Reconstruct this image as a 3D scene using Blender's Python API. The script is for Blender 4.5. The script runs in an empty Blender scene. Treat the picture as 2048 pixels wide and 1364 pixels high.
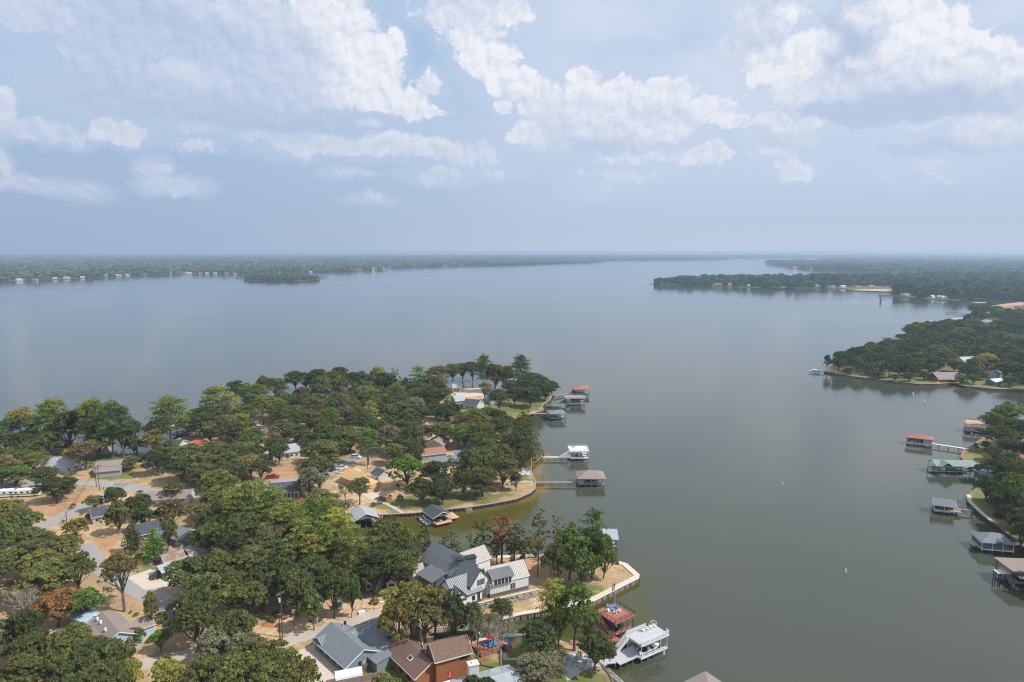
import bpy, bmesh, math, random
import numpy as np
from mathutils import Vector, Matrix

random.seed(7)
RNG = np.random.default_rng(7)
SC = bpy.context.scene
COL = SC.collection

# ------------------------------------------------------------------ camera
CAM_H = 100.0
HAZE_DENSITY = 1.3e-4
FOC = 1365.3                       # focal length in photo pixels (2048 wide)
PITCH = math.radians(7.47)
CT, ST = math.cos(PITCH), math.sin(PITCH)
cam_d = bpy.data.cameras.new('camera')
cam = bpy.data.objects.new('camera', cam_d)
COL.objects.link(cam)
cam.location = (0, 0, CAM_H)
cam.rotation_euler = (math.radians(90) - PITCH, 0, 0)
cam_d.sensor_width = 36.0
cam_d.lens = 36.0 * FOC / 2048.0
cam_d.clip_start = 1.0
cam_d.clip_end = 90000.0
SC.camera = cam

SUN_AZ = math.radians(104)         # clockwise from +Y: the light comes from the right and a little from behind
SUN_EL = math.radians(50)
SUN_DIR = Vector((math.sin(SUN_AZ) * math.cos(SUN_EL), math.cos(SUN_AZ) * math.cos(SUN_EL), math.sin(SUN_EL)))


def W(px, py, z=1.3):
    """Point of the plane at height z that a photo pixel (2048 x 1364) looks at."""
    u = (px - 1024.0) / FOC
    v = (682.0 - py) / FOC
    dz = -ST + v * CT
    s = (z - CAM_H) / dz
    return Vector((u * s, (CT + v * ST) * s, z))


def PX(x, y, z):
    d = y * CT + (CAM_H - z) * ST
    v = (y * ST - (CAM_H - z) * CT) / d
    return 1024.0 + FOC * x / d, 682.0 - FOC * v, d


# ------------------------------------------------------------------ world: hazy sky with cumulus
def px_azel(px, py):
    u = (px - 1024.0) / FOC
    v = (682.0 - py) / FOC
    x, y, z = u, CT + v * ST, -ST + v * CT
    return math.atan2(x, y), math.atan2(z, math.hypot(x, y))


world = bpy.data.worlds.new('World')
SC.world = world
world.use_nodes = True
WT = world.node_tree
WT.nodes.clear()


class NT:
    """small helper to write node trees"""
    def __init__(s, t):
        s.t = t

    def n(s, typ, ins=None, **kw):
        nd = s.t.nodes.new(typ)
        for k, v in kw.items():
            setattr(nd, k, v)
        for k, v in (ins or {}).items():
            sock = nd.inputs[k]
            if isinstance(v, bpy.types.NodeSocket):
                s.t.links.new(v, sock)
            else:
                sock.default_value = v
        return nd

    def m(s, op, a, b=0.0, c=0.0, clamp=False):
        return s.n('ShaderNodeMath', {0: a, 1: b, 2: c}, operation=op, use_clamp=clamp).outputs[0]

    def mix(s, fac, a, b, blend='MIX', clamp=True):
        nd = s.t.nodes.new('ShaderNodeMix')
        nd.data_type = 'RGBA'
        nd.blend_type = blend
        nd.clamp_factor = clamp
        for sock, v in ((nd.inputs[0], fac), (nd.inputs[6], a), (nd.inputs[7], b)):
            if isinstance(v, bpy.types.NodeSocket):
                s.t.links.new(v, sock)
            elif isinstance(v, (tuple, list)):
                sock.default_value = tuple(v) + ((1.0,) if len(v) == 3 else ())
            else:
                sock.default_value = v
        return nd.outputs[2]

    def rng(s, v, a, b, c=0.0, d=1.0, kind='LINEAR'):
        return s.n('ShaderNodeMapRange', {0: v, 1: a, 2: b, 3: c, 4: d}, interpolation_type=kind).outputs[0]


# clouds: (pixel x, pixel y, radius x, radius y, brightness, weight)
CLOUDS = [
    (330, 60, 210, 78, .25, 1), (480, 75, 170, 68, .3, 1), (60, 12, 90, 38, .45, 1), (180, 12, 110, 44, .4, 1), (470, 20, 130, 42, .7, 1),
    (375, 145, 52, 24, .85, 1), (560, 60, 90, 46, .65, 1), (420, 130, 210, 66, .45, 1), (300, 190, 180, 60, .25, .8), (480, 190, 170, 56, .35, .9),
    (600, 165, 120, 66, .5, 1), (690, 60, 62, 58, .95, 1), (660, 28, 76, 50, .9, 1), (720, 110, 58, 62, .95, 1), (700, 172, 82, 50, 1, 1),
    (782, 95, 24, 40, 1, 1), (770, 142, 40, 46, .95, 1), (792, 200, 74, 32, 1, 1), (842, 226, 48, 15, .9, 1), (860, 172, 27, 23, .75, .8),
    (500, 236, 220, 34, .1, .75), (650, 244, 200, 22, .2, .75),
    (85, 262, 70, 20, .65, .9), (25, 255, 64, 17, .55, .9), (240, 269, 56, 19, .85, .95), (-2, 210, 20, 32, .8, .95), (3, 322, 12, 26, .75, .9),
    (32, 367, 68, 12, .7, .9), (308, 343, 24, 22, .6, .75), (345, 371, 50, 14, .65, .8), (165, 384, 34, 14, .6, .6), (400, 262, 48, 11, .6, .75),
    (395, 292, 38, 10, .6, .7), (740, 245, 30, 9, .9, .7), (640, 290, 116, 24, .7, .9), (800, 290, 104, 26, .8, .9), (555, 275, 76, 13, .6, .8),
    (930, 310, 74, 24, .65, .75), (880, 350, 64, 17, .55, .65), (990, 345, 44, 12, .6, .6), (700, 346, 44, 9, .6, .55), (740, 398, 34, 9, .7, .55),
    (930, 18, 116, 34, .65, .85), (950, 75, 62, 34, .85, 1), (975, 115, 62, 48, 1, 1), (1005, 152, 38, 38, .95, 1), (1030, 25, 42, 32, .85, .9), (1010, 205, 20, 20, .8, .8),
    (1040, 168, 34, 34, .95, 1), (1085, 205, 54, 48, .8, 1), (1100, 260, 76, 42, .6, 1), (1168, 168, 44, 30, 1, 1), (1160, 220, 58, 52, .8, 1), (1240, 192, 58, 40, .95, 1),
    (1250, 242, 84, 48, .75, 1), (1340, 187, 58, 34, .9, .95), (1330, 237, 74, 44, .7, 1), (1420, 217, 58, 24, .95, .95), (1458, 242, 36, 17, .95, .95), (1310, 266, 58, 26, 1, 1),
    (1412, 306, 48, 21, .85, .9), (1060, 263, 48, 24, 1, 1), (1200, 292, 130, 22, .4, .9), (1290, 316, 96, 10, .75, .9), (1540, 246, 66, 17, .8, .85), (1622, 250, 30, 15, .9, .9),
    (1560, 290, 84, 32, .5, .7), (1592, 340, 42, 19, .85, .8), (1540, 305, 44, 13, .8, .75), (1240, 350, 84, 15, .6, .55), (1200, 376, 52, 20, .5, .5),
    (1540, 25, 66, 48, .6, .9), (1500, 82, 56, 42, .5, .8), (1570, 30, 27, 27, 1, 1), (1622, 90, 48, 30, 1, 1), (1572, 146, 64, 30, 1, 1), (1540, 120, 54, 32, .75, .9),
    (1702, 126, 30, 13, 1, 1), (1640, 176, 96, 22, .7, .9), (1720, 35, 32, 27, .95, .9), (1800, 18, 76, 40, 1, 1), (1852, 60, 64, 42, 1, 1), (1830, 110, 86, 48, .95, 1),
    (1930, 86, 42, 27, 1, 1), (1900, 130, 76, 38, .9, 1), (1995, 100, 30, 24, 1, 1), (2002, 140, 66, 38, .85, 1), (2048, 126, 34, 22, 1, 1), (1790, 152, 126, 42, .6, 1),
    (1880, 202, 176, 42, .2, .95), (1780, 217, 160, 32, .1, .9), (1990, 262, 76, 32, .8, .9), (2045, 202, 54, 44, .5, .9), (1850, 251, 64, 9, .7, .85), (1950, 288, 160, 22, .15, .65),
    (1860, 340, 76, 22, .6, .5), (1700, 95, 66, 76, .2, .85),
]
tg = bpy.data.node_groups.new('cloud_detail', 'ShaderNodeTree')
tg.interface.new_socket('P', in_out='INPUT', socket_type='NodeSocketVector')
tg.interface.new_socket('Fine', in_out='OUTPUT', socket_type='NodeSocketFloat')
tg.interface.new_socket('Warped', in_out='OUTPUT', socket_type='NodeSocketVector')
G = NT(tg)
gi = tg.nodes.new('NodeGroupInput')
go = tg.nodes.new('NodeGroupOutput')
P_in = gi.outputs[0]
warp = G.n('ShaderNodeTexNoise', {'Vector': P_in, 'Scale': 20.0, 'Detail': 3.0, 'Roughness': .6}, noise_dimensions='2D')
wv = G.n('ShaderNodeVectorMath', {0: warp.outputs['Color'], 1: (.5, .5, .5)}, operation='SUBTRACT').outputs[0]
wv = G.n('ShaderNodeVectorMath', {0: wv, 'Scale': .030}, operation='SCALE').outputs[0]
Pw = G.n('ShaderNodeVectorMath', {0: P_in, 1: wv}, operation='ADD').outputs[0]
puff = G.n('ShaderNodeTexVoronoi', {'Vector': Pw, 'Scale': 42.0, 'Detail': 2.0, 'Roughness': .65, 'Lacunarity': 2.3}, feature='F1', voronoi_dimensions='2D').outputs[0]
fine = G.n('ShaderNodeTexNoise', {'Vector': Pw, 'Scale': 26.0, 'Detail': 5.0, 'Roughness': .58}, noise_dimensions='2D').outputs[0]
tg.links.new(G.m('ADD', G.m('MULTIPLY_ADD', fine, .95, -.475), G.m('MULTIPLY_ADD', puff, -.62, .26)), go.inputs[0])
tg.links.new(Pw, go.inputs[1])

N = NT(WT)
tc = N.n('ShaderNodeTexCoord')
D = N.n('ShaderNodeVectorMath', {0: tc.outputs['Generated']}, operation='NORMALIZE').outputs[0]
sx = N.n('ShaderNodeSeparateXYZ', {0: D})
az = N.m('ARCTAN2', sx.outputs[0], sx.outputs[1])
el = N.m('ARCSINE', sx.outputs[2])
P0 = N.n('ShaderNodeCombineXYZ', {0: az, 1: el}).outputs[0]
d0 = N.n('ShaderNodeGroup', {'P': P0}, node_tree=tg)
P1 = N.n('ShaderNodeVectorMath', {0: P0, 1: (.006, .009, 0)}, operation='ADD').outputs[0]
d1 = N.n('ShaderNodeGroup', {'P': P1}, node_tree=tg)
Pw = d0.outputs[1]
acc, sW, sB = None, None, None
for (bx, by, rx, ry, br, wgt) in CLOUDS:
    a0, e0 = px_azel(bx, by)
    kx, ky = FOC / rx * .86, FOC / ry * .86
    q = N.n('ShaderNodeVectorMath', {0: Pw, 1: (kx, ky, 0), 2: (-a0 * kx, -e0 * ky, 0)}, operation='MULTIPLY_ADD').outputs[0]
    ln = N.n('ShaderNodeVectorMath', {0: q, 1: q}, operation='DOT_PRODUCT').outputs['Value']
    val = N.m('MULTIPLY_ADD', ln, -.9 * wgt, wgt * .9)
    acc = val if acc is None else N.m('MAXIMUM', acc, val)
    w = N.m('MAXIMUM', N.m('ADD', val, .35), .0)
    w = N.m('POWER', w, 4.0)
    sW = N.m('ADD', w, .001) if sW is None else N.m('ADD', sW, w)
    sB = N.m('MULTIPLY', w, br) if sB is None else N.m('MULTIPLY_ADD', w, br, sB)
bright = N.m('DIVIDE', sB, sW)
wide = N.n('ShaderNodeTexNoise', {'Vector': P0, 'Scale': 2.6, 'Detail': 2.0, 'Roughness': .5}, noise_dimensions='2D').outputs[0]
absaz = N.m('ABSOLUTE', az)
outside = N.m('MAXIMUM', N.rng(absaz, .68, .9), N.rng(el, .37, .5))
widef = N.m('MINIMUM', N.m('MULTIPLY_ADD', outside, 3.0, N.m('MULTIPLY_ADD', wide, 3.2, -4.15)), 1.0)
acc = N.m('MAXIMUM', N.m('MAXIMUM', acc, widef), -1.2)
bright = N.mix(outside, bright, N.rng(wide, .4, .6))
tex = d0.outputs[0]
edge = N.rng(acc, .15, .75, .95, .28)
field = N.m('ADD', acc, N.m('MULTIPLY', tex, edge))
STR = 0.10
sky = N.n('ShaderNodeTexSky', sky_type='NISHITA', sun_disc=False, sun_elevation=SUN_EL, sun_rotation=SUN_AZ,
          altitude=100.0, air_density=1.0, dust_density=2.2, ozone_density=1.6)


def C(r, g, b, k=1.0 / STR):
    return (r * k, g * k, b * k)


base = N.mix(.9, sky.outputs[0], C(.39, .565, .79))
hz = N.m('POWER', N.m('SUBTRACT', 1.0, N.rng(el, -.02, .36)), 1.5)
azr = N.rng(az, -.68, .32, kind='SMOOTHSTEP')
hcol = N.mix(azr, C(.345, .43, .605), C(.535, .615, .75))
base = N.mix(N.m('MULTIPLY', hz, .93), base, hcol)
# thin high veil, stronger to the right
vn = N.n('ShaderNodeTexNoise', {'Vector': N.n('ShaderNodeVectorMath', {0: P0, 1: (1, 2.6, 1)}, operation='MULTIPLY').outputs[0],
                                'Scale': 3.4, 'Detail': 3.0, 'Roughness': .55}, noise_dimensions='2D').outputs[0]
veil = N.m('MULTIPLY', N.rng(vn, .02, .50, kind='SMOOTHSTEP'), N.rng(az, -.12, .10, .10, .92))
veil = N.m('MULTIPLY', veil, N.rng(el, .04, .2))
base = N.mix(veil, base, C(.655, .725, .87))
# soft halo of thin cloud round the masses
halo = N.rng(acc, -.9, .25, 0, .42, kind='SMOOTHSTEP')
base = N.mix(halo, base, C(.56, .66, .83))
dens = N.rng(field, -.04, .36, kind='SMOOTHSTEP')
fdiff = N.m('SUBTRACT', d0.outputs[0], d1.outputs[0])
relief = N.m('ADD', N.m('MULTIPLY', tex, .16), N.m('MULTIPLY', fdiff, .55))
relief = N.m('MULTIPLY', relief, N.m('MULTIPLY_ADD', bright, .85, .12))
rim = N.rng(acc, .75, .1, 0, .10)
litc = N.m('ADD', N.m('ADD', N.m('MULTIPLY_ADD', bright, 1.12, -.16), rim), relief, clamp=True)
ccol = N.mix(litc, C(.44, .54, .745), C(.875, .89, .945))
# clouds near the horizon fade in the air
fade = N.rng(el, .03, .24, .28, 1.0)
ccol = N.mix(N.m('MULTIPLY', N.m('SUBTRACT', 1.0, fade), .7), ccol, hcol)
softb = N.m('MULTIPLY_ADD', bright, .2, .8)
final = N.mix(N.m('MULTIPLY', N.m('MULTIPLY', dens, softb), N.m('MULTIPLY_ADD', fade, .55, .42)), base, ccol)
bg = N.n('ShaderNodeBackground', {'Color': final, 'Strength': STR})
wo = N.n('ShaderNodeOutputWorld', {'Surface': bg.outputs[0]})
world.cycles.sampling_method = 'MANUAL'
world.cycles.sample_map_resolution = 512

# ------------------------------------------------------------------ sun, exposure, render
sun_d = bpy.data.lights.new('sun', 'SUN')
sun_d.energy = 5.0
sun_d.angle = math.radians(.55)
sun_d.color = (1.0, .955, .88)
sun = bpy.data.objects.new('sun', sun_d)
COL.objects.link(sun)
sun.rotation_euler = SUN_DIR.to_track_quat('Z', 'Y').to_euler()
sun.location = (0, 0, 300)
SC.view_settings.view_transform = 'Standard'
SC.view_settings.look = 'None'
SC.view_settings.exposure = 0.0
SC.view_settings.gamma = 1.0
SC.view_settings.use_curve_mapping = False
SC.render.engine = 'CYCLES'
cy = SC.cycles
cy.max_bounces = 5
cy.diffuse_bounces = 2
cy.glossy_bounces = 2
cy.transmission_bounces = 2
cy.transparent_max_bounces = 4
cy.volume_bounces = 0
cy.caustics_reflective = False
cy.caustics_refractive = False
cy.filter_width = 1.15
cy.use_adaptive_sampling = True
cy.adaptive_threshold = .015
cy.sample_clamp_indirect = 4.0
try:
    cy.use_denoising = True
    cy.denoiser = 'OPENIMAGEDENOISE'
    cy.denoising_input_passes = 'RGB_ALBEDO_NORMAL'
except Exception:
    pass

# ------------------------------------------------------------------ helpers
def tag(o, label=None, cat=None, group=None, kind=None):
    if label:
        o['label'] = label
    if cat:
        o['category'] = cat
    if group:
        o['group'] = group
    if kind:
        o['kind'] = kind
    return o


LM = []        # landmarks used when a tree is described: (phrase, x, y)


def thing(name, label, cat, loc=(0, 0, 0), rot=0.0, group=None):
    o = bpy.data.objects.new(name, None)
    o.empty_display_size = .5
    COL.objects.link(o)
    o.location = loc
    o.rotation_euler = (0, 0, rot)
    return tag(o, label, cat, group)


def obj(name, me, parent=None):
    o = bpy.data.objects.new(name, me)
    COL.objects.link(o)
    o.parent = parent
    return o


def copy_tree(o, loc=None, rot=None, label=None, parent=None):
    c = o.copy()
    COL.objects.link(c)
    c.parent = parent
    if loc is not None:
        c.location = loc
    if rot is not None:
        c.rotation_euler = (0, 0, rot)
    if label:
        c['label'] = label
    for ch in o.children:
        copy_tree(ch, parent=c)
    return c


class MB:
    """collects boxes, tubes and polygons, links them as one mesh"""
    def __init__(s, M=None):
        s.v, s.f, s.M = [], [], M

    def add(s, vs, fs):
        o = len(s.v)
        s.v += [tuple(v) for v in vs]
        s.f += [tuple(i + o for i in f) for f in fs]
        return s

    def box(s, x0, x1, y0, y1, z0, z1):
        return s.add([(x0, y0, z0), (x1, y0, z0), (x1, y1, z0), (x0, y1, z0), (x0, y0, z1), (x1, y0, z1), (x1, y1, z1), (x0, y1, z1)],
                     [(0, 3, 2, 1), (4, 5, 6, 7), (0, 1, 5, 4), (1, 2, 6, 5), (2, 3, 7, 6), (3, 0, 4, 7)])

    def obox(s, c, sx, sy, sz, rz=0.0, rx=0.0, ry=0.0):
        R = Matrix.Rotation(rz, 3, 'Z') @ Matrix.Rotation(ry, 3, 'Y') @ Matrix.Rotation(rx, 3, 'X')
        vs = [Vector(c) + R @ Vector((a * sx / 2, b * sy / 2, d * sz / 2)) for d in (-1, 1) for a, b in ((-1, -1), (1, -1), (1, 1), (-1, 1))]
        return s.add(vs, [(0, 3, 2, 1), (4, 5, 6, 7), (0, 1, 5, 4), (1, 2, 6, 5), (2, 3, 7, 6), (3, 0, 4, 7)])

    def bar(s, a, b, w, h=None):
        """square bar from a to b"""
        a, b = Vector(a), Vector(b)
        h = h or w
        d = (b - a)
        if d.length < 1e-6:
            return s
        d.normalize()
        up = Vector((0, 0, 1)) if abs(d.z) < .95 else Vector((1, 0, 0))
        r = d.cross(up).normalized() * w / 2
        u = r.cross(d).normalized() * h / 2
        vs = [a - r - u, a + r - u, a + r + u, a - r + u, b - r - u, b + r - u, b + r + u, b - r + u]
        return s.add(vs, [(0, 1, 2, 3), (7, 6, 5, 4), (0, 4, 5, 1), (1, 5, 6, 2), (2, 6, 7, 3), (3, 7, 4, 0)])

    def tube(s, pts, rad, n=6, cap=True):
        rings = []
        for i, p in enumerate(pts):
            p = Vector(p)
            d = Vector(pts[min(i + 1, len(pts) - 1)]) - Vector(pts[max(i - 1, 0)])
            d.normalize()
            up = Vector((0, 0, 1)) if abs(d.z) < .9 else Vector((1, 0, 0))
            a = d.cross(up).normalized()
            b = d.cross(a).normalized()
            rings.append([p + (a * math.cos(t) + b * math.sin(t)) * rad[i] for t in [2 * math.pi * k / n for k in range(n)]])
        vs = [v for r in rings for v in r]
        fs = []
        for i in range(len(pts) - 1):
            for k in range(n):
                fs.append((i * n + k, i * n + (k + 1) % n, (i + 1) * n + (k + 1) % n, (i + 1) * n + k))
        if cap:
            fs.append(tuple(range(n)))
            fs.append(tuple(reversed(range((len(pts) - 1) * n, len(pts) * n))))
        return s.add(vs, fs)

    def prism(s, poly, z0, z1):
        n = len(poly)
        vs = [(p[0], p[1], z0) for p in poly] + [(p[0], p[1], z1) for p in poly]
        return s.add(vs, [tuple(reversed(range(n))), tuple(range(n, 2 * n))] + [(i, (i + 1) % n, n + (i + 1) % n, n + i) for i in range(n)])

    def xprism(s, prof, x0, x1):
        """profile in (y, z), extruded along x"""
        n = len(prof)
        vs = [(x0, p[0], p[1]) for p in prof] + [(x1, p[0], p[1]) for p in prof]
        return s.add(vs, [tuple(reversed(range(n))), tuple(range(n, 2 * n))] + [(i, (i + 1) % n, n + (i + 1) % n, n + i) for i in range(n)])

    def mesh(s, name, m, smooth=False):
        me = bpy.data.meshes.new(name)
        vs = s.v if s.M is None else [tuple(s.M @ Vector(v)) for v in s.v]
        me.from_pydata(vs, [], s.f)
        me.materials.append(m)
        if smooth:
            me.shade_smooth()
        me.update()
        bm = bmesh.new()
        bm.from_mesh(me)
        bmesh.ops.recalc_face_normals(bm, faces=bm.faces)
        bm.to_mesh(me)
        bm.free()
        return me

    def build(s, name, m, parent=None, smooth=False, kind=None):
        o = obj(name, s.mesh(name, m, smooth), parent)
        if kind:
            o['kind'] = kind
        return o


def np_mesh(name, V, F, m, tone=None, smooth=False):
    """numpy verts (N,3), faces (M,k)"""
    me = bpy.data.meshes.new(name)
    nf, k = F.shape
    me.vertices.add(len(V))
    me.vertices.foreach_set('co', np.asarray(V, dtype=np.float32).ravel())
    me.loops.add(nf * k)
    me.loops.foreach_set('vertex_index', F.astype(np.int32).ravel())
    me.polygons.add(nf)
    me.polygons.foreach_set('loop_start', (np.arange(nf) * k).astype(np.int32))
    me.polygons.foreach_set('use_smooth', np.full(nf, smooth))
    if tone is not None:
        a = me.attributes.new('tone', 'FLOAT', 'FACE')
        a.data.foreach_set('value', tone.astype(np.float32))
    me.materials.append(m)
    me.update(calc_edges=True)
    return me


# ------------------------------------------------------------------ materials
def mat(name, col, rough=.8, col2=None, scale=1.0, amt=.5, bump=0.0, bscale=None, spec=.3, metal=0.0, detail=4.0, stretch=None,
        lines=None, line_col=None, coord='Object'):
    """lines = (axis, spacing, width): fine printed joints too small to model at this distance"""
    m = bpy.data.materials.new(name)
    m.use_nodes = True
    t = m.node_tree
    b = t.nodes['Principled BSDF']
    n = NT(t)
    tcn = n.n('ShaderNodeTexCoord')
    vec = tcn.outputs[coord]
    v2 = vec
    if stretch:
        v2 = n.n('ShaderNodeVectorMath', {0: vec, 1: stretch}, operation='MULTIPLY').outputs[0]
    c = None
    if col2 is not None:
        nz = n.n('ShaderNodeTexNoise', {'Vector': v2, 'Scale': scale, 'Detail': detail, 'Roughness': .65}).outputs[0]
        f = n.rng(nz, .5 - .5 * amt * .6, .5 + .5 * amt * .6)
        c = n.mix(f, col, col2)
        # fine grain over it
        g = n.n('ShaderNodeTexNoise', {'Vector': v2, 'Scale': scale * 7.3, 'Detail': 3.0}).outputs[0]
        gm = n.rng(g, .25, .75, .82, 1.16)
        c = n.mix(1.0, c, n.n('ShaderNodeCombineColor', {0: gm, 1: gm, 2: gm}).outputs[0], 'MULTIPLY')
    if lines:
        ax, sp, wd = lines
        sxyz = n.n('ShaderNodeSeparateXYZ', {0: vec}).outputs[ax]
        fr = n.m('FRACT', n.m('DIVIDE', sxyz, sp))
        lm = n.m('LESS_THAN', fr, wd / sp)
        c = n.mix(lm, c if c is not None else col, line_col or tuple(x * .55 for x in col))
    if c is not None:
        t.links.new(c, b.inputs['Base Color'])
    else:
        b.inputs['Base Color'].default_value = (*col, 1)
    b.inputs['Roughness'].default_value = rough
    b.inputs['Specular IOR Level'].default_value = spec
    b.inputs['Metallic'].default_value = metal
    if bump:
        nb = n.n('ShaderNodeTexNoise', {'Vector': v2, 'Scale': bscale or scale * 4, 'Detail': 3.0}).outputs[0]
        bp = n.n('ShaderNodeBump', {'Strength': bump, 'Distance': .1, 'Height': nb})
        t.links.new(bp.outputs[0], b.inputs['Normal'])
    return m


M = {}
# roofs
M['seam_grey'] = mat('standing_seam_grey', (.17, .18, .20), .5, (.21, .225, .245), .25, .8, spec=.5)
M['seam_dark'] = mat('standing_seam_dark', (.125, .135, .155), .38, (.16, .17, .19), .25, .8, spec=.5)
M['seam_light'] = mat('standing_seam_light', (.40, .375, .335), .5, (.45, .42, .38), .25, .8, spec=.5)
M['rib_line'] = mat('seam_rib', (.07, .075, .085), .5)
M['rib_tan'] = mat('seam_rib_tan', (.20, .18, .16), .5)
M['shingle_grey'] = mat('shingle_grey', (.135, .155, .175), .9, (.20, .22, .24), 1.1, .9, .4, 9)
M['shingle_dark'] = mat('shingle_dark', (.05, .057, .07), .9, (.085, .09, .10), 1.1, .9, .4, 9)
M['shingle_brown'] = mat('shingle_brown', (.13, .08, .062), .9, (.185, .12, .095), 1.3, .9, .4, 9)
M['shingle_taupe'] = mat('shingle_taupe', (.21, .17, .155), .9, (.28, .23, .205), 1.3, .9, .4, 9)
M['shingle_red'] = mat('shingle_red', (.27, .12, .085), .85, (.34, .16, .115), 1.0, .9, .3, 9)
M['roof_orange'] = mat('roof_orange', (.34, .165, .105), .85, (.26, .12, .08), .8, .9, .3, 9)
M['metal_white'] = mat('roof_white', (.44, .45, .46), .55, (.36, .37, .38), .4, .8)
M['metal_blue'] = mat('roof_pale_blue', (.36, .50, .62), .45, (.50, .62, .72), .5, .9)
M['metal_rust'] = mat('roof_rusty', (.30, .31, .33), .5, (.27, .13, .075), .22, .35, detail=7.0)
M['metal_green'] = mat('roof_pale_green', (.17, .25, .205), .5, (.21, .295, .245), .5, .8)
M['metal_light'] = mat('roof_light_grey', (.29, .32, .35), .5, (.36, .385, .41), .4, .8)
M['shingle_redd'] = mat('roof_red', (.42, .07, .05), .7, (.5, .1, .07), 1, .8)
M['tile_pink'] = mat('roof_tile_pink', (.36, .19, .15), .85, (.42, .24, .19), 1.0, .8)
# walls
M['white_board'] = mat('white_board_and_batten', (.70, .71, .72), .6, (.66, .67, .68), .5, .6)
M['white_trim'] = mat('white_trim', (.74, .74, .73), .6)
M['dark_trim'] = mat('dark_trim', (.03, .032, .035), .5)
M['brick_dark'] = mat('dark_brick', (.105, .10, .10), .9, (.16, .15, .15), 2.5, .9, .4, 8)
M['wall_blue'] = mat('wall_pale_blue', (.34, .50, .60), .7, (.38, .54, .64), 1, .6)
M['wall_bluegrey'] = mat('wall_blue_grey', (.17, .215, .235), .8, (.20, .245, .265), 1, .7)
M['wall_slate'] = mat('wall_slate', (.095, .13, .155), .8, (.12, .155, .18), .8, .7)
M['wall_cedar'] = mat('wall_cedar', (.25, .10, .045), .75, (.33, .145, .065), .9, .9, stretch=(1, 1, 6), lines=(2, .25, .03), line_col=(.19, .07, .03))
M['wall_white'] = mat('wall_white', (.56, .57, .57), .75, (.50, .51, .50), .8, .7)
M['wall_grey'] = mat('wall_grey', (.30, .31, .32), .8, (.35, .36, .36), .8, .7)
M['wall_tan'] = mat('wall_tan', (.42, .37, .31), .85, (.48, .43, .36), .8, .7)
M['wall_green'] = mat('wall_sage', (.23, .33, .27), .8, (.27, .37, .30), .8, .7)
M['wall_brick'] = mat('wall_brick', (.26, .12, .08), .9, (.33, .17, .12), 1.5, .9)
M['plywood'] = mat('plywood', (.55, .33, .14), .85, (.62, .42, .21), .9, .8, lines=(2, 1.2, .06), line_col=(.35, .19, .07))
M['lumber'] = mat('lumber', (.55, .40, .24), .85, (.45, .31, .18), 2, .8)
M['door_red'] = mat('door_red', (.5, .02, .03), .5)
M['glass'] = mat('window_glass', (.025, .035, .04), .08, spec=.8)
M['glass_dim'] = mat('window_dim', (.03, .04, .045), .25, spec=.6)
M['dark_inside'] = mat('dark_inside_sheet', (.012, .014, .017), .7)  # near-black colour stands in for the shade inside openings
# wood, concrete, ground-side
M['deck_red'] = mat('deck_red', (.31, .115, .085), .75, (.37, .15, .11), 1.2, .8, lines=(1, .28, .035), line_col=(.2, .07, .05))
M['deck_grey'] = mat('deck_grey', (.40, .42, .44), .75, (.46, .475, .49), 1.2, .8, lines=(1, .28, .03), line_col=(.30, .32, .34))
M['deck_white'] = mat('deck_white', (.66, .66, .64), .7, (.60, .60, .58), 1.2, .8)
M['deck_tan'] = mat('deck_tan', (.52, .33, .20), .8, (.60, .40, .26), 1.2, .8, lines=(0, .3, .04), line_col=(.36, .2, .12))
M['wood_grey'] = mat('weathered_wood', (.26, .225, .20), .85, (.34, .30, .27), 1.4, .9, .3, lines=(0, .3, .04), line_col=(.13, .11, .1))
M['wood_brown'] = mat('brown_wood', (.14, .09, .07), .85, (.20, .13, .10), 1.4, .9, .3)
M['wood_dark'] = mat('dark_wood', (.045, .035, .032), .85, (.075, .055, .05), 1.4, .9)
M['pile'] = mat('pile_wood', (.13, .115, .095), .85, (.22, .20, .17), 1.8, .9)
M['white_paint'] = mat('white_paint', (.68, .70, .72), .55)
M['grey_paint'] = mat('grey_paint', (.34, .36, .38), .6)
M['black_metal'] = mat('black_metal', (.018, .018, .02), .45)
M['concrete'] = mat('concrete_cap', (.60, .54, .45), .85, (.52, .465, .385), .7, .9, .2)
M['wall_cap'] = mat('wall_cap', (.27, .225, .185), .9, (.35, .30, .25), .9, .9, .2)
M['concrete_grey'] = mat('concrete_grey', (.40, .36, .32), .9, (.48, .43, .38), .6, .9, .2)
M['drive_concrete'] = mat('driveway_concrete', (.56, .47, .39), .9, (.50, .42, .345), .35, .9, .15)
M['patio'] = mat('patio_stone', (.40, .41, .42), .9, (.50, .50, .50), 1.2, .9, .2)
M['asphalt'] = mat('asphalt', (.33, .31, .295), .95, (.27, .255, .245), .22, .9, .3, 12)
M['gravel_road'] = mat('gravel_road', (.46, .40, .34), .95, (.38, .33, .28), .4, .9, .4, 10)
M['patch'] = mat('asphalt_patch', (.20, .19, .185), .95, (.24, .225, .22), .6, .9)
M['sheet_wall'] = mat('sheet_piling', (.30, .265, .22), .8, (.22, .19, .155), 1.0, .9)
M['stone'] = mat('field_stone', (.36, .31, .25), .9, (.46, .40, .33), 1.6, .9, .5)
M['stone2'] = mat('field_stone_dark', (.24, .205, .17), .9, (.33, .285, .235), 1.6, .9, .5)
M['metal_galv'] = mat('galvanised', (.42, .44, .45), .4, metal=.4)
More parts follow.
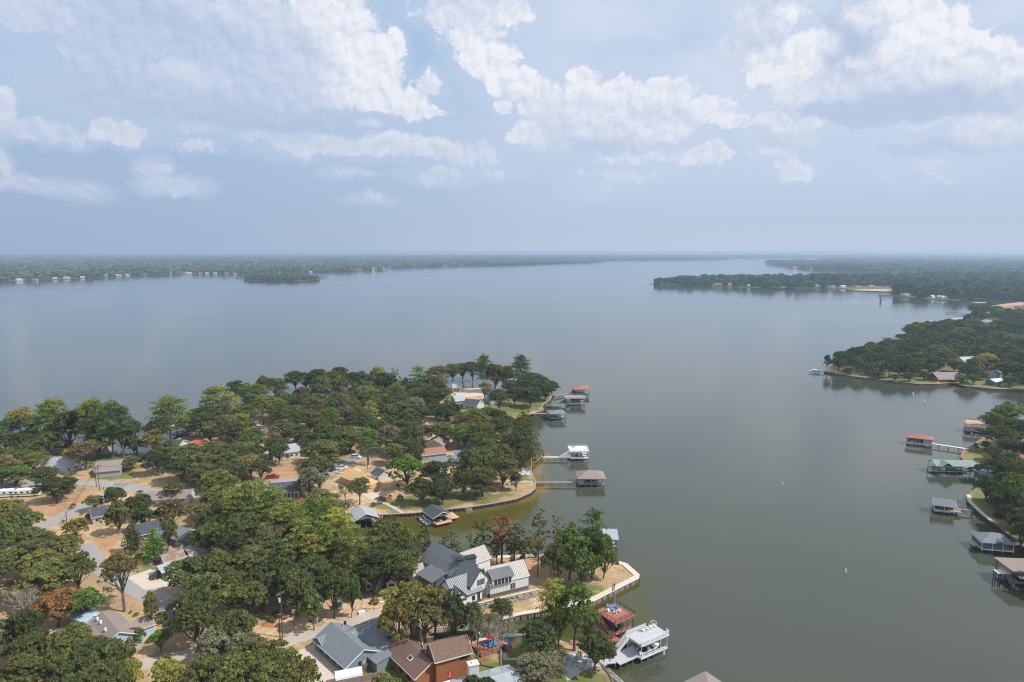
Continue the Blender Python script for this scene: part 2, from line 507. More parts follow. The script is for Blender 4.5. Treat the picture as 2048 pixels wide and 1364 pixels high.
# objects
M['car_silver'] = mat('car_silver', (.50, .51, .53), .25, spec=.6, metal=.3)
M['car_white'] = mat('car_white', (.72, .72, .72), .28, spec=.6)
M['car_red'] = mat('car_red', (.42, .015, .025), .28, spec=.6)
M['car_dark'] = mat('car_dark', (.035, .03, .032), .3, spec=.6)
M['car_blue'] = mat('car_blue', (.07, .10, .16), .3, spec=.6)
M['tyre'] = mat('tyre', (.02, .02, .02), .9)
M['rim'] = mat('rim', (.45, .45, .46), .35, metal=.6)
M['lamp_red'] = mat('tail_lamp', (.4, .01, .01), .3)
M['lamp_clear'] = mat('head_lamp', (.75, .75, .72), .2)
M['blue_plastic'] = mat('blue_plastic', (.03, .30, .62), .5)
M['white_plastic'] = mat('white_plastic', (.78, .79, .80), .5)
M['red_fabric'] = mat('red_fabric', (.62, .03, .025), .8)
M['teal'] = mat('teal_plastic', (.12, .52, .47), .6)
M['tarp'] = mat('boat_cover', (.52, .56, .60), .7, (.60, .63, .66), .8, .9)
M['hull_white'] = mat('hull_white', (.72, .73, .74), .3)
M['hull_dark'] = mat('hull_dark', (.03, .035, .05), .3)
M['porta_red'] = mat('porta_red', (.42, .045, .03), .55)
M['porta_grey'] = mat('porta_grey', (.23, .26, .28), .6)
M['pole'] = mat('utility_pole_wood', (.085, .06, .045), .9, (.13, .09, .07), 1.5, .9)
M['cable'] = mat('cable', (.03, .03, .03), .7)
M['flag_stripe'] = mat('flag_red', (.55, .10, .12), .8)
M['flag_white'] = mat('flag_white', (.75, .72, .72), .8)
M['flag_blue'] = mat('flag_blue', (.06, .08, .22), .8)
M['buoy'] = mat('buoy_white', (.75, .76, .76), .5)
M['insulator'] = mat('insulator', (.45, .50, .55), .5)
M['clay'] = mat('clay_heap', (.34, .14, .08), .95, (.42, .19, .11), 1.5, .9)
M['bin_green'] = mat('bin_green', (.04, .25, .16), .6)


def leaf_mat(name, far=False):
    m = bpy.data.materials.new(name)
    m.use_nodes = True
    t = m.node_tree
    t.nodes.clear()
    n = NT(t)
    oi = n.n('ShaderNodeObjectInfo')
    at = n.n('ShaderNodeAttribute', attribute_name='tone')
    f = n.rng(at.outputs['Fac'], .08, .92, .5, 1.85)
    g = n.n('ShaderNodeCombineColor', {0: n.m('POWER', f, .95), 1: n.m('POWER', f, .92), 2: n.m('POWER', f, .7)}).outputs[0]
    c = n.mix(1.0, oi.outputs['Color'], g, 'MULTIPLY')
    d = n.n('ShaderNodeBsdfDiffuse', {'Color': c, 'Roughness': .6})
    if far:
        out = d.outputs[0]
    else:
        tr = n.n('ShaderNodeBsdfTranslucent', {'Color': n.mix(1.0, c, (1.15, 1.2, .6), 'MULTIPLY')})
        out = n.n('ShaderNodeMixShader', {0: .36, 1: d.outputs[0], 2: tr.outputs[0]}).outputs[0]
    n.n('ShaderNodeOutputMaterial', {'Surface': out})
    return m


M['leaf'] = leaf_mat('leaves')
M['leaf_far'] = leaf_mat('leaves_far', True)


def bark_mat():
    m = bpy.data.materials.new('bark')
    m.use_nodes = True
    n = NT(m.node_tree)
    oi = n.n('ShaderNodeObjectInfo')
    tcn = n.n('ShaderNodeTexCoord')
    nz = n.n('ShaderNodeTexNoise', {'Vector': n.n('ShaderNodeVectorMath', {0: tcn.outputs['Object'], 1: (4, 4, 1)}, operation='MULTIPLY').outputs[0], 'Scale': 1.5, 'Detail': 4.0}).outputs[0]
    f = n.rng(nz, .3, .7, .65, 1.3)
    c = n.mix(1.0, oi.outputs['Color'], n.n('ShaderNodeCombineColor', {0: f, 1: f, 2: f}).outputs[0], 'MULTIPLY')
    b = m.node_tree.nodes['Principled BSDF']
    m.node_tree.links.new(c, b.inputs['Base Color'])
    b.inputs['Roughness'].default_value = .95
    b.inputs['Specular IOR Level'].default_value = .1
    return m


M['bark'] = bark_mat()

# ------------------------------------------------------------------ land and water
def pxpoly(pts, z=1.3):
    return [tuple(W(x, y, z)[:2]) for x, y in pts]


def inside(poly, X, Y):
    r = np.zeros(X.shape, bool)
    n = len(poly)
    for i in range(n):
        x0, y0 = poly[i]
        x1, y1 = poly[(i + 1) % n]
        if y0 == y1:
            continue
        c = ((y0 > Y) != (y1 > Y)) & (X < (x1 - x0) * (Y - y0) / (y1 - y0) + x0)
        r ^= c
    return r


def edge_dist(poly, X, Y, closed=True):
    """distance and nearest point on the outline"""
    best = np.full(X.shape, 1e9)
    bx = np.zeros(X.shape)
    by = np.zeros(X.shape)
    n = len(poly)
    for i in range(n if closed else n - 1):
        x0, y0 = poly[i]
        x1, y1 = poly[(i + 1) % n]
        dx, dy = x1 - x0, y1 - y0
        t = np.clip(((X - x0) * dx + (Y - y0) * dy) / (dx * dx + dy * dy + 1e-12), 0, 1)
        qx, qy = x0 + t * dx, y0 + t * dy
        d = np.hypot(X - qx, Y - qy)
        k = d < best
        best[k], bx[k], by[k] = d[k], qx[k], qy[k]
    return best, bx, by


NEAR_PX = [(-700, 897), (0, 893), (150, 899), (225, 909), (290, 905), (330, 886), (380, 868), (430, 852), (500, 832), (600, 812),
           (700, 801), (800, 794), (900, 787), (1000, 780), (1060, 776), (1095, 778), (1109, 784), (1100, 800), (1085, 811),
           (1087, 820), (1064, 828), (1035, 834), (1022, 850), (1035, 880), (1070, 905), (1084, 915), (1068, 928), (1060, 938), (1066, 950),
           (1072, 964), (1071, 978), (1060, 987), (1032, 999), (985, 1008), (940, 1015), (900, 1019), (826, 1027), (752, 1031),
           (700, 1036), (688, 1058), (720, 1085), (770, 1100), (850, 1113), (947, 1115), (1027, 1111), (1093, 1110), (1141, 1111),
           (1211, 1116), (1253, 1128), (1278, 1150), (1277, 1157), (1187, 1203), (1150, 1212), (1091, 1222), (1037, 1231),
           (1000, 1241), (960, 1249), (900, 1254), (868, 1262), (866, 1276), (900, 1283), (950, 1280), (1000, 1272), (1045, 1268),
           (1090, 1272), (1130, 1283), (1160, 1294), (1182, 1310), (1205, 1330), (1221, 1350), (1236, 1385), (1250, 1500), (1250, 2300),
           (-1800, 2300), (-1800, 897)]
HEAD_PX = [(1648, 743), (1700, 752), (1780, 762), (1835, 768), (1875, 768), (1902, 766), (1930, 772), (1990, 778), (2048, 779), (2500, 792),
           (2700, 640), (2300, 606), (2100, 604), (1985, 611), (1935, 628), (1925, 648), (1870, 655), (1812, 664), (1800, 690), (1760, 700),
           (1710, 716), (1665, 730)]
SIDE_PX = [(2600, 842), (2100, 848), (2010, 856), (1972, 862), (1962, 878), (1940, 893), (1925, 903), (1921, 914), (1932, 926), (1950, 934), (1975, 940),
           (1985, 955), (1957, 972), (1934, 990), (1936, 1003), (1962, 1028), (1984, 1045), (2012, 1066), (2048, 1096), (2300, 1260), (3200, 1300)]
PENIN_PX = [(1296, 568), (1420, 571.5), (1520, 576), (1600, 576.5), (1690, 577), (1706, 581), (1790, 584), (1788, 592), (1850, 598),
            (1914, 601), (1935, 597), (1985, 598), (2048, 600), (2600, 612), (3000, 560), (2600, 551), (2048, 552), (1960, 552), (1800, 555.5), (1600, 560),
            (1450, 562), (1340, 565)]
POINT_PX = [(1524, 526), (1560, 531), (1620, 539), (1700, 542), (1800, 543), (1950, 542), (2048, 541.5), (2700, 540),
            (2700, 517), (1900, 518.5), (1655, 520), (1630, 523.5), (1560, 523)]
ISLE_PX = [(483, 560), (520, 561.5), (600, 561.5), (636, 559.5), (645, 558), (630, 556), (560, 555), (500, 556)]
FAR_PX = [(-1500, 574), (0, 562.5), (110, 559), (165, 557), (230, 552.5), (350, 548), (420, 547.5), (500, 547.5), (590, 545.5), (650, 543),
          (700, 542.5), (778, 539), (760, 536), (850, 533.5), (1000, 530), (1100, 526.5), (1178, 524.5), (1180, 522.5), (1200, 521), (1300, 519.7),
          (1443, 518.5), (1443, 517.3), (1300, 517), (1500, 516.2), (2000, 515.8), (2800, 515.5), (2800, 511), (1024, 510.6), (-1500, 510.8)]
NEAR = pxpoly(NEAR_PX)
HEAD = pxpoly(HEAD_PX)
SIDE = pxpoly(SIDE_PX)
PENIN = pxpoly(PENIN_PX, 1.0)
POINT = pxpoly(POINT_PX, 1.0)
ISLE = pxpoly(ISLE_PX, 1.0)
FAR = pxpoly(FAR_PX, 1.0)

# ground cover areas: (pixel polygon, r, g, b) - grass that is watered, bare clay, sand
TAN = (.43, .305, .175)
COVER = [
    ('green', [(560, 1330), (640, 1364), (900, 1400), (900, 1364), (800, 1322), (745, 1330)]),
    ('green', [(925, 1320), (1040, 1290), (1110, 1280), (1150, 1300), (1215, 1345), (1235, 1400), (930, 1400)]),
    ('green', [(720, 1012), (800, 992), (900, 985), (1040, 985), (1066, 980), (1000, 1003), (900, 1016), (760, 1027)]),
    ('green', [(1040, 935), (1066, 950), (1071, 970), (1050, 966), (1030, 950)]),
    ('green', [(715, 942), (755, 938), (745, 965), (735, 958)]),
    ('green', [(860, 858), (900, 818), (980, 800), (1110, 784), (1086, 818), (1030, 832), (960, 850)]),
    ('green', [(150, 925), (200, 960), (280, 960), (285, 902), (225, 900)]),
    ('green', [(255, 1105), (300, 1100), (325, 1140), (262, 1155)]),
    ('green', [(340, 1060), (400, 1050), (420, 1068), (340, 1078)]),
    ('green', [(1100, 1150), (1180, 1165), (1245, 1170), (1160, 1205)]),
    ('green', [(1650, 740), (1800, 745), (2048, 760), (2048, 779), (1900, 768), (1780, 762)]),
    ('green', [(1920, 900), (2048, 890), (2048, 1100), (1934, 992), (1980, 950)]),
    ('clay', [(80, 1010), (170, 985), (230, 1000), (150, 1022), (90, 1040)]),
    ('clay', [(175, 1075), (235, 1065), (245, 1110), (190, 1110)]),
    ('clay', [(480, 940), (600, 925), (640, 950), (540, 950)]),
    ('sand', [(520, 1180), (760, 1185), (790, 1240), (560, 1290), (510, 1240)]),
    ('sand', [(930, 1200), (1090, 1170), (1100, 1215), (1000, 1240)]),
    ('sand', [(890, 775), (1000, 770), (1010, 800), (900, 800)]),
    ('sand', [(660, 935), (740, 930), (760, 1010), (680, 1020)]),
    ('clay', [(960, 1115), (1120, 1112), (1120, 1165), (1060, 1170)]),
]
COVCOL = {'green': (.105, .145, .036), 'clay': (.44, .245, .14), 'sand': (.56, .40, .25)}


def ground_material(name):
    m = bpy.data.materials.new(name)
    m.use_nodes = True
    t = m.node_tree
    n = NT(t)
    b = t.nodes['Principled BSDF']
    at = n.n('ShaderNodeAttribute', attribute_name='cover')
    tcn = n.n('ShaderNodeTexCoord')
    o = tcn.outputs['Object']
    n1 = n.n('ShaderNodeTexNoise', {'Vector': o, 'Scale': .12, 'Detail': 6.0, 'Roughness': .65}).outputs[0]
    n2 = n.n('ShaderNodeTexNoise', {'Vector': o, 'Scale': 1.3, 'Detail': 5.0, 'Roughness': .7}).outputs[0]
    n3 = n.n('ShaderNodeTexNoise', {'Vector': o, 'Scale': .35, 'Detail': 5.0, 'Roughness': .65}).outputs[0]
    f1 = n.rng(n2, .3, .7, .72, 1.25)
    c = n.mix(1.0, at.outputs['Color'], n.n('ShaderNodeCombineColor', {0: f1, 1: f1, 2: f1}).outputs[0], 'MULTIPLY')
    c = n.mix(n.rng(n1, .45, .62, 0, .45), c, (.36, .21, .12))           # bare clay showing
    c = n.mix(n.rng(n3, .48, .66, 0, .6), c, (.19, .145, .09))           # leaf litter
    n4 = n.n('ShaderNodeTexNoise', {'Vector': n.n('ShaderNodeVectorMath', {0: o, 1: (31, 17, 0)}, operation='ADD').outputs[0], 'Scale': .075, 'Detail': 7.0, 'Roughness': .72}).outputs[0]
    c = n.mix(n.rng(n4, .50, .64, 0, .55), c, (.21, .19, .085))          # half dry grass
    t.links.new(c, b.inputs['Base Color'])
    b.inputs['Roughness'].default_value = .95
    b.inputs['Specular IOR Level'].default_value = .1
    bp = n.n('ShaderNodeBump', {'Strength': .5, 'Distance': .25, 'Height': n2})
    t.links.new(bp.outputs[0], b.inputs['Normal'])
    return m


M['ground'] = ground_material('ground')


def vnoise(X, Y, s, seed=0):
    """cheap smooth value noise"""
    r = np.random.default_rng(seed)
    T = r.random((64, 64))
    x, y = X / s, Y / s
    xi, yi = np.floor(x).astype(int), np.floor(y).astype(int)
    fx, fy = x - xi, y - yi
    fx, fy = fx * fx * (3 - 2 * fx), fy * fy * (3 - 2 * fy)
    g = lambda a, b: T[a % 64, b % 64]
    return (g(xi, yi) * (1 - fx) + g(xi + 1, yi) * fx) * (1 - fy) + (g(xi, yi + 1) * (1 - fx) + g(xi + 1, yi + 1) * fx) * fy


def sheet(name, poly, cell, z, m, x0, x1, y0, y1, cover=None, rise=0.0, base=TAN, kind='structure'):
    """grid sheet whose border vertices are pulled onto the outline"""
    nx, ny = int((x1 - x0) / cell) + 1, int((y1 - y0) / cell) + 1
    gx, gy = np.meshgrid(np.linspace(x0, x1, nx), np.linspace(y0, y1, ny))
    X, Y = gx.ravel().copy(), gy.ravel().copy()
    ins = inside(poly, X, Y)
    d, qx, qy = edge_dist(poly, X, Y)
    cx, cy = (x1 - x0) / (nx - 1), (y1 - y0) / (ny - 1)
    near = d < .72 * max(cx, cy)
    X[near], Y[near] = qx[near], qy[near]
    ok = ins | near
    strict = ins & ~near
    I = np.arange(nx * ny).reshape(ny, nx)
    F = np.stack([I[:-1, :-1], I[:-1, 1:], I[1:, 1:], I[1:, :-1]], -1).reshape(-1, 4)
    good = ok[F].all(1)
    mx, my = X[F].mean(1), Y[F].mean(1)
    good &= strict[F].any(1) | inside(poly, mx, my)
    F = F[good]
    Z = np.full(X.shape, z) + rise * np.clip(d / 30, 0, 1) * ins * (vnoise(X, Y, 40, 3) + .2)
    used = np.zeros(len(X), bool)
    used[F] = True
    idx = np.cumsum(used) - 1
    V = np.stack([X, Y, Z], 1)[used]
    me = np_mesh(name, V, idx[F], m, smooth=True)
    if cover is not None:
        Xu, Yu = X[used], Y[used]
        c = np.tile(np.array(base), (len(Xu), 1))
        jx = Xu + (vnoise(Xu, Yu, 3.5, 1) - .5) * 6
        jy = Yu + (vnoise(Xu, Yu, 3.5, 2) - .5) * 8
        c = c * (.8 + .4 * vnoise(Xu, Yu, 14, 5))[:, None]
        for k, pp in cover:
            w = pxpoly(pp)
            s = inside(w, jx, jy)
            dd, _, _ = edge_dist(w, jx, jy)
            f = (np.clip(dd / 2.0, 0, 1) * s)[:, None]
            c = c * (1 - f) + np.array(COVCOL[k]) * f
        a = me.color_attributes.new('cover', 'FLOAT_COLOR', 'POINT')
        a.data.foreach_set('color', np.hstack([c, np.ones((len(c), 1))]).astype(np.float32).ravel())
    o = obj(name, me)
    o['kind'] = kind
    return o


sheet('ground', NEAR, 1.1, 1.3, M['ground'], -330, 45, 95, 520, COVER)
sheet('ground', HEAD, 3.0, 1.3, M['ground'], 250, 900, 480, 1400, COVER, base=(.15, .145, .07))
sheet('ground', SIDE, 1.6, 1.3, M['ground'], 140, 420, 215, 460, COVER, base=(.18, .17, .075))


def fill_poly(name, poly, z, m, kind='structure', lift=0.0):
    bm = bmesh.new()
    vs = [bm.verts.new((x, y, z)) for x, y in poly]
    es = [bm.edges.new((vs[i], vs[(i + 1) % len(vs)])) for i in range(len(vs))]
    bmesh.ops.triangle_fill(bm, use_beauty=True, edges=es)
    for f in bm.faces:
        if f.normal.z < 0:
            f.normal_flip()
    me = bpy.data.meshes.new(name)
    bm.to_mesh(me)
    bm.free()
    me.materials.append(m)
    o = obj(name, me)
    if kind:
        o['kind'] = kind
    return o


M['far_ground'] = mat('far_ground', (.10, .10, .05), .95, (.17, .145, .08), .004, .9)
M['far_ground'].node_tree.nodes['Principled BSDF'].inputs['Specular IOR Level'].default_value = .05
for nm, pl in (('land', PENIN), ('land', POINT), ('land', ISLE), ('land', FAR)):
    fill_poly(nm, pl, .9, M['far_ground'])


# ---- water: one near sheet with the depth of the lake stored on it, and the open lake round it
def water_material():
    m = bpy.data.materials.new('lake_water')
    m.use_nodes = True
    t = m.node_tree
    n = NT(t)
    b = t.nodes['Principled BSDF']
    at = n.n('ShaderNodeAttribute', attribute_name='shallow').outputs['Fac']
    tcn = n.n('ShaderNodeTexCoord').outputs['Object']
    big = n.n('ShaderNodeTexNoise', {'Vector': n.n('ShaderNodeVectorMath', {0: tcn, 1: (.6, 1.6, 1)}, operation='MULTIPLY').outputs[0], 'Scale': .006, 'Detail': 4.0}).outputs[0]
    deep = n.mix(n.rng(big, .3, .7), (.049, .055, .037), (.057, .064, .045))
    mid = n.mix(n.rng(at, 0, .5), deep, (.062, .062, .012))
    c = n.mix(n.rng(at, .45, 1.0), mid, (.20, .125, .032))
    t.links.new(c, b.inputs['Base Color'])
    b.inputs['IOR'].default_value = 1.333
    b.inputs['Specular IOR Level'].default_value = .7
    rgh = n.rng(big, .35, .65, .05, .10)
    t.links.new(rgh, b.inputs['Roughness'])
    w1 = n.n('ShaderNodeTexNoise', {'Vector': n.n('ShaderNodeVectorMath', {0: tcn, 1: (.5, 1.5, 1)}, operation='MULTIPLY').outputs[0], 'Scale': .55, 'Detail': 3.0, 'Roughness': .6, 'Distortion': .5}).outputs[0]
    w2 = n.n('ShaderNodeTexNoise', {'Vector': n.n('ShaderNodeVectorMath', {0: tcn, 1: (.35, 1.3, 1)}, operation='MULTIPLY').outputs[0], 'Scale': .09, 'Detail': 2.0}).outputs[0]
    h = n.m('ADD', n.m('MULTIPLY', w1, .24), n.m('MULTIPLY', w2, .28))
    calm = n.rng(big, .35, .65, .5, 1.0)
    bp = n.n('ShaderNodeBump', {'Strength': n.m('MULTIPLY', calm, .20), 'Distance': 1.0, 'Height': h})
    t.links.new(bp.outputs[0], b.inputs['Normal'])
    return m


M['water'] = water_material()
wx0, wx1, wy0, wy1 = -420, 420, 60, 560
wc = 2.0
nx, ny = int((wx1 - wx0) / wc) + 1, int((wy1 - wy0) / wc) + 1
gx, gy = np.meshgrid(np.linspace(wx0, wx1, nx), np.linspace(wy0, wy1, ny))
X, Y = gx.ravel(), gy.ravel()
sh = np.zeros(X.shape)
for pl in (NEAR, SIDE):
    d, _, _ = edge_dist(pl, X, Y)
    d = d + (vnoise(X, Y, 7, 9) - .5) * 2
    sh = np.maximum(sh, .5 * np.exp(-np.maximum(d, 0) / 5.0))
bank = pxpoly(NEAR_PX[24:39], 0)
d, _, _ = edge_dist(bank, X, Y, closed=False)
sh = np.maximum(sh, np.exp(-np.maximum(d + (vnoise(X, Y, 7, 9) - .5) * 3 - 1, 0) / 8.0))
canal = pxpoly([(690, 1030), (760, 1027), (900, 1015), (1066, 980), (1075, 1010), (1020, 1060), (900, 1100), (700, 1090)], 0)
dd, _, _ = edge_dist(canal, X, Y)
ins = inside(canal, X, Y)
sh = np.maximum(sh, np.clip(np.where(ins, dd, -dd) / 6 + .4, 0, .5))
inner = pxpoly([(860, 1255), (1050, 1232), (1190, 1212), (1240, 1190), (1300, 1210), (1290, 1290), (1220, 1340), (1160, 1290), (1040, 1265), (870, 1278)], 0)
dd, _, _ = edge_dist(inner, X, Y)
ins = inside(inner, X, Y)
sh = np.maximum(sh, np.clip(np.where(ins, dd, -dd) / 6 + .35, 0, .45))
fade = np.clip(np.minimum.reduce([X - wx0, wx1 - X, Y - wy0, wy1 - Y]) / 30, 0, 1)
sh *= fade
I = np.arange(nx * ny).reshape(ny, nx)
F = np.stack([I[:-1, :-1], I[:-1, 1:], I[1:, 1:], I[1:, :-1]], -1).reshape(-1, 4)
V = np.stack([X, Y, np.zeros_like(X)], 1)
BIG = 30000.0
o = len(V)
V = np.vstack([V, [(-BIG, -2000, 0), (wx0, -2000, 0), (wx1, -2000, 0), (BIG, -2000, 0), (-BIG, wy0, 0), (wx0, wy0, 0), (wx1, wy0, 0), (BIG, wy0, 0),
                   (-BIG, wy1, 0), (wx0, wy1, 0), (wx1, wy1, 0), (BIG, wy1, 0), (-BIG, BIG, 0), (wx0, BIG, 0), (wx1, BIG, 0), (BIG, BIG, 0)]])
F2 = np.array([(0, 1, 5, 4), (1, 2, 6, 5), (2, 3, 7, 6), (4, 5, 9, 8), (6, 7, 11, 10), (8, 9, 13, 12), (9, 10, 14, 13), (10, 11, 15, 14)]) + o
wm = np_mesh('lake_water', V, np.vstack([F, F2]), M['water'])
a = wm.attributes.new('shallow', 'FLOAT', 'POINT')
a.data.foreach_set('value', np.concatenate([sh, np.zeros(16)]).astype(np.float32))
wo_ = obj('lake_water', wm)
wo_['kind'] = 'structure'
# lake bed under the sheets so that no gap shows at the walls
fill_poly('lake_bed', [(-BIG, -1900), (BIG, -1900), (BIG, BIG), (-BIG, BIG)], -.6, M['wood_dark'])

# ---- haze: the air over the lake
hb = MB().box(-17500, 17500, -1500, 17500, -1.6, 101.5)
hm = bpy.data.materials.new('haze_air')
hm.use_nodes = True
hm.node_tree.nodes.clear()
hn = NT(hm.node_tree)
pv = hn.n('ShaderNodeVolumePrincipled', {'Color': (.60, .79, 1.0, 1), 'Density': HAZE_DENSITY, 'Anisotropy': .25})
hn.n('ShaderNodeOutputMaterial', {'Volume': pv.outputs[0]})
hz_o = hb.build('haze', hm)
hz_o['kind'] = 'stuff'

# ------------------------------------------------------------------ roads and paths
def strip(name, pts, w, m, z=1.31, pxs=True, kind='structure'):
    P = [W(x, y, z) for x, y in pts] if pxs else [Vector(p) for p in pts]
    L, R = [], []
    for i, p in enumerate(P):
        d = (P[min(i + 1, len(P) - 1)] - P[max(i - 1, 0)])
        d.z = 0
        d.normalize()
        nn = Vector((-d.y, d.x, 0)) * (w[i] if isinstance(w, (list, tuple)) else w) / 2
        L.append(p + nn)
        R.append(p - nn)
    vs = L + R
    n = len(P)
    mb = MB().add([(v.x, v.y, z) for v in vs], [(i, i + 1, n + i + 1, n + i) for i in range(n - 1)])
    o = mb.build(name, m)
    if kind:
        o['kind'] = kind
    return o


def area(name, pts, m, z=1.315, kind='structure'):
    return fill_poly(name, pxpoly(pts, z), z, m, kind)


strip('road', [(-300, 1215), (60, 1062), (115, 1040), (165, 1012), (225, 985), (262, 975)], 7.0, M['asphalt'], 1.310)
strip('road', [(-200, 975), (120, 968), (200, 966), (262, 975), (330, 990), (420, 992), (480, 975), (540, 966), (610, 960), (650, 950), (690, 925), (735, 905), (790, 900)], 7.2, M['asphalt'], 1.315)
strip('road', [(160, 1090), (190, 1125), (240, 1155), (300, 1190), (380, 1236), (460, 1262)], 7.0, M['asphalt'], 1.320)
strip('road', [(200, 1350), (290, 1328), (380, 1308), (470, 1296), (560, 1288), (640, 1262), (700, 1245), (760, 1225)], 4.6, M['gravel_road'], 1.325)
area('asphalt_patch', [(230, 966), (262, 966), (250, 973), (225, 972)], M['patch'], 1.33)
area('driveway', [(255, 1155), (300, 1138), (352, 1152), (345, 1172), (290, 1180)], M['drive_concrete'], 1.33)
area('driveway', [(578, 1308), (632, 1288), (692, 1352), (700, 1420), (560, 1420), (590, 1364)], M['drive_concrete'], 1.335)
area('driveway', [(690, 945), (715, 935), (735, 960), (770, 985), (745, 1000), (725, 990)], M['drive_concrete'], 1.34)
strip('footpath', [(272, 1295), (305, 1262), (350, 1250), (380, 1252)], 1.2, M['concrete_grey'], 1.333)
strip('footpath', [(745, 1000), (775, 1008), (800, 1022), (806, 1026)], 1.6, M['concrete_grey'], 1.345)
strip('footpath', [(1000, 962), (1040, 962), (1066, 963)], 1.6, M['concrete_grey'], 1.343)
area('patio', [(1115, 1322), (1140, 1305), (1185, 1308), (1200, 1318), (1230, 1320), (1210, 1332), (1180, 1335), (1150, 1352), (1135, 1362)], M['patio'], 1.345)
area('patio', [(1040, 950), (1046, 938), (1062, 940), (1066, 950)], M['patio'], 1.343)
strip('footpath', [(1000, 1290), (1012, 1318), (1040, 1318), (1060, 1335)], 1.3, M['gravel_road'], 1.333)
area('driveway', [(500, 850), (535, 848), (535, 866), (515, 872)], M['drive_concrete'], 1.33)
area('sand_lot', [(905, 778), (985, 775), (990, 790), (900, 795)], M['drive_concrete'], 1.33)
area('footpath', [(1960, 905), (2048, 905), (2048, 914), (1975, 912)], M['clay'], 1.33)
area('beach', [(1708, 579), (1790, 578), (1790, 583.5), (1712, 580.5)], mat('beach_sand', (.55, .40, .25), .95, (.45, .32, .19), .03, .9), 1.6)
area('sand_flat', [(1880, 517.2), (2048, 516.9), (2400, 516.9), (2400, 518.6), (2048, 518.4), (1905, 518.2)], mat('sand_flat', (.62, .47, .38), .95), 1.6)


# ------------------------------------------------------------------ seawalls
def seawall(label, pts, cap_w, cap_m, wall_m, pile_sp=0.0, z=1.3, group='seawalls round the lake', closed=False, pile_m=None, px_z=1.3, zt=.22):
    P = [W(x, y, px_z) for x, y in pts]
    o = P[0].copy()
    o.z = 0
    t = thing('seawall', label, 'seawall', o, 0, group)
    cap, wall = MB(), MB()
    n = len(P)
    inn, out, olo = [], [], []
    for i, p in enumerate(P):
        d = (P[min(i + 1, n - 1)] - P[max(i - 1, 0)])
        d.z = 0
        d.normalize()
        # land lies to the right-hand side of the walk
        nn = Vector((d.y, -d.x, 0))
        q = p - o
        inn.append(q + nn * cap_w * .9)
        out.append(q - nn * cap_w * .1)
    for i in range(n - 1):
        a, b, c2, d2 = out[i], out[i + 1], inn[i + 1], inn[i]
        z0, z1 = z + .03, z + zt
        cap.add([(a.x, a.y, z0), (b.x, b.y, z0), (c2.x, c2.y, z0), (d2.x, d2.y, z0), (a.x, a.y, z1), (b.x, b.y, z1), (c2.x, c2.y, z1), (d2.x, d2.y, z1)],
                [(0, 3, 2, 1), (4, 5, 6, 7), (0, 1, 5, 4), (1, 2, 6, 5), (2, 3, 7, 6), (3, 0, 4, 7)])
        # corrugated sheet below the cap
        L = (b - a).length
        dd = (b - a).normalized()
        nn = Vector((dd.y, -dd.x, 0))
        k = max(1, int(L / .9))
        prev = a + nn * .15
        for j in range(1, k * 2 + 1):
            cur = a + dd * (L * j / (k * 2)) + nn * (.15 + (.16 if j % 2 else 0))
            wall.add([(prev.x, prev.y, -.8), (cur.x, cur.y, -.8), (cur.x, cur.y, z + .03), (prev.x, prev.y, z + .03)], [(0, 1, 2, 3)])
            prev = cur
    cap.build('cap', cap_m, t)
    wall.build('sheet_pile_wall', wall_m, t)
    if pile_sp:
        pm = MB()
        for i in range(n - 1):
            a, b = out[i], out[i + 1]
            L = (b - a).length
            dd = (b - a).normalized()
            nn = Vector((dd.y, -dd.x, 0))
            k = int(L / pile_sp)
            for j in range(k):
                c = a + dd * (L * (j + .5) / k) - nn * .02
                pm.tube([(c.x, c.y, -1), (c.x, c.y, z + .02)], [.13, .12], 6)
        if pm.v:
            pm.build('piling', pile_m or M['pile'], t, kind='stuff')
    return t


seawall('long brown timber seawall with piles along the upper bank of the canal', NEAR_PX[27:39], .7, M['wall_cap'], M['wood_dark'], 1.5)
seawall('pale concrete seawall that rings the dry grassy point beside the white farmhouse', NEAR_PX[43:54], 2.0, M['concrete'], M['sheet_wall'], 2.4)
seawall('pale concrete seawall below the stone retaining wall of the white farmhouse', NEAR_PX[53:56], 1.5, M['concrete'], M['sheet_wall'], 1.8)
seawall('low concrete bank edge between the playground deck and the dark oaks', NEAR_PX[61:65], 1.3, M['concrete'], M['sheet_wall'], 0)
seawall('curved wooden edging round the green lawn at the bottom shore', NEAR_PX[66:72], .5, M['wood_brown'], M['wood_dark'], 2.0)
seawall('curving brown seawall under the round oaks at the end of the peninsula', NEAR_PX[16:21], .9, M['wall_cap'], M['wood_brown'], 2.2)
seawall('dark timber seawall curving along the wooded headland across the bay', [(x, y) for x, y in reversed(HEAD_PX[0:6])], 1.0, M['wall_cap'], M['wood_brown'], 0)
seawall('dark seawall in front of the pale blue-roofed cottage on the headland', [(x, y) for x, y in reversed(HEAD_PX[6:10])], 1.0, M['wall_cap'], M['wood_brown'], 0)
seawall('white-topped angular seawall below the lawn by the grey gabled boathouse', [(x, y) for x, y in reversed(SIDE_PX[13:17])], 1.5, M['concrete'], M['wood_dark'], 0)
seawall('dark timber seawall running behind the slate-walled hip-roofed boathouse', [(x, y) for x, y in reversed(SIDE_PX[16:20])], .9, M['wood_brown'], M['wood_dark'], 0)
seawall('reddish curved seawall beside the pier of the red-roofed boathouse', [(x, y) for x, y in reversed(SIDE_PX[4:10])], 1.2, M['wall_brick'], M['wood_dark'], 0)

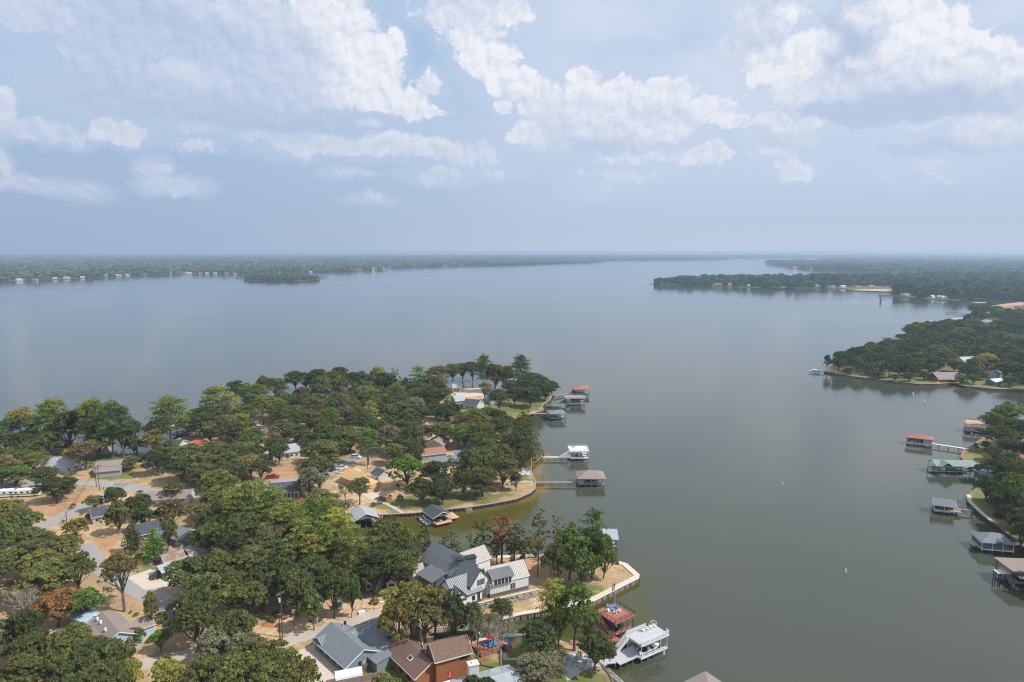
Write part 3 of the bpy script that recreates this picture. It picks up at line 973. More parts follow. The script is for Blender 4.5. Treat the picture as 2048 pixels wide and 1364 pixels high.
# ------------------------------------------------------------------ trees
def leaf_quads(C_, Nrm, size, rng):
    n = len(C_)
    r = rng.normal(size=(n, 3))
    r /= np.linalg.norm(r, axis=1)[:, None]
    nr = Nrm + r * .75
    nr /= np.linalg.norm(nr, axis=1)[:, None]
    a = np.cross(nr, rng.normal(size=(n, 3)))
    a /= np.linalg.norm(a, axis=1)[:, None]
    b = np.cross(nr, a)
    s = (size * rng.uniform(.6, 1.25, n))[:, None]
    k = rng.uniform(.55, .9, n)[:, None]
    a, b = a * s * .5, b * s * .5 * k
    V = np.stack([C_ - a - b, C_ + a - b * .7, C_ + a * .8 + b, C_ - a * .9 + b * .9], 1).reshape(-1, 3)
    F = np.arange(n * 4).reshape(n, 4)
    return V, F


def crown_mesh(name, clumps, per, size, seed, m=None):
    """clumps: (x, y, z, rx, rz, tone)"""
    rng = np.random.default_rng(seed)
    cl = np.array(clumps)
    k = len(cl)
    w = cl[:, 3] ** 2
    cnt = np.maximum(3, (w / w.mean() * per)).astype(int)
    idx = np.repeat(np.arange(k), cnt)
    n = len(idx)
    d = rng.normal(size=(n, 3))
    d /= np.linalg.norm(d, axis=1)[:, None]
    d[:, 2] = np.where(d[:, 2] < -.3, -d[:, 2], d[:, 2])
    rr = rng.uniform(.55, 1.08, n)
    R = np.stack([cl[idx, 3], cl[idx, 3], cl[idx, 4]], 1)
    Cc = cl[idx, :3] + d * R * rr[:, None]
    V, F = leaf_quads(Cc, d, size, rng)
    tone = np.clip(cl[idx, 5] + rng.normal(0, .14, n), 0, 1)
    return np_mesh(name, V, F, m or M['leaf'], tone)


def limb(mb, a, b, r0, r1, rng, sag=.12, n=5):
    a, b = Vector(a), Vector(b)
    L = (b - a).length
    pts, rad = [], []
    off = Vector(rng.normal(size=3)) * L * sag
    for i in range(n):
        t = i / (n - 1)
        p = a.lerp(b, t) + off * math.sin(math.pi * t) * .6 + Vector((0, 0, 1)) * L * .10 * math.sin(math.pi * t)
        pts.append(p)
        rad.append(r0 + (r1 - r0) * t)
    mb.tube(pts, rad, 5, cap=False)
    return pts


def oak(seed, h=11.0, R=6.5, base=.17, nl=21, sparse=1.0, size=.50, per=21, flat=1.0, narrow=False):
    rng = np.random.default_rng(seed)
    mb = MB()
    lean = rng.normal(0, .5, 2)
    fork = Vector((lean[0] * .5, lean[1] * .5, h * base))
    mb.tube([(0, 0, -.3), (lean[0] * .1, lean[1] * .1, h * base * .5), fork], [.42, .33, .3], 7, cap=False)
    lobes, clumps = [], []
    for i in range(nl):
        if i == 0:
            a, q = 0, 0
        else:
            a = i * 2.399 + rng.uniform(-.35, .35)
            q = math.sqrt(i / nl) * rng.uniform(.82, 1.05)
        rx = R * rng.uniform(.21, .42)
        top = (1 - (q * .92) ** 2.2)
        zc = h * (base + .14) + (h * (1 - base - .14) - rx * .7) * (.16 + .84 * max(top, 0)) * rng.uniform(.82, 1.04)
        if i % 3 == 0 and q > .45:
            zc -= h * .14
            q *= .9
        x, y = math.cos(a) * q * (R - rx * .6), math.sin(a) * q * (R - rx * .6)
        lobes.append((x + lean[0], y + lean[1], zc, rx))
    for (x, y, z, rx) in lobes:
        limb(mb, fork + Vector((0, 0, rng.uniform(-.6, .8))), (x, y, z - rx * .2), .17, .05, rng)
        lt = rng.uniform(.32, .72)
        nc = int(13 * sparse * (rx / (R * .33)) ** 1.3) + 3
        for j in range(nc):
            d = rng.normal(size=3)
            d /= np.linalg.norm(d)
            if d[2] < -.35:
                d[2] *= -1
            rz = rx * .72 * flat
            c = (x + d[0] * rx * .86, y + d[1] * rx * .86, z + d[2] * rz * .86)
            s = rx * rng.uniform(.24, .42)
            clumps.append((*c, s, s * .75, np.clip(lt + rng.normal(0, .13) + .06 * d[2], .05, .95)))
            if sparse < .8:
                limb(mb, (x, y, z - rx * .2), c, .05, .02, rng, n=3)
    return clumps, mb, per, size


def pine(seed, h=22.0, R=5.5, base=.32, nb=34, size=.5, per=24, round_=True):
    rng = np.random.default_rng(seed)
    mb = MB()
    lean = rng.normal(0, .6, 2)
    pts = [(0, 0, -.3), (lean[0] * .3, lean[1] * .3, h * .35), (lean[0] * .7, lean[1] * .7, h * .7), (lean[0], lean[1], h * .97)]
    mb.tube(pts, [.36, .30, .19, .05], 7, cap=False)
    clumps = []
    for i in range(nb):
        t = (i + .5) / nb
        z = h * (base + (1 - base) * t ** .9 * .95)
        prof = math.sin(math.pi * (.20 + .74 * t)) ** .75
        r = R * prof * rng.uniform(.55, 1.08)
        a = i * 2.399 + rng.uniform(-.4, .4)
        x0, y0 = lean[0] * z / h, lean[1] * z / h
        x, y = x0 + math.cos(a) * r, y0 + math.sin(a) * r
        z2 = z + r * .12
        limb(mb, (x0, y0, z - r * .12), (x, y, z2), .09, .03, rng, .05, 4)
        lt = rng.uniform(.35, .75)
        for j in range(3 if r > R * .35 else 2):
            q = 1 - j * .30
            s = R * rng.uniform(.17, .27)
            clumps.append((x0 + (x - x0) * q + rng.normal(0, .4), y0 + (y - y0) * q + rng.normal(0, .4), z2 + rng.normal(0, .3) + .3, s, s * .62, np.clip(lt + rng.normal(0, .1), 0, 1)))
    clumps.append((lean[0], lean[1], h * .97, R * .25, R * .22, .7))
    return clumps, mb, per, size


def cone_tree(seed, h=12.0, R=3.3, size=.42, per=20, nb=62, p=.8, base=.10):
    rng = np.random.default_rng(seed)
    mb = MB()
    mb.tube([(0, 0, -.3), (0, 0, h * .5), (0, 0, h * .95)], [.3, .18, .03], 6, cap=False)
    clumps = []
    for i in range(nb):
        t = (i + .5) / nb
        z = h * (base + (1 - base) * t)
        r = R * ((1 - t) ** p) * min(1, t * 6 + .45) * rng.uniform(.75, 1.1)
        a = i * 2.399
        s = R * (.30 - .14 * t)
        clumps.append((math.cos(a) * r, math.sin(a) * r, z, s, s * 1.1, rng.uniform(.25, .8)))
        if r > R * .4:
            clumps.append((math.cos(a) * r * .5, math.sin(a) * r * .5, z + .2, s, s, rng.uniform(.2, .6)))
    return clumps, mb, per, size


def tall_tree(seed, h=16.0, R=3.6, base=.38, size=.42, per=15, nl=16, sparse=.75):
    rng = np.random.default_rng(seed)
    mb = MB()
    lean = rng.normal(0, .5, 2)
    mb.tube([(0, 0, -.3), (lean[0] * .4, lean[1] * .4, h * .4), (lean[0], lean[1], h * .9)], [.27, .2, .05], 6, cap=False)
    clumps = []
    for i in range(nl):
        t = (i + .3) / nl
        z = h * (base + (1 - base) * t * .97)
        r = R * math.sin(math.pi * (.16 + .72 * t)) ** .8 * rng.uniform(.35, .9)
        a = i * 2.399 + rng.uniform(-.4, .4)
        rx = R * rng.uniform(.28, .44) * (1 - .4 * t)
        x, y = lean[0] * z / h + math.cos(a) * r, lean[1] * z / h + math.sin(a) * r
        limb(mb, (lean[0] * z / h * .8, lean[1] * z / h * .8, z - h * .09), (x, y, z), .09, .03, rng)
        lt = rng.uniform(.3, .75)
        for j in range(int(11 * sparse)):
            d = rng.normal(size=3)
            d /= np.linalg.norm(d)
            s = rx * rng.uniform(.3, .5)
            clumps.append((x + d[0] * rx, y + d[1] * rx, z + d[2] * rx * .95, s, s * .85, np.clip(lt + rng.normal(0, .13), 0, 1)))
    return clumps, mb, per, size


def dead_tree(seed, h=14.0, R=6.0, leaf=0.0):
    rng = np.random.default_rng(seed)
    mb = MB()
    fork = Vector((.3, .1, h * .32))
    mb.tube([(0, 0, -.3), (.15, 0, h * .16), fork], [.42, .34, .3], 7, cap=False)
    clumps = []

    def grow(p, d, L, r, lv):
        e = p + d * L
        limb(mb, p, e, r, r * .55, rng, .10, 4)
        if lv == 0:
            for _ in range(3):
                dd = (d + Vector(rng.normal(size=3)) * .7).normalized()
                mb.tube([e, e + dd * L * .5], [.03, .012], 3, cap=False)
            if rng.random() < leaf:
                clumps.append((e.x, e.y, e.z, .8, .6, rng.uniform(.3, .8)))
            return
        for k in range(3):
            dd = (d * .8 + Vector(rng.normal(size=3)) * .55 + Vector((0, 0, .18))).normalized()
            grow(e if k else p.lerp(e, .7), dd, L * rng.uniform(.62, .82), r * .6, lv - 1)
    for k in range(5):
        a = k * 1.257 + rng.uniform(-.4, .4)
        d = Vector((math.cos(a) * .7, math.sin(a) * .7, 1)).normalized()
        grow(fork, d, h * .21, .18, 3)
    return clumps, mb, 14, .4


def bush(seed, h=2.6, R=1.9, size=.26, per=26, n=40):
    rng = np.random.default_rng(seed)
    mb = MB()
    mb.tube([(0, 0, -.2), (0, 0, h * .5)], [.12, .06], 5, cap=False)
    cl = []
    for i in range(n):
        d = rng.normal(size=3)
        d /= np.linalg.norm(d)
        d[2] = abs(d[2]) if d[2] < -.4 else d[2]
        cl.append((d[0] * R * .75, d[1] * R * .75, h * .5 + d[2] * h * .42, R * .27, R * .24, rng.uniform(.25, .75)))
    return cl, mb, per, size


PROTO = {}


def proto(kind, spec, h, R):
    cl, mb, per, size = spec
    # heights and radii as really built
    V = None
    if cl:
        cm = crown_mesh(kind + '_crown', cl, per, size, len(PROTO) + 5)
        co = np.zeros(len(cm.vertices) * 3, np.float32)
        cm.vertices.foreach_get('co', co)
        co = co.reshape(-1, 3)
        h = float(np.percentile(co[:, 2], 99.7))
        R = float(np.percentile(np.hypot(co[:, 0], co[:, 1]), 97))
    else:
        cm = None
    tm = mb.mesh(kind + '_trunk', M['bark'], True)
    PROTO.setdefault(kind, []).append((cm, tm, h, R))


for i in range(8):
    proto('oak', oak(20 + i, h=11 + (i % 3), R=6.5 + .5 * (i % 2), nl=20 + i), 11, 6.5)
for i in range(2):
    proto('thin_oak', oak(40 + i, h=13, R=6.2, base=.32, nl=16, sparse=.66, per=15), 13, 6)
for i in range(3):
    proto('pine', pine(50 + i), 22, 5.5)
proto('wide_pine', pine(57, h=21, R=8.5, base=.30, nb=46, per=34, size=.58), 21, 8.5)
for i in range(3):
    proto('tall', tall_tree(60 + i), 16, 3.6)
proto('cone', cone_tree(70), 12, 3.3)
proto('cypress', cone_tree(72, h=26, R=8, size=.6, per=34, nb=110, p=.62, base=.06), 26, 8)
proto('dead', dead_tree(80), 14, 6)
proto('dead_leafy', dead_tree(81, leaf=.55), 14, 6)
proto('bush', bush(90), 2.6, 1.9)
proto('bush', bush(91, n=30, size=.34), 2.6, 1.9)

TONE = {'dark': (0.088, 0.106, 0.045), 'mid': (0.118, 0.133, 0.052), 'olive': (0.15, 0.16, 0.058), 'green': (0.115, 0.165, 0.05), 'bright': (0.13, 0.21, 0.05), 'pinegreen': (0.185, 0.215, 0.062), 'yellow': (0.263, 0.252, 0.062), 'rust': (0.258, 0.134, 0.056), 'brown': (0.158, 0.138, 0.065), 'pale': (0.206, 0.176, 0.082), 'autumn': (0.2, 0.178, 0.06), 'greyg': (0.177, 0.171, 0.113), 'blue': (0.093, 0.118, 0.07), 'bronze': (0.13, 0.14, 0.055)}
TWORD = {'dark': 'dark green', 'mid': 'mid green', 'olive': 'olive green', 'green': 'fresh green', 'bright': 'bright green', 'pinegreen': 'light green',
         'yellow': 'yellowish', 'rust': 'rust orange', 'brown': 'browning', 'pale': 'pale olive', 'autumn': 'yellow-brown', 'greyg': 'grey-green',
         'blue': 'deep green', 'bronze': 'bronze green'}
KIND = {'oak': ('oak_tree', 'oak', 'oak tree', 'broad oaks among the houses'), 'thin_oak': ('oak_tree', 'open-crowned oak', 'oak tree', 'broad oaks among the houses'),
        'pine': ('pine_tree', 'tall pine', 'pine tree', 'tall pines'), 'wide_pine': ('pine_tree', 'wide-crowned pine', 'pine tree', 'tall pines'),
        'tall': ('slender_tree', 'slender tree', 'tree', 'slender trees'), 'cone': ('conical_tree', 'conical tree', 'tree', 'conical trees'),
        'cypress': ('cypress_tree', 'large cypress', 'cypress tree', 'conical trees'),
        'dead': ('bare_tree', 'bare leafless tree', 'dead tree', 'bare trees'), 'dead_leafy': ('bare_tree', 'nearly bare tree', 'dead tree', 'bare trees'),
        'bush': ('bush', 'rounded bush', 'bush', 'bushes in the yards')}
TREES = []


def plant(kind, x, y, h, w, tone, label=None, z=1.3, var=None, trunk_col=None):
    """h: height in m, w: crown width in m"""
    P = PROTO[kind]
    cm, tm, ph, pr = P[(random.randrange(len(P)) if var is None else var) % len(P)]
    nm, word, cat, grp = KIND[kind]
    if nm == 'oak_tree' and tone not in ('dark', 'mid', 'blue', 'bronze', 'olive'):
        nm, cat, grp = 'leafy_tree', 'tree', 'leafy trees among the houses'
    t = thing(nm, label or '', cat, (x, y, z), random.uniform(0, 6.28), grp)
    s = w / 2 / pr
    e_ = random.uniform(.88, 1.14)
    t.scale = (s * e_, s / e_, h / ph)
    c = TONE[tone]
    j = random.uniform(.86, 1.16)
    q = random.uniform(-.06, .06)
    if cm:
        o = obj('crown', cm, t)
        o.color = (c[0] * j * (1 + q * 1.6), c[1] * j, c[2] * j * (1 - q), 1)
    o = obj('trunk', tm, t)
    o.color = trunk_col or ((.17, .14, .11, 1) if kind in ('pine', 'wide_pine') else (.14, .12, .10, 1))
    if kind.startswith('dead'):
        o.color = (.27, .23, .20, 1)
    TREES.append(dict(o=t, kind=kind, x=x, y=y, h=h, w=w, tone=tone, label=label))
    return t


def at_top(px, ytop, h):
    p = W(px, ytop, 1.3 + h)
    return p.x, p.y


def T(px, ytop, h, wpx, kind, tone, label=None, var=None, trunk_col=None):
    """a tree whose crown top shows at (px, ytop); wpx is its crown width in photo pixels"""
    h0 = h
    for _ in range(9):
        x, y = at_top(px, ytop, h)
        if any(inside(pl, np.array([x]), np.array([y]))[0] and edge_dist(pl, np.array([x]), np.array([y]))[0][0] > 2 for pl in (NEAR, HEAD, SIDE)):
            break
        h *= 1.05
    else:
        h = h0
        x, y = at_top(px, ytop, h)
    d = PX(x, y, 1.3 + h * .7)[2]
    return plant(kind, x, y, h, wpx * d / FOC, tone, label, var=var, trunk_col=trunk_col)


# bottom left
T(240, 1106, 17, 88, 'thin_oak', 'pale', 'tall thin pale olive tree with a light trunk in the dry grass by the road bend')
T(305, 1058, 11, 44, 'cone', 'bright', 'bright green cone-shaped tree on the small lawn left of the metal-roofed carport')
T(262, 1042, 11, 38, 'cone', 'dark', 'dark cedar with ragged outline left of the bright green cone-shaped tree')
T(110, 1186, 9.5, 96, 'oak', 'rust', 'rust orange oak over the yard left of the taupe-roofed blue house')
T(40, 1165, 13, 95, 'dead', 'brown', 'pale grey leafless tree at the edge beside the rust orange oak')
T(320, 1226, 3.0, 26, 'bush', 'bronze', 'round olive bush standing alone in the dry yard near the road')
T(347, 1236, 3.2, 26, 'bush', 'brown', 'brown shrub between the round olive bush and the shaded lawn')
T(319, 1260, 5.6, 42, 'oak', 'bright', 'small bright green tree in the dry yard below the round olive bush')
T(262, 1258, 3.5, 48, 'bush', 'rust', 'rusty red shrub against the blue gable wall of the taupe-roofed house')
T(279, 1258, 4, 26, 'bush', 'green', 'green shrub at the corner of the taupe-roofed house')
T(335, 1322, 8, 70, 'oak', 'yellow', 'yellow-green tree at the bottom edge below the gravel lane')
T(260, 1318, 8, 60, 'oak', 'yellow', 'yellowish small tree left of the gravel lane at the bottom edge')
T(165, 1180, 9, 70, 'oak', 'green', 'fresh green oak right behind the rust orange oak')
T(345, 1200, 4.2, 26, 'bush', 'greyg')
T(392, 1205, 13, 85, 'oak', 'mid', 'oak with a visible dark trunk at the bend of the shaded lawn')
T(20, 1240, 8, 60, 'oak', 'bright', 'bright green small tree at the left edge beside the parked white van')
for a_ in [(60, 1268, 'dark'), (125, 1262, 'mid'), (190, 1275, 'dark'), (40, 1310, 'mid'), (110, 1305, 'olive'), (170, 1312, 'dark'), (235, 1285, 'olive'), (215, 1330, 'dark'),
           (455, 1228, 'mid'), (430, 1262, 'greyg'), (490, 1270, 'greyg'), (520, 1285, 'olive'), (560, 1300, 'olive'), (470, 1312, 'olive'), (410, 1320, 'mid'), (590, 1322, 'bronze'), (530, 1330, 'olive')]:
    T(a_[0], a_[1], random.uniform(10, 12.5), random.uniform(85, 108), 'oak', a_[2])
# mass in the middle of the block
for a_ in [(380, 1112, 100, 'bronze'), (440, 1105, 95, 'olive'), (500, 1095, 95, 'bronze'), (545, 1080, 100, 'mid'), (600, 1085, 95, 'mid'), (650, 1085, 90, 'dark'),
           (405, 1150, 95, 'olive'), (460, 1145, 95, 'mid'), (520, 1130, 90, 'dark'), (575, 1120, 95, 'mid'), (625, 1115, 90, 'dark'), (680, 1105, 85, 'dark'), (385, 1180, 75, 'mid'),
           (500, 1165, 70, 'mid'), (590, 1140, 75, 'mid'), (665, 1140, 70, 'mid'), (700, 1150, 42, 'green'), (720, 1080, 85, 'mid'), (625, 1178, 50, 'green')]:
    T(a_[0], a_[1], random.uniform(11, 14), a_[2], 'oak', a_[3])
T(475, 1036, 15, 120, 'oak', 'dark', 'broad dark green oak right of the rusty metal roof')
T(455, 1060, 13, 80, 'oak', 'dark')
# bright pines and yellow pines
T(505, 962, 21, 105, 'wide_pine', 'pinegreen', 'light green spreading pine above the broad dark oak')
T(462, 985, 18, 80, 'pine', 'pinegreen')
T(545, 975, 20, 85, 'pine', 'pinegreen')
T(585, 1005, 19, 80, 'pine', 'pinegreen')
T(545, 1015, 16, 75, 'pine', 'pinegreen')
T(505, 1010, 15, 70, 'pine', 'green')
T(640, 996, 23, 100, 'wide_pine', 'pinegreen', 'tall light green pine left of the yellow-tipped pines')
T(675, 1018, 22, 75, 'pine', 'yellow', 'yellow-tipped tall pine left of the grey canal boathouse')
T(605, 1035, 19, 80, 'pine', 'pinegreen')
T(650, 1045, 19, 85, 'pine', 'pinegreen')
T(700, 1050, 19, 62, 'pine', 'pinegreen')
T(625, 1068, 17, 70, 'pine', 'yellow')
T(690, 1078, 16, 60, 'pine', 'olive')
# oaks along the canal and behind the farmhouse
T(775, 1044, 15, 95, 'oak', 'bronze', 'bronze green oak reaching over the canal left of the farmhouse')
T(815, 1068, 14, 80, 'oak', 'mid')
T(770, 1085, 13, 85, 'oak', 'dark')
T(745, 1105, 13, 80, 'oak', 'dark')
T(800, 1100, 13, 75, 'oak', 'mid', 'oak standing over the small white shed')
T(830, 1090, 12, 55, 'oak', 'greyg')
T(850, 1052, 13, 48, 'tall', 'dark', 'dark slender tree on the canal bank behind the farmhouse roofs')
T(905, 1056, 12, 52, 'tall', 'greyg', 'grey-green slender tree on the canal bank right of the dark one')
T(962, 1036, 16, 52, 'tall', 'green', 'green double-trunked tree behind the farmhouse chimney')
T(1003, 1025, 17, 62, 'tall', 'rust', 'rusty leaved slender tree behind the right wing of the farmhouse', var=0)
T(993, 1075, 10, 28, 'tall', 'brown')
T(1028, 1046, 15, 50, 'tall', 'bronze', 'bronze slender tree at the gable end of the farmhouse')
T(1048, 1058, 13, 44, 'tall', 'olive')
T(1076, 1020, 21, 54, 'tall', 'autumn', 'tallest slender tree with thin yellowing crown on the grassy point', var=1)
T(1114, 1030, 13, 36, 'tall', 'pale', 'small pale tree on the canal side of the grassy point')
T(1190, 1018, 21, 66, 'pine', 'green', 'tall green pine on the canal side of the grassy point')
T(1140, 1052, 17, 90, 'oak', 'green', 'large leafy green tree in the middle of the grassy point')
T(1185, 1062, 15, 90, 'oak', 'green', 'leafy green tree right of the middle on the grassy point')
T(1120, 1090, 13, 78, 'oak', 'mid', 'lower leafy tree left of the middle on the grassy point')
T(1165, 1095, 12, 72, 'oak', 'green')
T(1208, 1095, 10, 46, 'oak', 'mid')
# foreground right
T(1108, 1158, 13, 72, 'pine', 'yellow', 'yellow-green bushy pine beside the stone retaining wall')
T(1150, 1172, 17, 98, 'thin_oak', 'green', 'tall open green tree over the inner canal left of the red deck')
T(1118, 1190, 13, 60, 'oak', 'pinegreen')
T(1082, 1240, 9.5, 92, 'oak', 'dark', 'dark rounded oak on the lawn between playground and red walkway')
T(1190, 1270, 9, 82, 'oak', 'dark', 'dark oak shading the patio by the grey walkway')
T(1085, 1318, 7, 105, 'oak', 'greyg', 'grey-green oak at the bottom edge right of the pale metal roof')
T(912, 1176, 14, 52, 'tall', 'dark', 'dark green narrow tree in front of the white gable wall')
T(905, 1195, 11, 50, 'oak', 'blue', 'deep green tree at the foot of the farmhouse terrace')
T(942, 1206, 11, 46, 'oak', 'blue', 'deep green round tree left of the terrace wall')
T(1003, 1199, 6, 56, 'oak', 'dark', 'low dark oak against the stone retaining wall')
T(1000, 1212, 16, 95, 'dead', 'brown', 'big grey leafless tree beside the playground deck', var=0)
T(955, 1222, 13, 60, 'dead_leafy', 'olive', 'half-bare olive tree left of the big grey leafless tree')
T(985, 1232, 10, 56, 'dead_leafy', 'brown')
T(925, 1310, 4.2, 40, 'bush', 'greyg', 'grey-green feathery shrub beside the cedar house door')
T(792, 1312, 3, 22, 'bush', 'bright', 'clipped round bush on the lawn nearest the cedar house corner')
T(807, 1330, 2.4, 18, 'bush', 'green', 'clipped round bush, middle one of the row beside the cedar house')
T(829, 1344, 2.6, 22, 'bush', 'bright', 'clipped round bush, lowest one of the row beside the cedar house')
T(822, 1164, 16, 120, 'thin_oak', 'autumn', 'large yellow-brown tree behind the grey shingle roof, left half')
T(868, 1176, 14, 90, 'thin_oak', 'brown', 'browning tree behind the cedar house, beside the farmhouse')
T(800, 1200, 14, 90, 'oak', 'autumn', 'yellow-brown oak shading the grey shingle roof')
T(850, 1205, 13, 100, 'thin_oak', 'olive', 'olive tree over the brown roof of the cedar house')
T(898, 1218, 11, 50, 'thin_oak', 'autumn')
# left and upper left
T(337, 793, 22, 84, 'wide_pine', 'pinegreen', 'lone wide-crowned pine on the left lake shore')
T(105, 797, 19, 60, 'wide_pine', 'pinegreen', 'light green pine left of the big pine group on the left shore')
for a_ in [(20, 838, 'dark'), (60, 832, 'mid'), (95, 838, 'dark'), (140, 842, 'bronze'), (175, 838, 'dark'), (215, 846, 'dark'), (245, 850, 'mid'), (10, 862, 'dark'), (50, 860, 'bronze'), (90, 862, 'mid'), (315, 838, 'dark'), (372, 830, 'dark')]:
    T(a_[0], a_[1], random.uniform(9, 11), random.uniform(46, 56), 'oak', a_[2])
T(38, 817, 12, 48, 'oak', 'yellow', 'yellow tree peeking over the canopy at the far left')
T(168, 803, 20, 66, 'pine', 'pinegreen')
T(185, 797, 21, 62, 'wide_pine', 'pinegreen', 'light green pine at the centre of the left shore group')
T(218, 802, 21, 70, 'wide_pine', 'green')
T(240, 812, 20, 50, 'pine', 'dark')
T(85, 808, 18, 50, 'pine', 'green')
T(135, 822, 15, 60, 'oak', 'dark')
T(270, 842, 12, 54, 'thin_oak', 'dark', 'dark open-crowned oak at the small cove on the left')
T(268, 873, 8, 34, 'oak', 'green', 'small green tree on the lawn by the small cove')
T(170, 884, 13, 100, 'thin_oak', 'brown', 'umbrella-shaped brown oak over the taupe-roofed cottage')
T(262, 912, 6.5, 36, 'oak', 'bronze')
T(305, 860, 13, 46, 'oak', 'autumn')
T(138, 955, 7, 60, 'oak', 'dark')
T(190, 992, 6, 40, 'oak', 'brown', 'rust-brown bushy tree beside the road junction')
T(275, 992, 9, 60, 'oak', 'dark')
T(350, 965, 8, 55, 'thin_oak', 'mid')
T(150, 1040, 7, 50, 'oak', 'autumn')
T(228, 975, 9, 44, 'oak', 'mid')
T(400, 815, 13, 70, 'oak', 'dark', 'dark rounded tree right of the lone shore pine')
T(435, 770, 19, 66, 'pine', 'pinegreen', 'light green pine at the left end of the far shore treeline')
T(418, 778, 17, 44, 'pine', 'green')
T(455, 785, 17, 46, 'pine', 'yellow')
T(505, 768, 20, 72, 'wide_pine', 'green', 'broad green pine second in the far shore treeline')
T(530, 752, 15, 40, 'oak', 'olive')
for a_ in [(330, 884, 72, 'dark'), (375, 890, 68, 'mid'), (315, 905, 70, 'dark'), (360, 917, 78, 'dark'), (402, 907, 60, 'olive'), (425, 882, 60, 'pale'), (450, 905, 60, 'bronze'), (470, 922, 52, 'mid'), (500, 892, 60, 'dark'),
           (60, 905, 70, 'olive'), (25, 900, 60, 'mid'), (28, 932, 58, 'green'), (88, 935, 56, 'dark'), (110, 955, 66, 'dark'), (232, 1004, 52, 'bronze'), (285, 1012, 50, 'dark'), (340, 1002, 66, 'brown'), (392, 1010, 74, 'pale'), (330, 1035, 44, 'olive'),
           (870, 806, 50, 'dark'), (842, 812, 50, 'mid'), (815, 824, 52, 'dark'), (560, 815, 50, 'mid'), (480, 820, 50, 'dark'), (548, 872, 50, 'mid'), (592, 852, 55, 'dark'), (632, 888, 60, 'bronze'), (668, 882, 58, 'dark'), (808, 868, 58, 'dark'),
           (832, 884, 38, 'mid'), (790, 888, 50, 'olive'), (556, 886, 44, 'mid'), (520, 918, 40, 'bronze'), (410, 1050, 60, 'mid'), (440, 1000, 50, 'bronze'), (300, 1185, 30, 'olive'), (150, 1110, 70, 'mid'), (120, 1075, 70, 'olive'), (60, 1060, 80, 'bronze')]:
    T(a_[0], a_[1], random.uniform(9, 12), a_[2], 'oak' if a_[3] != 'pale' else 'thin_oak', a_[3])
FARLINE = [(470, 762, 'dark'), (488, 766, 'blue'), (553, 757, 'dark'), (590, 742, 'dark'), (612, 744, 'bronze'), (635, 739, 'dark'), (662, 742, 'bronze'), (678, 734, 'dark'), (705, 745, 'dark'),
           (722, 744, 'blue'), (735, 752, 'mid'), (770, 745, 'dark'), (810, 757, 'dark'), (860, 748, 'brown'), (880, 732, 'bronze'), (905, 728, 'bronze'), (925, 726, 'dark'), (945, 724, 'dark'),
           (990, 728, 'bronze'), (1010, 733, 'dark'), (1062, 745, 'blue'), (1078, 760, 'dark'), (1045, 757, 'dark'), (1090, 766, 'dark'), (1060, 775, 'dark'), (1030, 772, 'dark'), (1000, 778, 'dark'),
           (675, 752, 'olive'), (715, 768, 'mid'), (640, 752, 'bronze')]
for (x_, y_, c_) in FARLINE:
    T(x_, y_, random.uniform(12, 15), random.uniform(40, 54), 'oak', c_)
T(755, 733, 15, 36, 'oak', 'yellow', 'yellow-green tree standing out of the far shore treeline')
T(790, 736, 14, 28, 'tall', 'greyg', 'thin grey-green tree right of the yellow one in the far treeline')
T(837, 732, 16, 46, 'pine', 'bright', 'flat-topped bright green pine in the far treeline')
T(882, 748, 10, 34, 'oak', 'pale')
T(968, 709, 21, 42, 'wide_pine', 'bronze', 'tall bronze pine rising above the point houses')
T(1042, 709, 23, 42, 'wide_pine', 'mid', 'tall lone pine at the tip of the peninsula, water behind it')
T(968, 765, 13, 34, 'thin_oak', 'pale', 'pale olive tree in front of the point houses')
T(860, 770, 17, 46, 'pine', 'dark')
T(893, 775, 15, 36, 'pine', 'green')
T(840, 775, 15, 40, 'pine', 'mid')
T(1047, 826, 25, 86, 'cypress', 'bronze', 'huge brownish cypress on the shore by the white pier')
T(950, 818, 15, 66, 'pine', 'green', 'dense green pine beside the huge cypress, inland')
T(930, 848, 12, 62, 'oak', 'green')
T(915, 868, 8, 28, 'oak', 'bright', 'small lime-green tree near the brown-roofed sage house')
T(995, 820, 12, 44, 'oak', 'dark')
T(1010, 842, 12, 44, 'oak', 'mid')
T(970, 868, 11, 60, 'oak', 'mid')
T(1020, 880, 12, 56, 'oak', 'bronze')
T(815, 915, 14, 92, 'oak', 'bright', 'bright green maple beside the small white shed with a dark roof')
T(868, 922, 13, 66, 'oak', 'dark')
T(908, 912, 14, 50, 'tall', 'blue')
T(952, 898, 15, 84, 'oak', 'mid')
T(985, 893, 15, 90, 'oak', 'mid', 'large rounded oak at the inner corner of the upper lawn')
T(1005, 915, 13, 70, 'oak', 'bronze')
T(925, 940, 12, 60, 'oak', 'dark')
T(965, 935, 12, 66, 'oak', 'mid')
T(845, 955, 11, 60, 'oak', 'dark')
T(885, 960, 10, 56, 'oak', 'dark')
T(1033, 944, 8, 26, 'oak', 'bronze', 'small lone tree on the dry grass by the long timber pier')
T(640, 915, 15, 88, 'oak', 'mid', 'large mid green tree left of the bare plywood house')
T(615, 935, 13, 60, 'oak', 'greyg')
T(718, 955, 11, 50, 'thin_oak', 'bronze', 'thin dark-trunked oak in front of the bare plywood house')
T(690, 965, 9, 40, 'dead_leafy', 'brown')
T(735, 855, 18, 50, 'pine', 'green', 'tall green pine beside the street where the white cars stand')
T(700, 860, 12, 60, 'oak', 'bronze')
T(1024, 760, 12, 40, 'oak', 'dark')
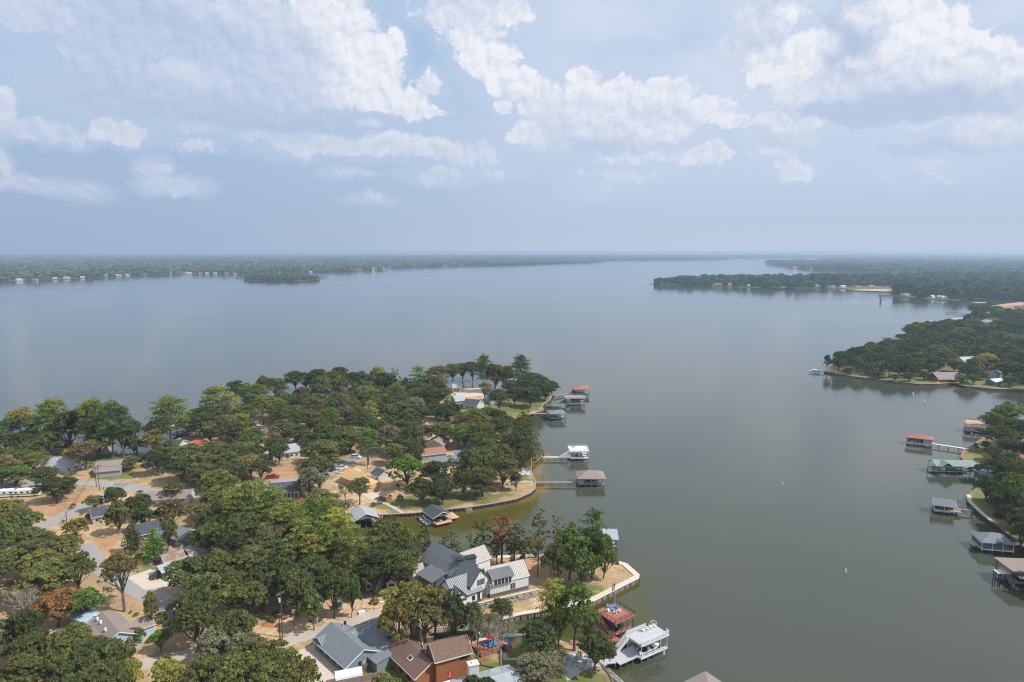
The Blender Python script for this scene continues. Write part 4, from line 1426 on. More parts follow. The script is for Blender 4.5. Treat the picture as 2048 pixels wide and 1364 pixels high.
# headland across the bay
HEADT = [(1655, 710, 11, 22, 'dark'), (1682, 702, 12, 30, 'bronze'), (1668, 718, 7, 18, 'brown'), (1700, 703, 12, 26, 'dark'), (1722, 692, 14, 40, 'dark'), (1742, 700, 13, 44, 'green'), (1760, 692, 15, 48, 'green'),
         (1782, 705, 14, 56, 'blue'), (1800, 738, 5, 26, 'mid'), (1775, 680, 13, 40, 'blue'), (1745, 684, 13, 36, 'bronze'), (1812, 690, 12, 46, 'dark'), (1830, 706, 14, 50, 'mid'), (1860, 708, 13, 50, 'dark'),
         (1845, 680, 12, 46, 'dark'), (1880, 690, 12, 48, 'mid'), (1890, 698, 13, 46, 'olive'), (1825, 648, 14, 44, 'bronze'), (1850, 645, 14, 50, 'green'), (1870, 648, 13, 44, 'dark'), (1895, 645, 13, 44, 'dark'),
         (1870, 665, 12, 50, 'dark'), (1905, 660, 12, 48, 'mid'), (1930, 655, 12, 46, 'bronze'), (1915, 640, 12, 40, 'dark'), (1945, 608, 15, 42, 'blue'), (1968, 625, 12, 42, 'dark'), (1950, 638, 14, 46, 'green'),
         (1990, 612, 13, 40, 'mid'), (2015, 616, 13, 50, 'green'), (2040, 622, 13, 44, 'olive'), (1980, 645, 12, 44, 'olive'), (2005, 640, 12, 44, 'mid'), (2035, 645, 12, 46, 'dark'), (1940, 672, 12, 48, 'dark'),
         (1970, 668, 12, 48, 'mid'), (2000, 662, 12, 48, 'bronze'), (2030, 668, 13, 50, 'green'), (1960, 690, 12, 50, 'dark'), (1925, 690, 13, 46, 'dark'), (1990, 685, 12, 46, 'mid'), (2025, 690, 13, 50, 'dark'),
         (1975, 706, 13, 46, 'yellow'), (1935, 730, 9, 44, 'mid'), (1950, 716, 10, 36, 'olive'), (2010, 722, 12, 56, 'mid'), (2038, 728, 12, 50, 'dark'), (1910, 722, 9, 36, 'dark'), (1880, 722, 8, 36, 'dark'),
         (2000, 705, 13, 50, 'mid'), (1715, 728, 5, 24, 'mid'), (1735, 722, 9, 36, 'dark'), (1765, 726, 9, 40, 'dark'), (2046, 700, 13, 44, 'bronze'), (2060, 745, 11, 46, 'dark'), (2060, 655, 12, 46, 'mid'),
         (1840, 725, 9, 36, 'dark'), (1700, 735, 6, 26, 'mid'), (1758, 742, 6, 30, 'dark'), (1790, 748, 5.5, 26, 'olive'), (1820, 745, 7, 32, 'mid'), (1850, 745, 6, 26, 'dark'), (1925, 752, 6, 28, 'mid'), (1948, 750, 7, 30, 'dark'), (2020, 752, 8, 36, 'dark'), (1965, 742, 7, 30, 'dark'), (1957, 648, 12, 40, 'dark'), (2020, 706, 12, 46, 'dark'), (1905, 676, 12, 42, 'olive'), (1800, 668, 8, 22, 'dark')]
for (x_, y_, h_, w_, c_) in HEADT:
    T(x_, y_, h_ + (2 if h_ > 9 else 0), w_ * .86, 'oak', c_)
# shore on the right
SIDET = [(2018, 806, 15, 78, 'green'), (1990, 826, 12, 52, 'mid'), (2005, 852, 13, 72, 'dark'), (2040, 840, 14, 70, 'dark'), (2030, 880, 10, 56, 'dark'), (1972, 882, 5, 18, 'mid'), (1952, 886, 3.6, 13, 'green'),
         (1995, 918, 10, 62, 'dark'), (2035, 920, 11, 60, 'mid'), (1978, 950, 11, 44, 'dark'), (2012, 945, 13, 66, 'dark'), (2042, 950, 14, 70, 'green'), (2000, 965, 11, 60, 'dark'), (2052, 985, 13, 60, 'mid'),
         (2030, 978, 11, 60, 'dark'), (2060, 880, 12, 60, 'mid'), (1990, 895, 7, 40, 'dark'), (2020, 905, 8, 44, 'mid'), (2025, 1010, 9, 50, 'dark'), (2055, 1020, 11, 60, 'mid'), (2000, 985, 9, 44, 'dark'), (2045, 1045, 9, 50, 'dark')]
SIDET += [(2075 + (k * 53) % 190, 850 + k * 17, 12, 70, ['dark', 'mid', 'green', 'dark', 'bronze'][k % 5]) for k in range(18)]
for (x_, y_, h_, w_, c_) in SIDET:
    T(x_, y_, h_, w_, 'oak', c_)

# --- the rest of the canopy fills the blocks between clearings
KEEP = [[(730, 1045), (745, 1010), (840, 1000), (1075, 950), (1230, 1060), (1300, 1150), (1300, 1364), (1240, 1364), (1190, 1225), (860, 1225), (840, 1120), (870, 1085), (760, 1050)],
        [(85, 1050), (85, 1015), (150, 985), (150, 955), (290, 955), (290, 992), (210, 1010), (165, 1050)],
        [(225, 950), (285, 945), (290, 900), (222, 900)], [(95, 910), (160, 910), (160, 940), (95, 940)], [(190, 915), (248, 915), (248, 955), (190, 955)],
        [(500, 940), (600, 930), (655, 950), (600, 972), (520, 975)], [(535, 962), (607, 960), (612, 1012), (540, 1000)],
        [(672, 920), (790, 905), (785, 1010), (760, 1030), (700, 1030), (680, 990)], [(172, 1010), (228, 1010), (228, 1052), (172, 1052)],
        [(165, 1080), (225, 1075), (262, 1120), (340, 1130), (420, 1080), (420, 1120), (370, 1150), (352, 1225), (300, 1250), (350, 1300), (290, 1350), (240, 1310), (205, 1225), (190, 1190)],
        [(500, 1195), (760, 1150), (830, 1160), (830, 1364), (560, 1364), (540, 1290), (500, 1240)],
        [(255, 1045), (400, 1045), (430, 1110), (330, 1130), (262, 1130)], [(285, 975), (392, 972), (392, 1000), (285, 1000)], [(330, 872), (412, 874), (410, 888), (330, 890)],
        [(530, 885), (602, 880), (602, 935), (530, 935)], [(838, 890), (940, 892), (940, 922), (838, 915)], [(900, 775), (1005, 768), (1085, 800), (1060, 826), (960, 815), (895, 812)],
        [(0, 972), (75, 972), (75, 998), (0, 998)], [(160, 1220), (262, 1222), (262, 1290), (170, 1290)], [(508, 846), (532, 846), (532, 864), (508, 864)],
        [(850, 838), (880, 838), (880, 858), (850, 858)], [(1045, 850), (1080, 850), (1080, 930), (1050, 930)], [(695, 892), (755, 892), (755, 925), (695, 925)], [(905, 1170), (1300, 1120), (1300, 1364), (905, 1364)]]


def in_poly(p, x, y):
    r = False
    n = len(p)
    for i in range(n):
        x0, y0 = p[i]
        x1, y1 = p[(i + 1) % n]
        if (y0 > y) != (y1 > y) and x < (x1 - x0) * (y - y0) / (y1 - y0) + x0:
            r = not r
    return r


def blocked(x, y, h, w):
    for fz, fx in ((.97, 0), (.7, -.42), (.7, .42), (.7, 0), (.4, -.36), (.4, .36), (.4, 0), (.1, 0)):
        qx, qy, _ = PX(x + fx * w * .9, y, 1.3 + h * fz)
        for k in KEEP:
            if in_poly(k, qx, qy):
                return True
    return False


fill = 0
spots = [(t['x'], t['y'], t['w']) for t in TREES if t['kind'] in ('oak', 'thin_oak', 'cypress')]
rs = random.Random(11)
cand = []
yy = 118.0
while yy < 500:
    xx = -360.0
    while xx < 40:
        cand.append((xx + rs.uniform(-3, 3), yy + rs.uniform(-3, 3)))
        xx += 6.2
    yy += 6.2
rs.shuffle(cand)
cand.sort(key=lambda c: rs.random())
nd = np.array([[c[0], c[1]] for c in cand])
dist_e, _, _ = edge_dist(NEAR, nd[:, 0], nd[:, 1])
ins_n = inside(NEAR, nd[:, 0], nd[:, 1])
for (x_, y_), de, ii in zip(cand, dist_e, ins_n):
    if not ii or de < 2.5:
        continue
    qx, qy, dd = PX(x_, y_, 8)
    if qx < -60 or qy > 1440:
        continue
    h_ = rs.uniform(10, 14)
    w_ = rs.uniform(12, 16.5)
    if any((x_ - a) ** 2 + (y_ - b) ** 2 < (.31 * (w_ + c)) ** 2 for a, b, c in spots):
        continue
    if blocked(x_, y_, h_, w_):
        continue
    if qy > 1150:
        pal = ['dark', 'mid', 'mid', 'olive', 'greyg', 'bronze']
    elif qx < 200 and qy > 1000:
        pal = ['mid', 'dark', 'olive', 'autumn', 'bronze', 'mid']
    else:
        pal = ['dark', 'dark', 'mid', 'mid', 'bronze', 'olive', 'olive', 'green', 'mid', 'pale', 'greyg', 'brown']
    kd = 'oak'
    if qy < 980 and rs.random() < .10:
        kd, h_ = 'pine', rs.uniform(15, 19)
        w_ *= .8
    plant(kd, x_, y_, h_, w_, rs.choice(pal if kd == 'oak' else ['green', 'mid', 'pinegreen']))
    spots.append((x_, y_, w_))
    fill += 1
rs2 = random.Random(5)
hk = [[(1862, 735), (1906, 735), (1906, 762), (1862, 762)], [(1915, 708), (1950, 708), (1950, 722), (1915, 722)], [(1972, 735), (2010, 735), (2010, 776), (1972, 776)], [(1650, 744), (1860, 756), (1860, 768), (1650, 760)],
      [(1990, 598), (2048, 598), (2048, 616), (1990, 616)], [(1960, 630), (1988, 630), (1988, 644), (1960, 644)]]
spots = [(t['x'], t['y'], t['w']) for t in TREES if t['x'] > 150]
nh = 0
HF = []
for _ in range(2600):
    qx, qy = rs2.uniform(1640, 2090), rs2.uniform(612, 772)
    p = W(qx, qy, 1.3)
    e_, _, _ = edge_dist(HEAD, np.array([p.x]), np.array([p.y]))
    if not inside(HEAD, np.array([p.x]), np.array([p.y]))[0] or e_[0] < 4:
        continue
    h_, w_ = rs2.uniform(11, 15), rs2.uniform(13, 18)
    if any((p.x - a) ** 2 + (p.y - b) ** 2 < (.33 * (w_ + c)) ** 2 for a, b, c in spots):
        continue
    bad = False
    for fz, fx in ((.9, 0), (.6, -.4), (.6, .4), (.2, 0)):
        ax, ay, _d = PX(p.x + fx * w_, p.y, 1.3 + h_ * fz)
        bad |= any(in_poly(k, ax, ay) for k in hk)
    if bad:
        continue
    HF.append((p.x, p.y, h_, w_, rs2.uniform(.25, .75)))
    spots.append((p.x, p.y, w_))
    nh += 1
print('TREES head', nh)
import collections
print('TREES', collections.Counter(t['o'].name.split('.')[0] for t in TREES), len(TREES), 'fill', fill)

# --- every tree gets words of its own
LMPX = [('the red deck boathouse', 1230, 1290), ('the grey deck boathouse', 1290, 1325), ('the white farmhouse', 950, 1190), ('the grey shingle ranch house', 710, 1310), ('the cedar house', 870, 1340),
        ('the parked silver car', 678, 1215), ('the red portable toilet', 628, 1246), ('the utility pole in the dirt yard', 562, 1275), ('the taupe-roofed blue house', 210, 1285), ('the open carport', 350, 1150),
        ('the rusty metal roof', 395, 1120), ('the road bend', 250, 1165), ('the black-roofed green-windowed cottage', 200, 1055), ('the long brown ranch roof', 335, 1000), ('the road junction', 262, 978),
        ('the white-walled house with the covered boat', 130, 945), ('the taupe-roofed cottage', 218, 950), ('the parked motorhomes', 40, 1000), ('the small cove', 255, 905), ('the red roof by the shore', 398, 892),
        ('the red pickup', 545, 955), ('the house with the white sunroom', 575, 1020), ('the bare plywood house', 715, 1005), ('the small white shed with dark roof', 762, 975), ('the parked white cars', 683, 945),
        ('the white house behind the pickup street', 565, 935), ('the sage house with brown roof', 865, 918), ('the blue-grey roof', 905, 930), ('the grey canal boathouse', 725, 1045), ('the dark canal boathouse', 875, 1045),
        ('the long timber pier', 1070, 968), ('the white pier', 1082, 918), ('the orange-roofed boathouse', 1120, 788), ('the point houses', 950, 812), ('the silver car in the upper driveway', 518, 862),
        ('the small sand lot', 940, 790), ('the gravel lane', 330, 1320), ('the white shed in the dirt yard', 780, 1180), ('the playground deck', 985, 1300), ('the brown roof by the wooded shore', 710, 815),
        ('the brown boathouse on the headland', 1882, 765), ('the little white boat lift', 1640, 745), ('the headland dock with the red railing', 1790, 690), ('the pale-roofed cottage', 1990, 775), ('the pink tiled roof', 2020, 614),
        ('the red-roofed boathouse', 1830, 895), ('the green-roofed boathouse', 1900, 945), ('the tan deck boathouse', 1950, 870), ('the angular white seawall', 1945, 1000), ('the white-roofed lakeside house', 1935, 725),
        ('the far shoreline dock', 1925, 645), ('the dark blue roof on the left shore', 345, 890), ('the barrel-roofed white shed', 700, 1364), ('the wooded left edge', 0, 1100), ('the bottom left corner', 30, 1364), ('the left edge by the water', 0, 880)]
LMW = [(n_, *W(a, b)[:2]) for n_, a, b in LMPX]
used = set(t['label'] for t in TREES if t['label'])
by = {}
for t in TREES:
    if t['label']:
        continue
    ds = sorted(LMW, key=lambda l: (l[1] - t['x']) ** 2 + (l[2] - t['y']) ** 2)
    n0, lx, ly = ds[0]
    dx, dy = t['x'] - lx, t['y'] - ly
    rel = ('right of' if dx > 0 else 'left of') if abs(dx) > abs(dy) * .8 else ('behind' if dy > 0 else 'in front of')
    if math.hypot(dx, dy) > 45:
        rel = 'well ' + rel
    hw = 'tall' if t['h'] > 12.3 and t['kind'] == 'oak' else ('low' if t['h'] < 8 else '')
    kw = KIND[t['kind']][1]
    if t['o'].name.startswith('leafy'):
        kw = kw.replace('oak', 'leafy tree')
    rel0 = rel
    if hw and not kw.startswith(('tall', 'wide')):
        kw = hw + ' ' + kw
    t['core'] = (TWORD[t['tone']], kw, rel, n0)
    by.setdefault(t['core'], []).append(t)
ORD = ['nearest', 'second nearest', 'third nearest', 'fourth nearest', 'fifth nearest', 'sixth nearest', 'seventh nearest', 'eighth nearest', 'ninth nearest', 'tenth nearest']
for core, ts in by.items():
    lx, ly = [(a, b) for n_, a, b in LMW if n_ == core[3]][0]
    ts.sort(key=lambda t: math.hypot(t['x'] - lx, t['y'] - ly))
    for i, t in enumerate(ts):
        lab = f"{core[0]} {core[1]} {core[2]} {core[3]}"
        if len(ts) > 1:
            lab += f", {ORD[min(i, 9)]}"
        wds = lab.split()
        if len(wds) > 16:
            lab = lab.replace(' tall ', ' ', 1).replace(' well ', ' ', 1)
        t['o']['label'] = ' '.join(lab.split()[:16])


farh = [(1330, 566, 'm'), (1398, 568, 'm'), (1425, 570, 'd'), (1500, 573, 'w'), (1556, 573, 'r'), (1580, 573, 'd'), (1632, 574, 'w'), (1645, 574, 'w'), (1660, 575, 'd'), (1685, 575, 'w'), (1716, 576, 'd'),
        (1742, 575, 'm'), (1810, 592, 'd'), (1840, 594, 'm'), (1882, 588, 'd'), (1898, 594, 'r'), (1935, 594, 'm'), (1965, 590, 'r'), (1918, 563, 'w'), (1908, 565, 'r'), (1962, 567, 'w'), (1978, 568, 'r'), (1850, 563, 'r'), (1790, 559, 'd'),
        (2010, 575, 'w'), (2030, 578, 'r'), (2040, 572, 'w'), (1990, 579, 'm'), (1760, 562, 'm'), (1680, 562, 'm'), (1870, 574, 'm')]
farl = [(40, 561.5, 'w'), (70, 561, 'r'), (110, 558, 'm'), (132, 556.5, 'w'), (155, 552.5, 'w'), (168, 551, 'm'), (215, 552, 'w'), (270, 550, 'm'), (300, 548.5, 'w'), (318, 547.5, 'r'), (330, 547, 'w'), (345, 546.5, 'w'), (375, 546.5, 'm'),
        (402, 547, 'r'), (430, 547.5, 'm'), (470, 548.5, 'd'), (655, 541.5, 'm'), (690, 541, 'd'), (720, 540, 'r'), (745, 539, 'w'), (765, 538, 'w'), (800, 533, 'd'), (835, 532, 'w'), (880, 530.5, 'm'), (530, 556.5, 'd'), (560, 556.5, 'w'), (590, 556.7, 'm'), (615, 556, 'w'),
        (560, 545.5, 'w'), (622, 545, 'w'), (1090, 525.5, 'm'), (1160, 523.5, 'm'), (1255, 519, 'w'), (1340, 518.5, 'w'), (1590, 536.5, 'w'), (1625, 538.5, 'm'), (1667, 539.5, 'w'), (1680, 539.5, 'w'), (1720, 541, 'm')]

rz_ = random.Random(77)
for a_, b_ in (((5, 562), (165, 556.5)), ((235, 552), (350, 547.5)), ((355, 547.3), (480, 549)), ((660, 542), (775, 538.5)), ((800, 533.8), (1000, 530)), ((1050, 527.5), (1170, 524.3)), ((490, 558), (635, 557))):
    for k_ in range(5):
        f_ = rz_.random()
        farl.append((a_[0] + (b_[0] - a_[0]) * f_, a_[1] + (b_[1] - a_[1]) * f_ - .5, rz_.choice('wwmdr')))
for a_, b_ in (((1420, 570.5), (1690, 576)), ((1800, 592), (1910, 600)), ((1750, 560), (2040, 566)), ((1950, 572), (2045, 580))):
    for k_ in range(6):
        f_ = rz_.random()
        farh.append((a_[0] + (b_[0] - a_[0]) * f_, a_[1] + (b_[1] - a_[1]) * f_ - .6, rz_.choice('wwmdr')))
# ------------------------------------------------------------------ far woods, one mass each
def blob_proto(seed, q=26):
    rng = np.random.default_rng(seed)
    d = rng.normal(size=(q, 3))
    d /= np.linalg.norm(d, axis=1)[:, None]
    d[:, 2] = np.abs(d[:, 2])
    C_ = d * np.array([.42, .42, .36]) * rng.uniform(.7, 1.15, q)[:, None] + np.array([0, 0, .62])
    V, F = leaf_quads(C_, d, np.full(q, .46), rng)
    # a low skirt of dark foliage
    k = 6
    sk = []
    for i in range(k):
        a0, a1 = 2 * math.pi * i / k, 2 * math.pi * (i + 1) / k
        sk.append([(math.cos(a0) * .38, math.sin(a0) * .38, .05), (math.cos(a1) * .38, math.sin(a1) * .38, .05), (math.cos(a1) * .42, math.sin(a1) * .42, .66), (math.cos(a0) * .42, math.sin(a0) * .42, .66)])
    V2 = np.array(sk).reshape(-1, 3)
    F2 = np.arange(len(V2)).reshape(-1, 4) + len(V)
    V3 = np.array([(-.36, -.3, .8), (.36, -.3, .8), (.36, .34, .86), (-.36, .34, .86)])
    F3 = np.array([[0, 1, 2, 3]]) + len(V) + len(V2)
    return np.vstack([V, V2, V3]), np.vstack([F, F2, F3])


def blob_fine(seed):
    rng = np.random.default_rng(seed)
    Vs, Fs, off = [], [], 0
    for i in range(15):
        a, q = i * 2.399, math.sqrt(i / 15) * .36
        c = np.array([math.cos(a) * q, math.sin(a) * q, .72 - .32 * (q / .36) ** 2 * rng.uniform(.6, 1.2)])
        n_ = 46
        d = rng.normal(size=(n_, 3))
        d /= np.linalg.norm(d, axis=1)[:, None]
        d[:, 2] = np.where(d[:, 2] < -.2, -d[:, 2], d[:, 2])
        r = rng.uniform(.12, .19)
        V, F = leaf_quads(c + d * np.array([r, r, r * 1.1]) * rng.uniform(.8, 1.1, n_)[:, None], d, np.full(n_, .085), rng)
        Vs.append(V)
        Fs.append(F + off)
        off += len(V)
    V2 = np.array([(-.025, 0, 0), (.025, 0, 0), (.02, 0, .5), (-.02, 0, .5), (0, -.025, 0), (0, .025, 0), (0, .02, .5), (0, -.02, .5)])
    return np.vstack(Vs + [V2]), np.vstack(Fs + [np.array([[0, 1, 2, 3], [4, 5, 6, 7]]) + off])


BP = [blob_proto(200 + i) for i in range(5)]
BF = [blob_fine(300 + i) for i in range(6)]


def woods(label, spots_, color, BPx=None):
    """spots_: (x, y, height, width, tone)"""
    rng = np.random.default_rng(len(spots_))
    Vs, Fs, Ts = [], [], []
    off = 0
    for i, (x, y, h, w, t) in enumerate(spots_):
        V, F = (BPx or BP)[i % 5]
        a = rng.uniform(0, 6.28)
        c, s = math.cos(a), math.sin(a)
        R = np.array([[c, -s, 0], [s, c, 0], [0, 0, 1]])
        Vs.append((V @ R.T) * np.array([w, w, h]) + np.array([x, y, .9]))
        Fs.append(F + off)
        Ts.append(np.clip(t + rng.normal(0, .12, len(F)), 0, 1))
        off += len(V)
    me = np_mesh('far_woods', np.vstack(Vs), np.vstack(Fs), M['leaf_far'], np.concatenate(Ts))
    o = obj('woods', me)
    o.color = (*color, 1)
    tag(o, label, 'woods', 'woods on the far shores', 'stuff')
    return o


def scatter(poly, n, rng, x0, x1, y0, y1, clear=(), hr=(9, 14), wr=(9, 13), grow=0.0, edge=5):
    """random spots of a ground area, thinned with distance where crowns merge to the eye"""
    out = []
    tries = 0
    while len(out) < n and tries < 40:
        tries += 1
        qx = rng.uniform(x0, x1, n)
        qy = rng.uniform(y0, y1, n)
        P = np.array([W(a, b, 1.0)[:2] for a, b in zip(qx, qy)])
        ok = inside(poly, P[:, 0], P[:, 1])
        d, _, _ = edge_dist(poly, P[:, 0], P[:, 1])
        ok &= d > edge
        for c in clear:
            ok &= ~inside(c, P[:, 0], P[:, 1])
        big = vnoise(P[:, 0], P[:, 1], 130, 4)
        for p, k, b in zip(P, ok, big):
            if k:
                dist = math.hypot(*p)
                g = 1 + grow * dist / 1000
                out.append((p[0], p[1], rng.uniform(*hr) * (1 + .08 * (g - 1)), rng.uniform(*wr) * g, .25 + .5 * b * rng.uniform(.7, 1.2)))
    return out[:n]


woods('dense oak woods covering the headland across the bay', HF, (.066, .088, .034), BF)
rg = np.random.default_rng(5)
clr = [pxpoly(p, 1.0) for p in ([(1700, 572), (1792, 572), (1792, 590), (1700, 590)], [(1855, 568), (1990, 566), (1990, 572), (1860, 574)], [(1990, 576), (2048, 575), (2048, 583), (1990, 583)],
                               [(1790, 563), (1830, 562), (1830, 566), (1790, 566)])]
for hx, hy, hk_ in farh + farl:
    q_ = W(hx, hy, 1.0)
    d_ = 9 + q_.length / 260
    clr.append([(q_.x - d_, q_.y - 60), (q_.x + d_, q_.y - 60), (q_.x + d_, q_.y + d_ * .8), (q_.x - d_, q_.y + d_ * .8)])
woods('long wooded peninsula across the bay with houses along its shore', scatter(PENIN, 2600, rg, 1290, 2120, 546, 612, clr, (12, 22), (11, 18), .25, 6) +
      [(*W(px_, py_, 1)[:2], h_, w_, t_) for px_, py_, h_, w_, t_ in [(1312, 568, 15, 18, .3), (1330, 567.5, 17, 18, .4), (1345, 568, 19, 15, .3), (1360, 568, 14, 17, .5), (1385, 570, 14, 18, .4), (1400, 569, 16, 16, .4),
       (1425, 570, 15, 20, .3), (1450, 572, 17, 20, .4), (1480, 573, 17, 20, .4), (1505, 574, 15, 18, .3), (1592, 574, 19, 16, .2), (1605, 574, 18, 16, .3), (1650, 575, 17, 20, .4)]], (.058, .080, .036))
woods('low wooded point behind the long peninsula', scatter(POINT, 1500, rg, 1524, 2120, 518.5, 543.5, clr, (12, 20), (16, 24), .5, 14), (.055, .078, .036))
woods('small round wooded island off the left shore', scatter(ISLE, 190, rg, 480, 646, 553, 562, clr, (9, 14), (13, 19), 0, 5), (.060, .082, .036))
woods('wooded shore along the left side of the lake', scatter(FAR, 4200, rg, -80, 1180, 524, 574, clr, (11, 19), (13, 21), .35, 10), (.085, .10, .045))
woods('distant forest that reaches to the horizon', scatter(FAR, 7000, rg, -120, 2170, 511.5, 530, (), (10, 15), (26, 40), .9, 25), (.062, .085, .042))
woods('sparse woods on the farthest shore below the horizon', scatter(FAR, 2600, rg, -120, 2170, 511, 514.5, (), (8, 14), (70, 110), .6, 25), (.062, .085, .042))

# ------------------------------------------------------------------ buildings
GZ = 1.3
BOXES = {}


def unit_box(m):
    if m.name not in BOXES:
        BOXES[m.name] = MB().box(-.5, .5, -.5, .5, -.5, .5).mesh('box_' + m.name, m)
    return BOXES[m.name]


def piece(name, m, c, size, parent, R=None):
    """one box-shaped piece that shares its mesh with its like"""
    o = obj(name, unit_box(m), parent)
    o.matrix_local = (R or Matrix()) @ Matrix.Translation(Vector(c)) @ Matrix.Diagonal((*size, 1))
    return o


class House:
    def __init__(s, name, label, cat, x, y, group=None, z=GZ):
        s.x, s.y, s.z = x, y, z
        s.t = thing(name, label, cat, (x, y, z), 0, group)

    def wing(s, x, y, deg, L, Wd, hw, hr, roof, wall, kind='gable', ov=.5, seam=0, z0=0.0, rib=None, wov=None, open_=False, th=.16, nowall=False, base=None):
        """ridge along the direction deg; hw wall height, hr ridge height over the ground"""
        Mx = Matrix.Translation((x - s.x, y - s.y, 0)) @ Matrix.Rotation(math.radians(deg), 4, 'Z')
        wmb, rmb, smb = MB(Mx), MB(Mx), MB(Mx)
        hl, hw2 = L / 2, Wd / 2
        wov = ov if wov is None else wov
        if kind == 'gable':
            sl = (hr - hw) / hw2
            ez = hw - sl * wov
            if not nowall:
                wmb.xprism([(-hw2, z0), (hw2, z0), (hw2, hw - .02), (0, hr - .02), (-hw2, hw - .02)], -hl, hl)
            e = hw2 + wov
            rmb.xprism([(-e, ez), (0, hr), (e, ez), (e, ez + th), (0, hr + th), (-e, ez + th)], -hl - ov, hl + ov)
            if seam:
                k = int((L + 2 * ov) / seam)
                for i in range(k + 1):
                    xx = -hl - ov + .04 + (L + 2 * ov - .08) * i / k
                    for sg in (-1, 1):
                        smb.bar((xx, 0, hr + th + .03), (xx, sg * e, ez + th + .03), .10, .10)
        elif kind == 'hip':
            e, f = hl + ov, hw2 + ov
            sl = (hr - hw) / hw2
            ez = hw - sl * ov
            r = max(0.01, hl - hw2)
            if not nowall:
                wmb.box(-hl, hl, -hw2, hw2, z0, hw)
            rmb.add([(-e, -f, ez), (e, -f, ez), (e, f, ez), (-e, f, ez), (-r, 0, hr), (r, 0, hr), (-e, -f, ez + th), (e, -f, ez + th), (e, f, ez + th), (-e, f, ez + th), (-r, 0, hr + th), (r, 0, hr + th)],
                    [(3, 2, 1, 0), (6, 7, 11, 10), (8, 9, 10, 11), (7, 8, 11), (9, 6, 10), (0, 1, 7, 6), (1, 2, 8, 7), (2, 3, 9, 8), (3, 0, 6, 9)])
        elif kind == 'shed':
            # high side at +y (hr), low side at -y (hw)
            sl = (hr - hw) / Wd
            if not nowall:
                wmb.xprism([(-hw2, z0), (hw2, z0), (hw2, hr - .02), (-hw2, hw - .02)], -hl, hl)
            a, b = -hw2 - wov, hw2 + wov
            rmb.xprism([(a, hw - sl * wov), (b, hr + sl * wov), (b, hr + sl * wov + th), (a, hw - sl * wov + th)], -hl - ov, hl + ov)
            if seam:
                k = int((L + 2 * ov) / seam)
                for i in range(k + 1):
                    xx = -hl - ov + .04 + (L + 2 * ov - .08) * i / k
                    smb.bar((xx, a, hw - sl * wov + th + .03), (xx, b, hr + sl * wov + th + .03), .10, .10)
        elif kind == 'flat':
            if not nowall:
                wmb.box(-hl, hl, -hw2, hw2, z0, hw)
            rmb.box(-hl - ov, hl + ov, -hw2 - wov, hw2 + wov, hw, hr)
        elif kind == 'barrel':
            prof = [(-hw2, z0)] + [(-hw2 * math.cos(a), hw + (hr - hw) * math.sin(a)) for a in [0, .5, 1.0, math.pi / 2, math.pi - 1.0, math.pi - .5, math.pi]] + [(hw2, z0)]
            wmb.xprism([(p[0] * .97, p[1] * .97) for p in prof], -hl, hl)
            top = prof[1:-1]
            rmb.xprism(top + [(p[0] * .985, p[1] - .08) for p in reversed(top)], -hl - ov, hl + ov)
        w = None
        if wmb.v:
            w = wmb.build('wall', wall, s.t)
        if base:
            bmb = MB(Mx)
            bmb.box(-hl - .05, hl + .05, -hw2 - .05, hw2 + .05, z0, base[1])
            bmb.build('plinth', base[0], s.t)
        r = rmb.build('roof', roof, s.t)
        if smb.v:
            smb.build('seam_ribs', rib or M['rib_line'], r, kind='stuff')
        # fascia boards along the eaves
        fm = MB(Mx)
        if kind == 'gable' and th > .1:
            sl = (hr - hw) / hw2
            ez = hw - sl * wov
            e = hw2 + wov
            for sg in (-1, 1):
                for xx in (-hl - ov - .02, hl + ov + .02):
                    fm.bar((xx, 0, hr + .02), (xx, sg * (e + .02), ez + .02), .05, .2)
                fm.bar((-hl - ov, sg * (e + .03), ez + .04), (hl + ov, sg * (e + .03), ez + .04), .05, .2)
        if fm.v:
            fm.build('fascia', M['dark_trim'] if roof in (M['seam_grey'], M['seam_dark']) else M['white_trim'], r)
        return dict(M=Mx, hl=hl, hw2=hw2, roof=r)

    def win(s, wg, side, u, z, w, h, frame=None, glass=None, name='window', out=.05, mull=0):
        """side a/b = ends of the ridge, l/r = left/right of it"""
        if side == 'l':
            Tm = Matrix.Translation((u, wg['hw2'], z))
        elif side == 'r':
            Tm = Matrix.Translation((u, -wg['hw2'], z)) @ Matrix.Rotation(math.pi, 4, 'Z')
        elif side == 'b':
            Tm = Matrix.Translation((wg['hl'], u, z)) @ Matrix.Rotation(-math.pi / 2, 4, 'Z')
        else:
            Tm = Matrix.Translation((-wg['hl'], u, z)) @ Matrix.Rotation(math.pi / 2, 4, 'Z')
        Mx = wg['M'] @ Tm
        mb = MB(Mx)
        f = .09
        mb.box(-w / 2 - f, -w / 2, -.04, out + .04, -h / 2 - f, h / 2 + f)
        mb.box(w / 2, w / 2 + f, -.04, out + .04, -h / 2 - f, h / 2 + f)
        mb.box(-w / 2, w / 2, -.04, out + .04, h / 2, h / 2 + f)
        mb.box(-w / 2, w / 2, -.04, out + .06, -h / 2 - f, -h / 2)
        for k in range(mull):
            c = -w / 2 + w * (k + 1) / (mull + 1)
            mb.box(c - .03, c + .03, .0, out + .03, -h / 2, h / 2)
        fr = mb.build(name, frame or M['white_trim'], s.t)
        gb = MB(Mx).box(-w / 2, w / 2, -.03, out - .02, -h / 2, h / 2)
        gb.build('pane', glass or M['glass'], fr)
        return fr

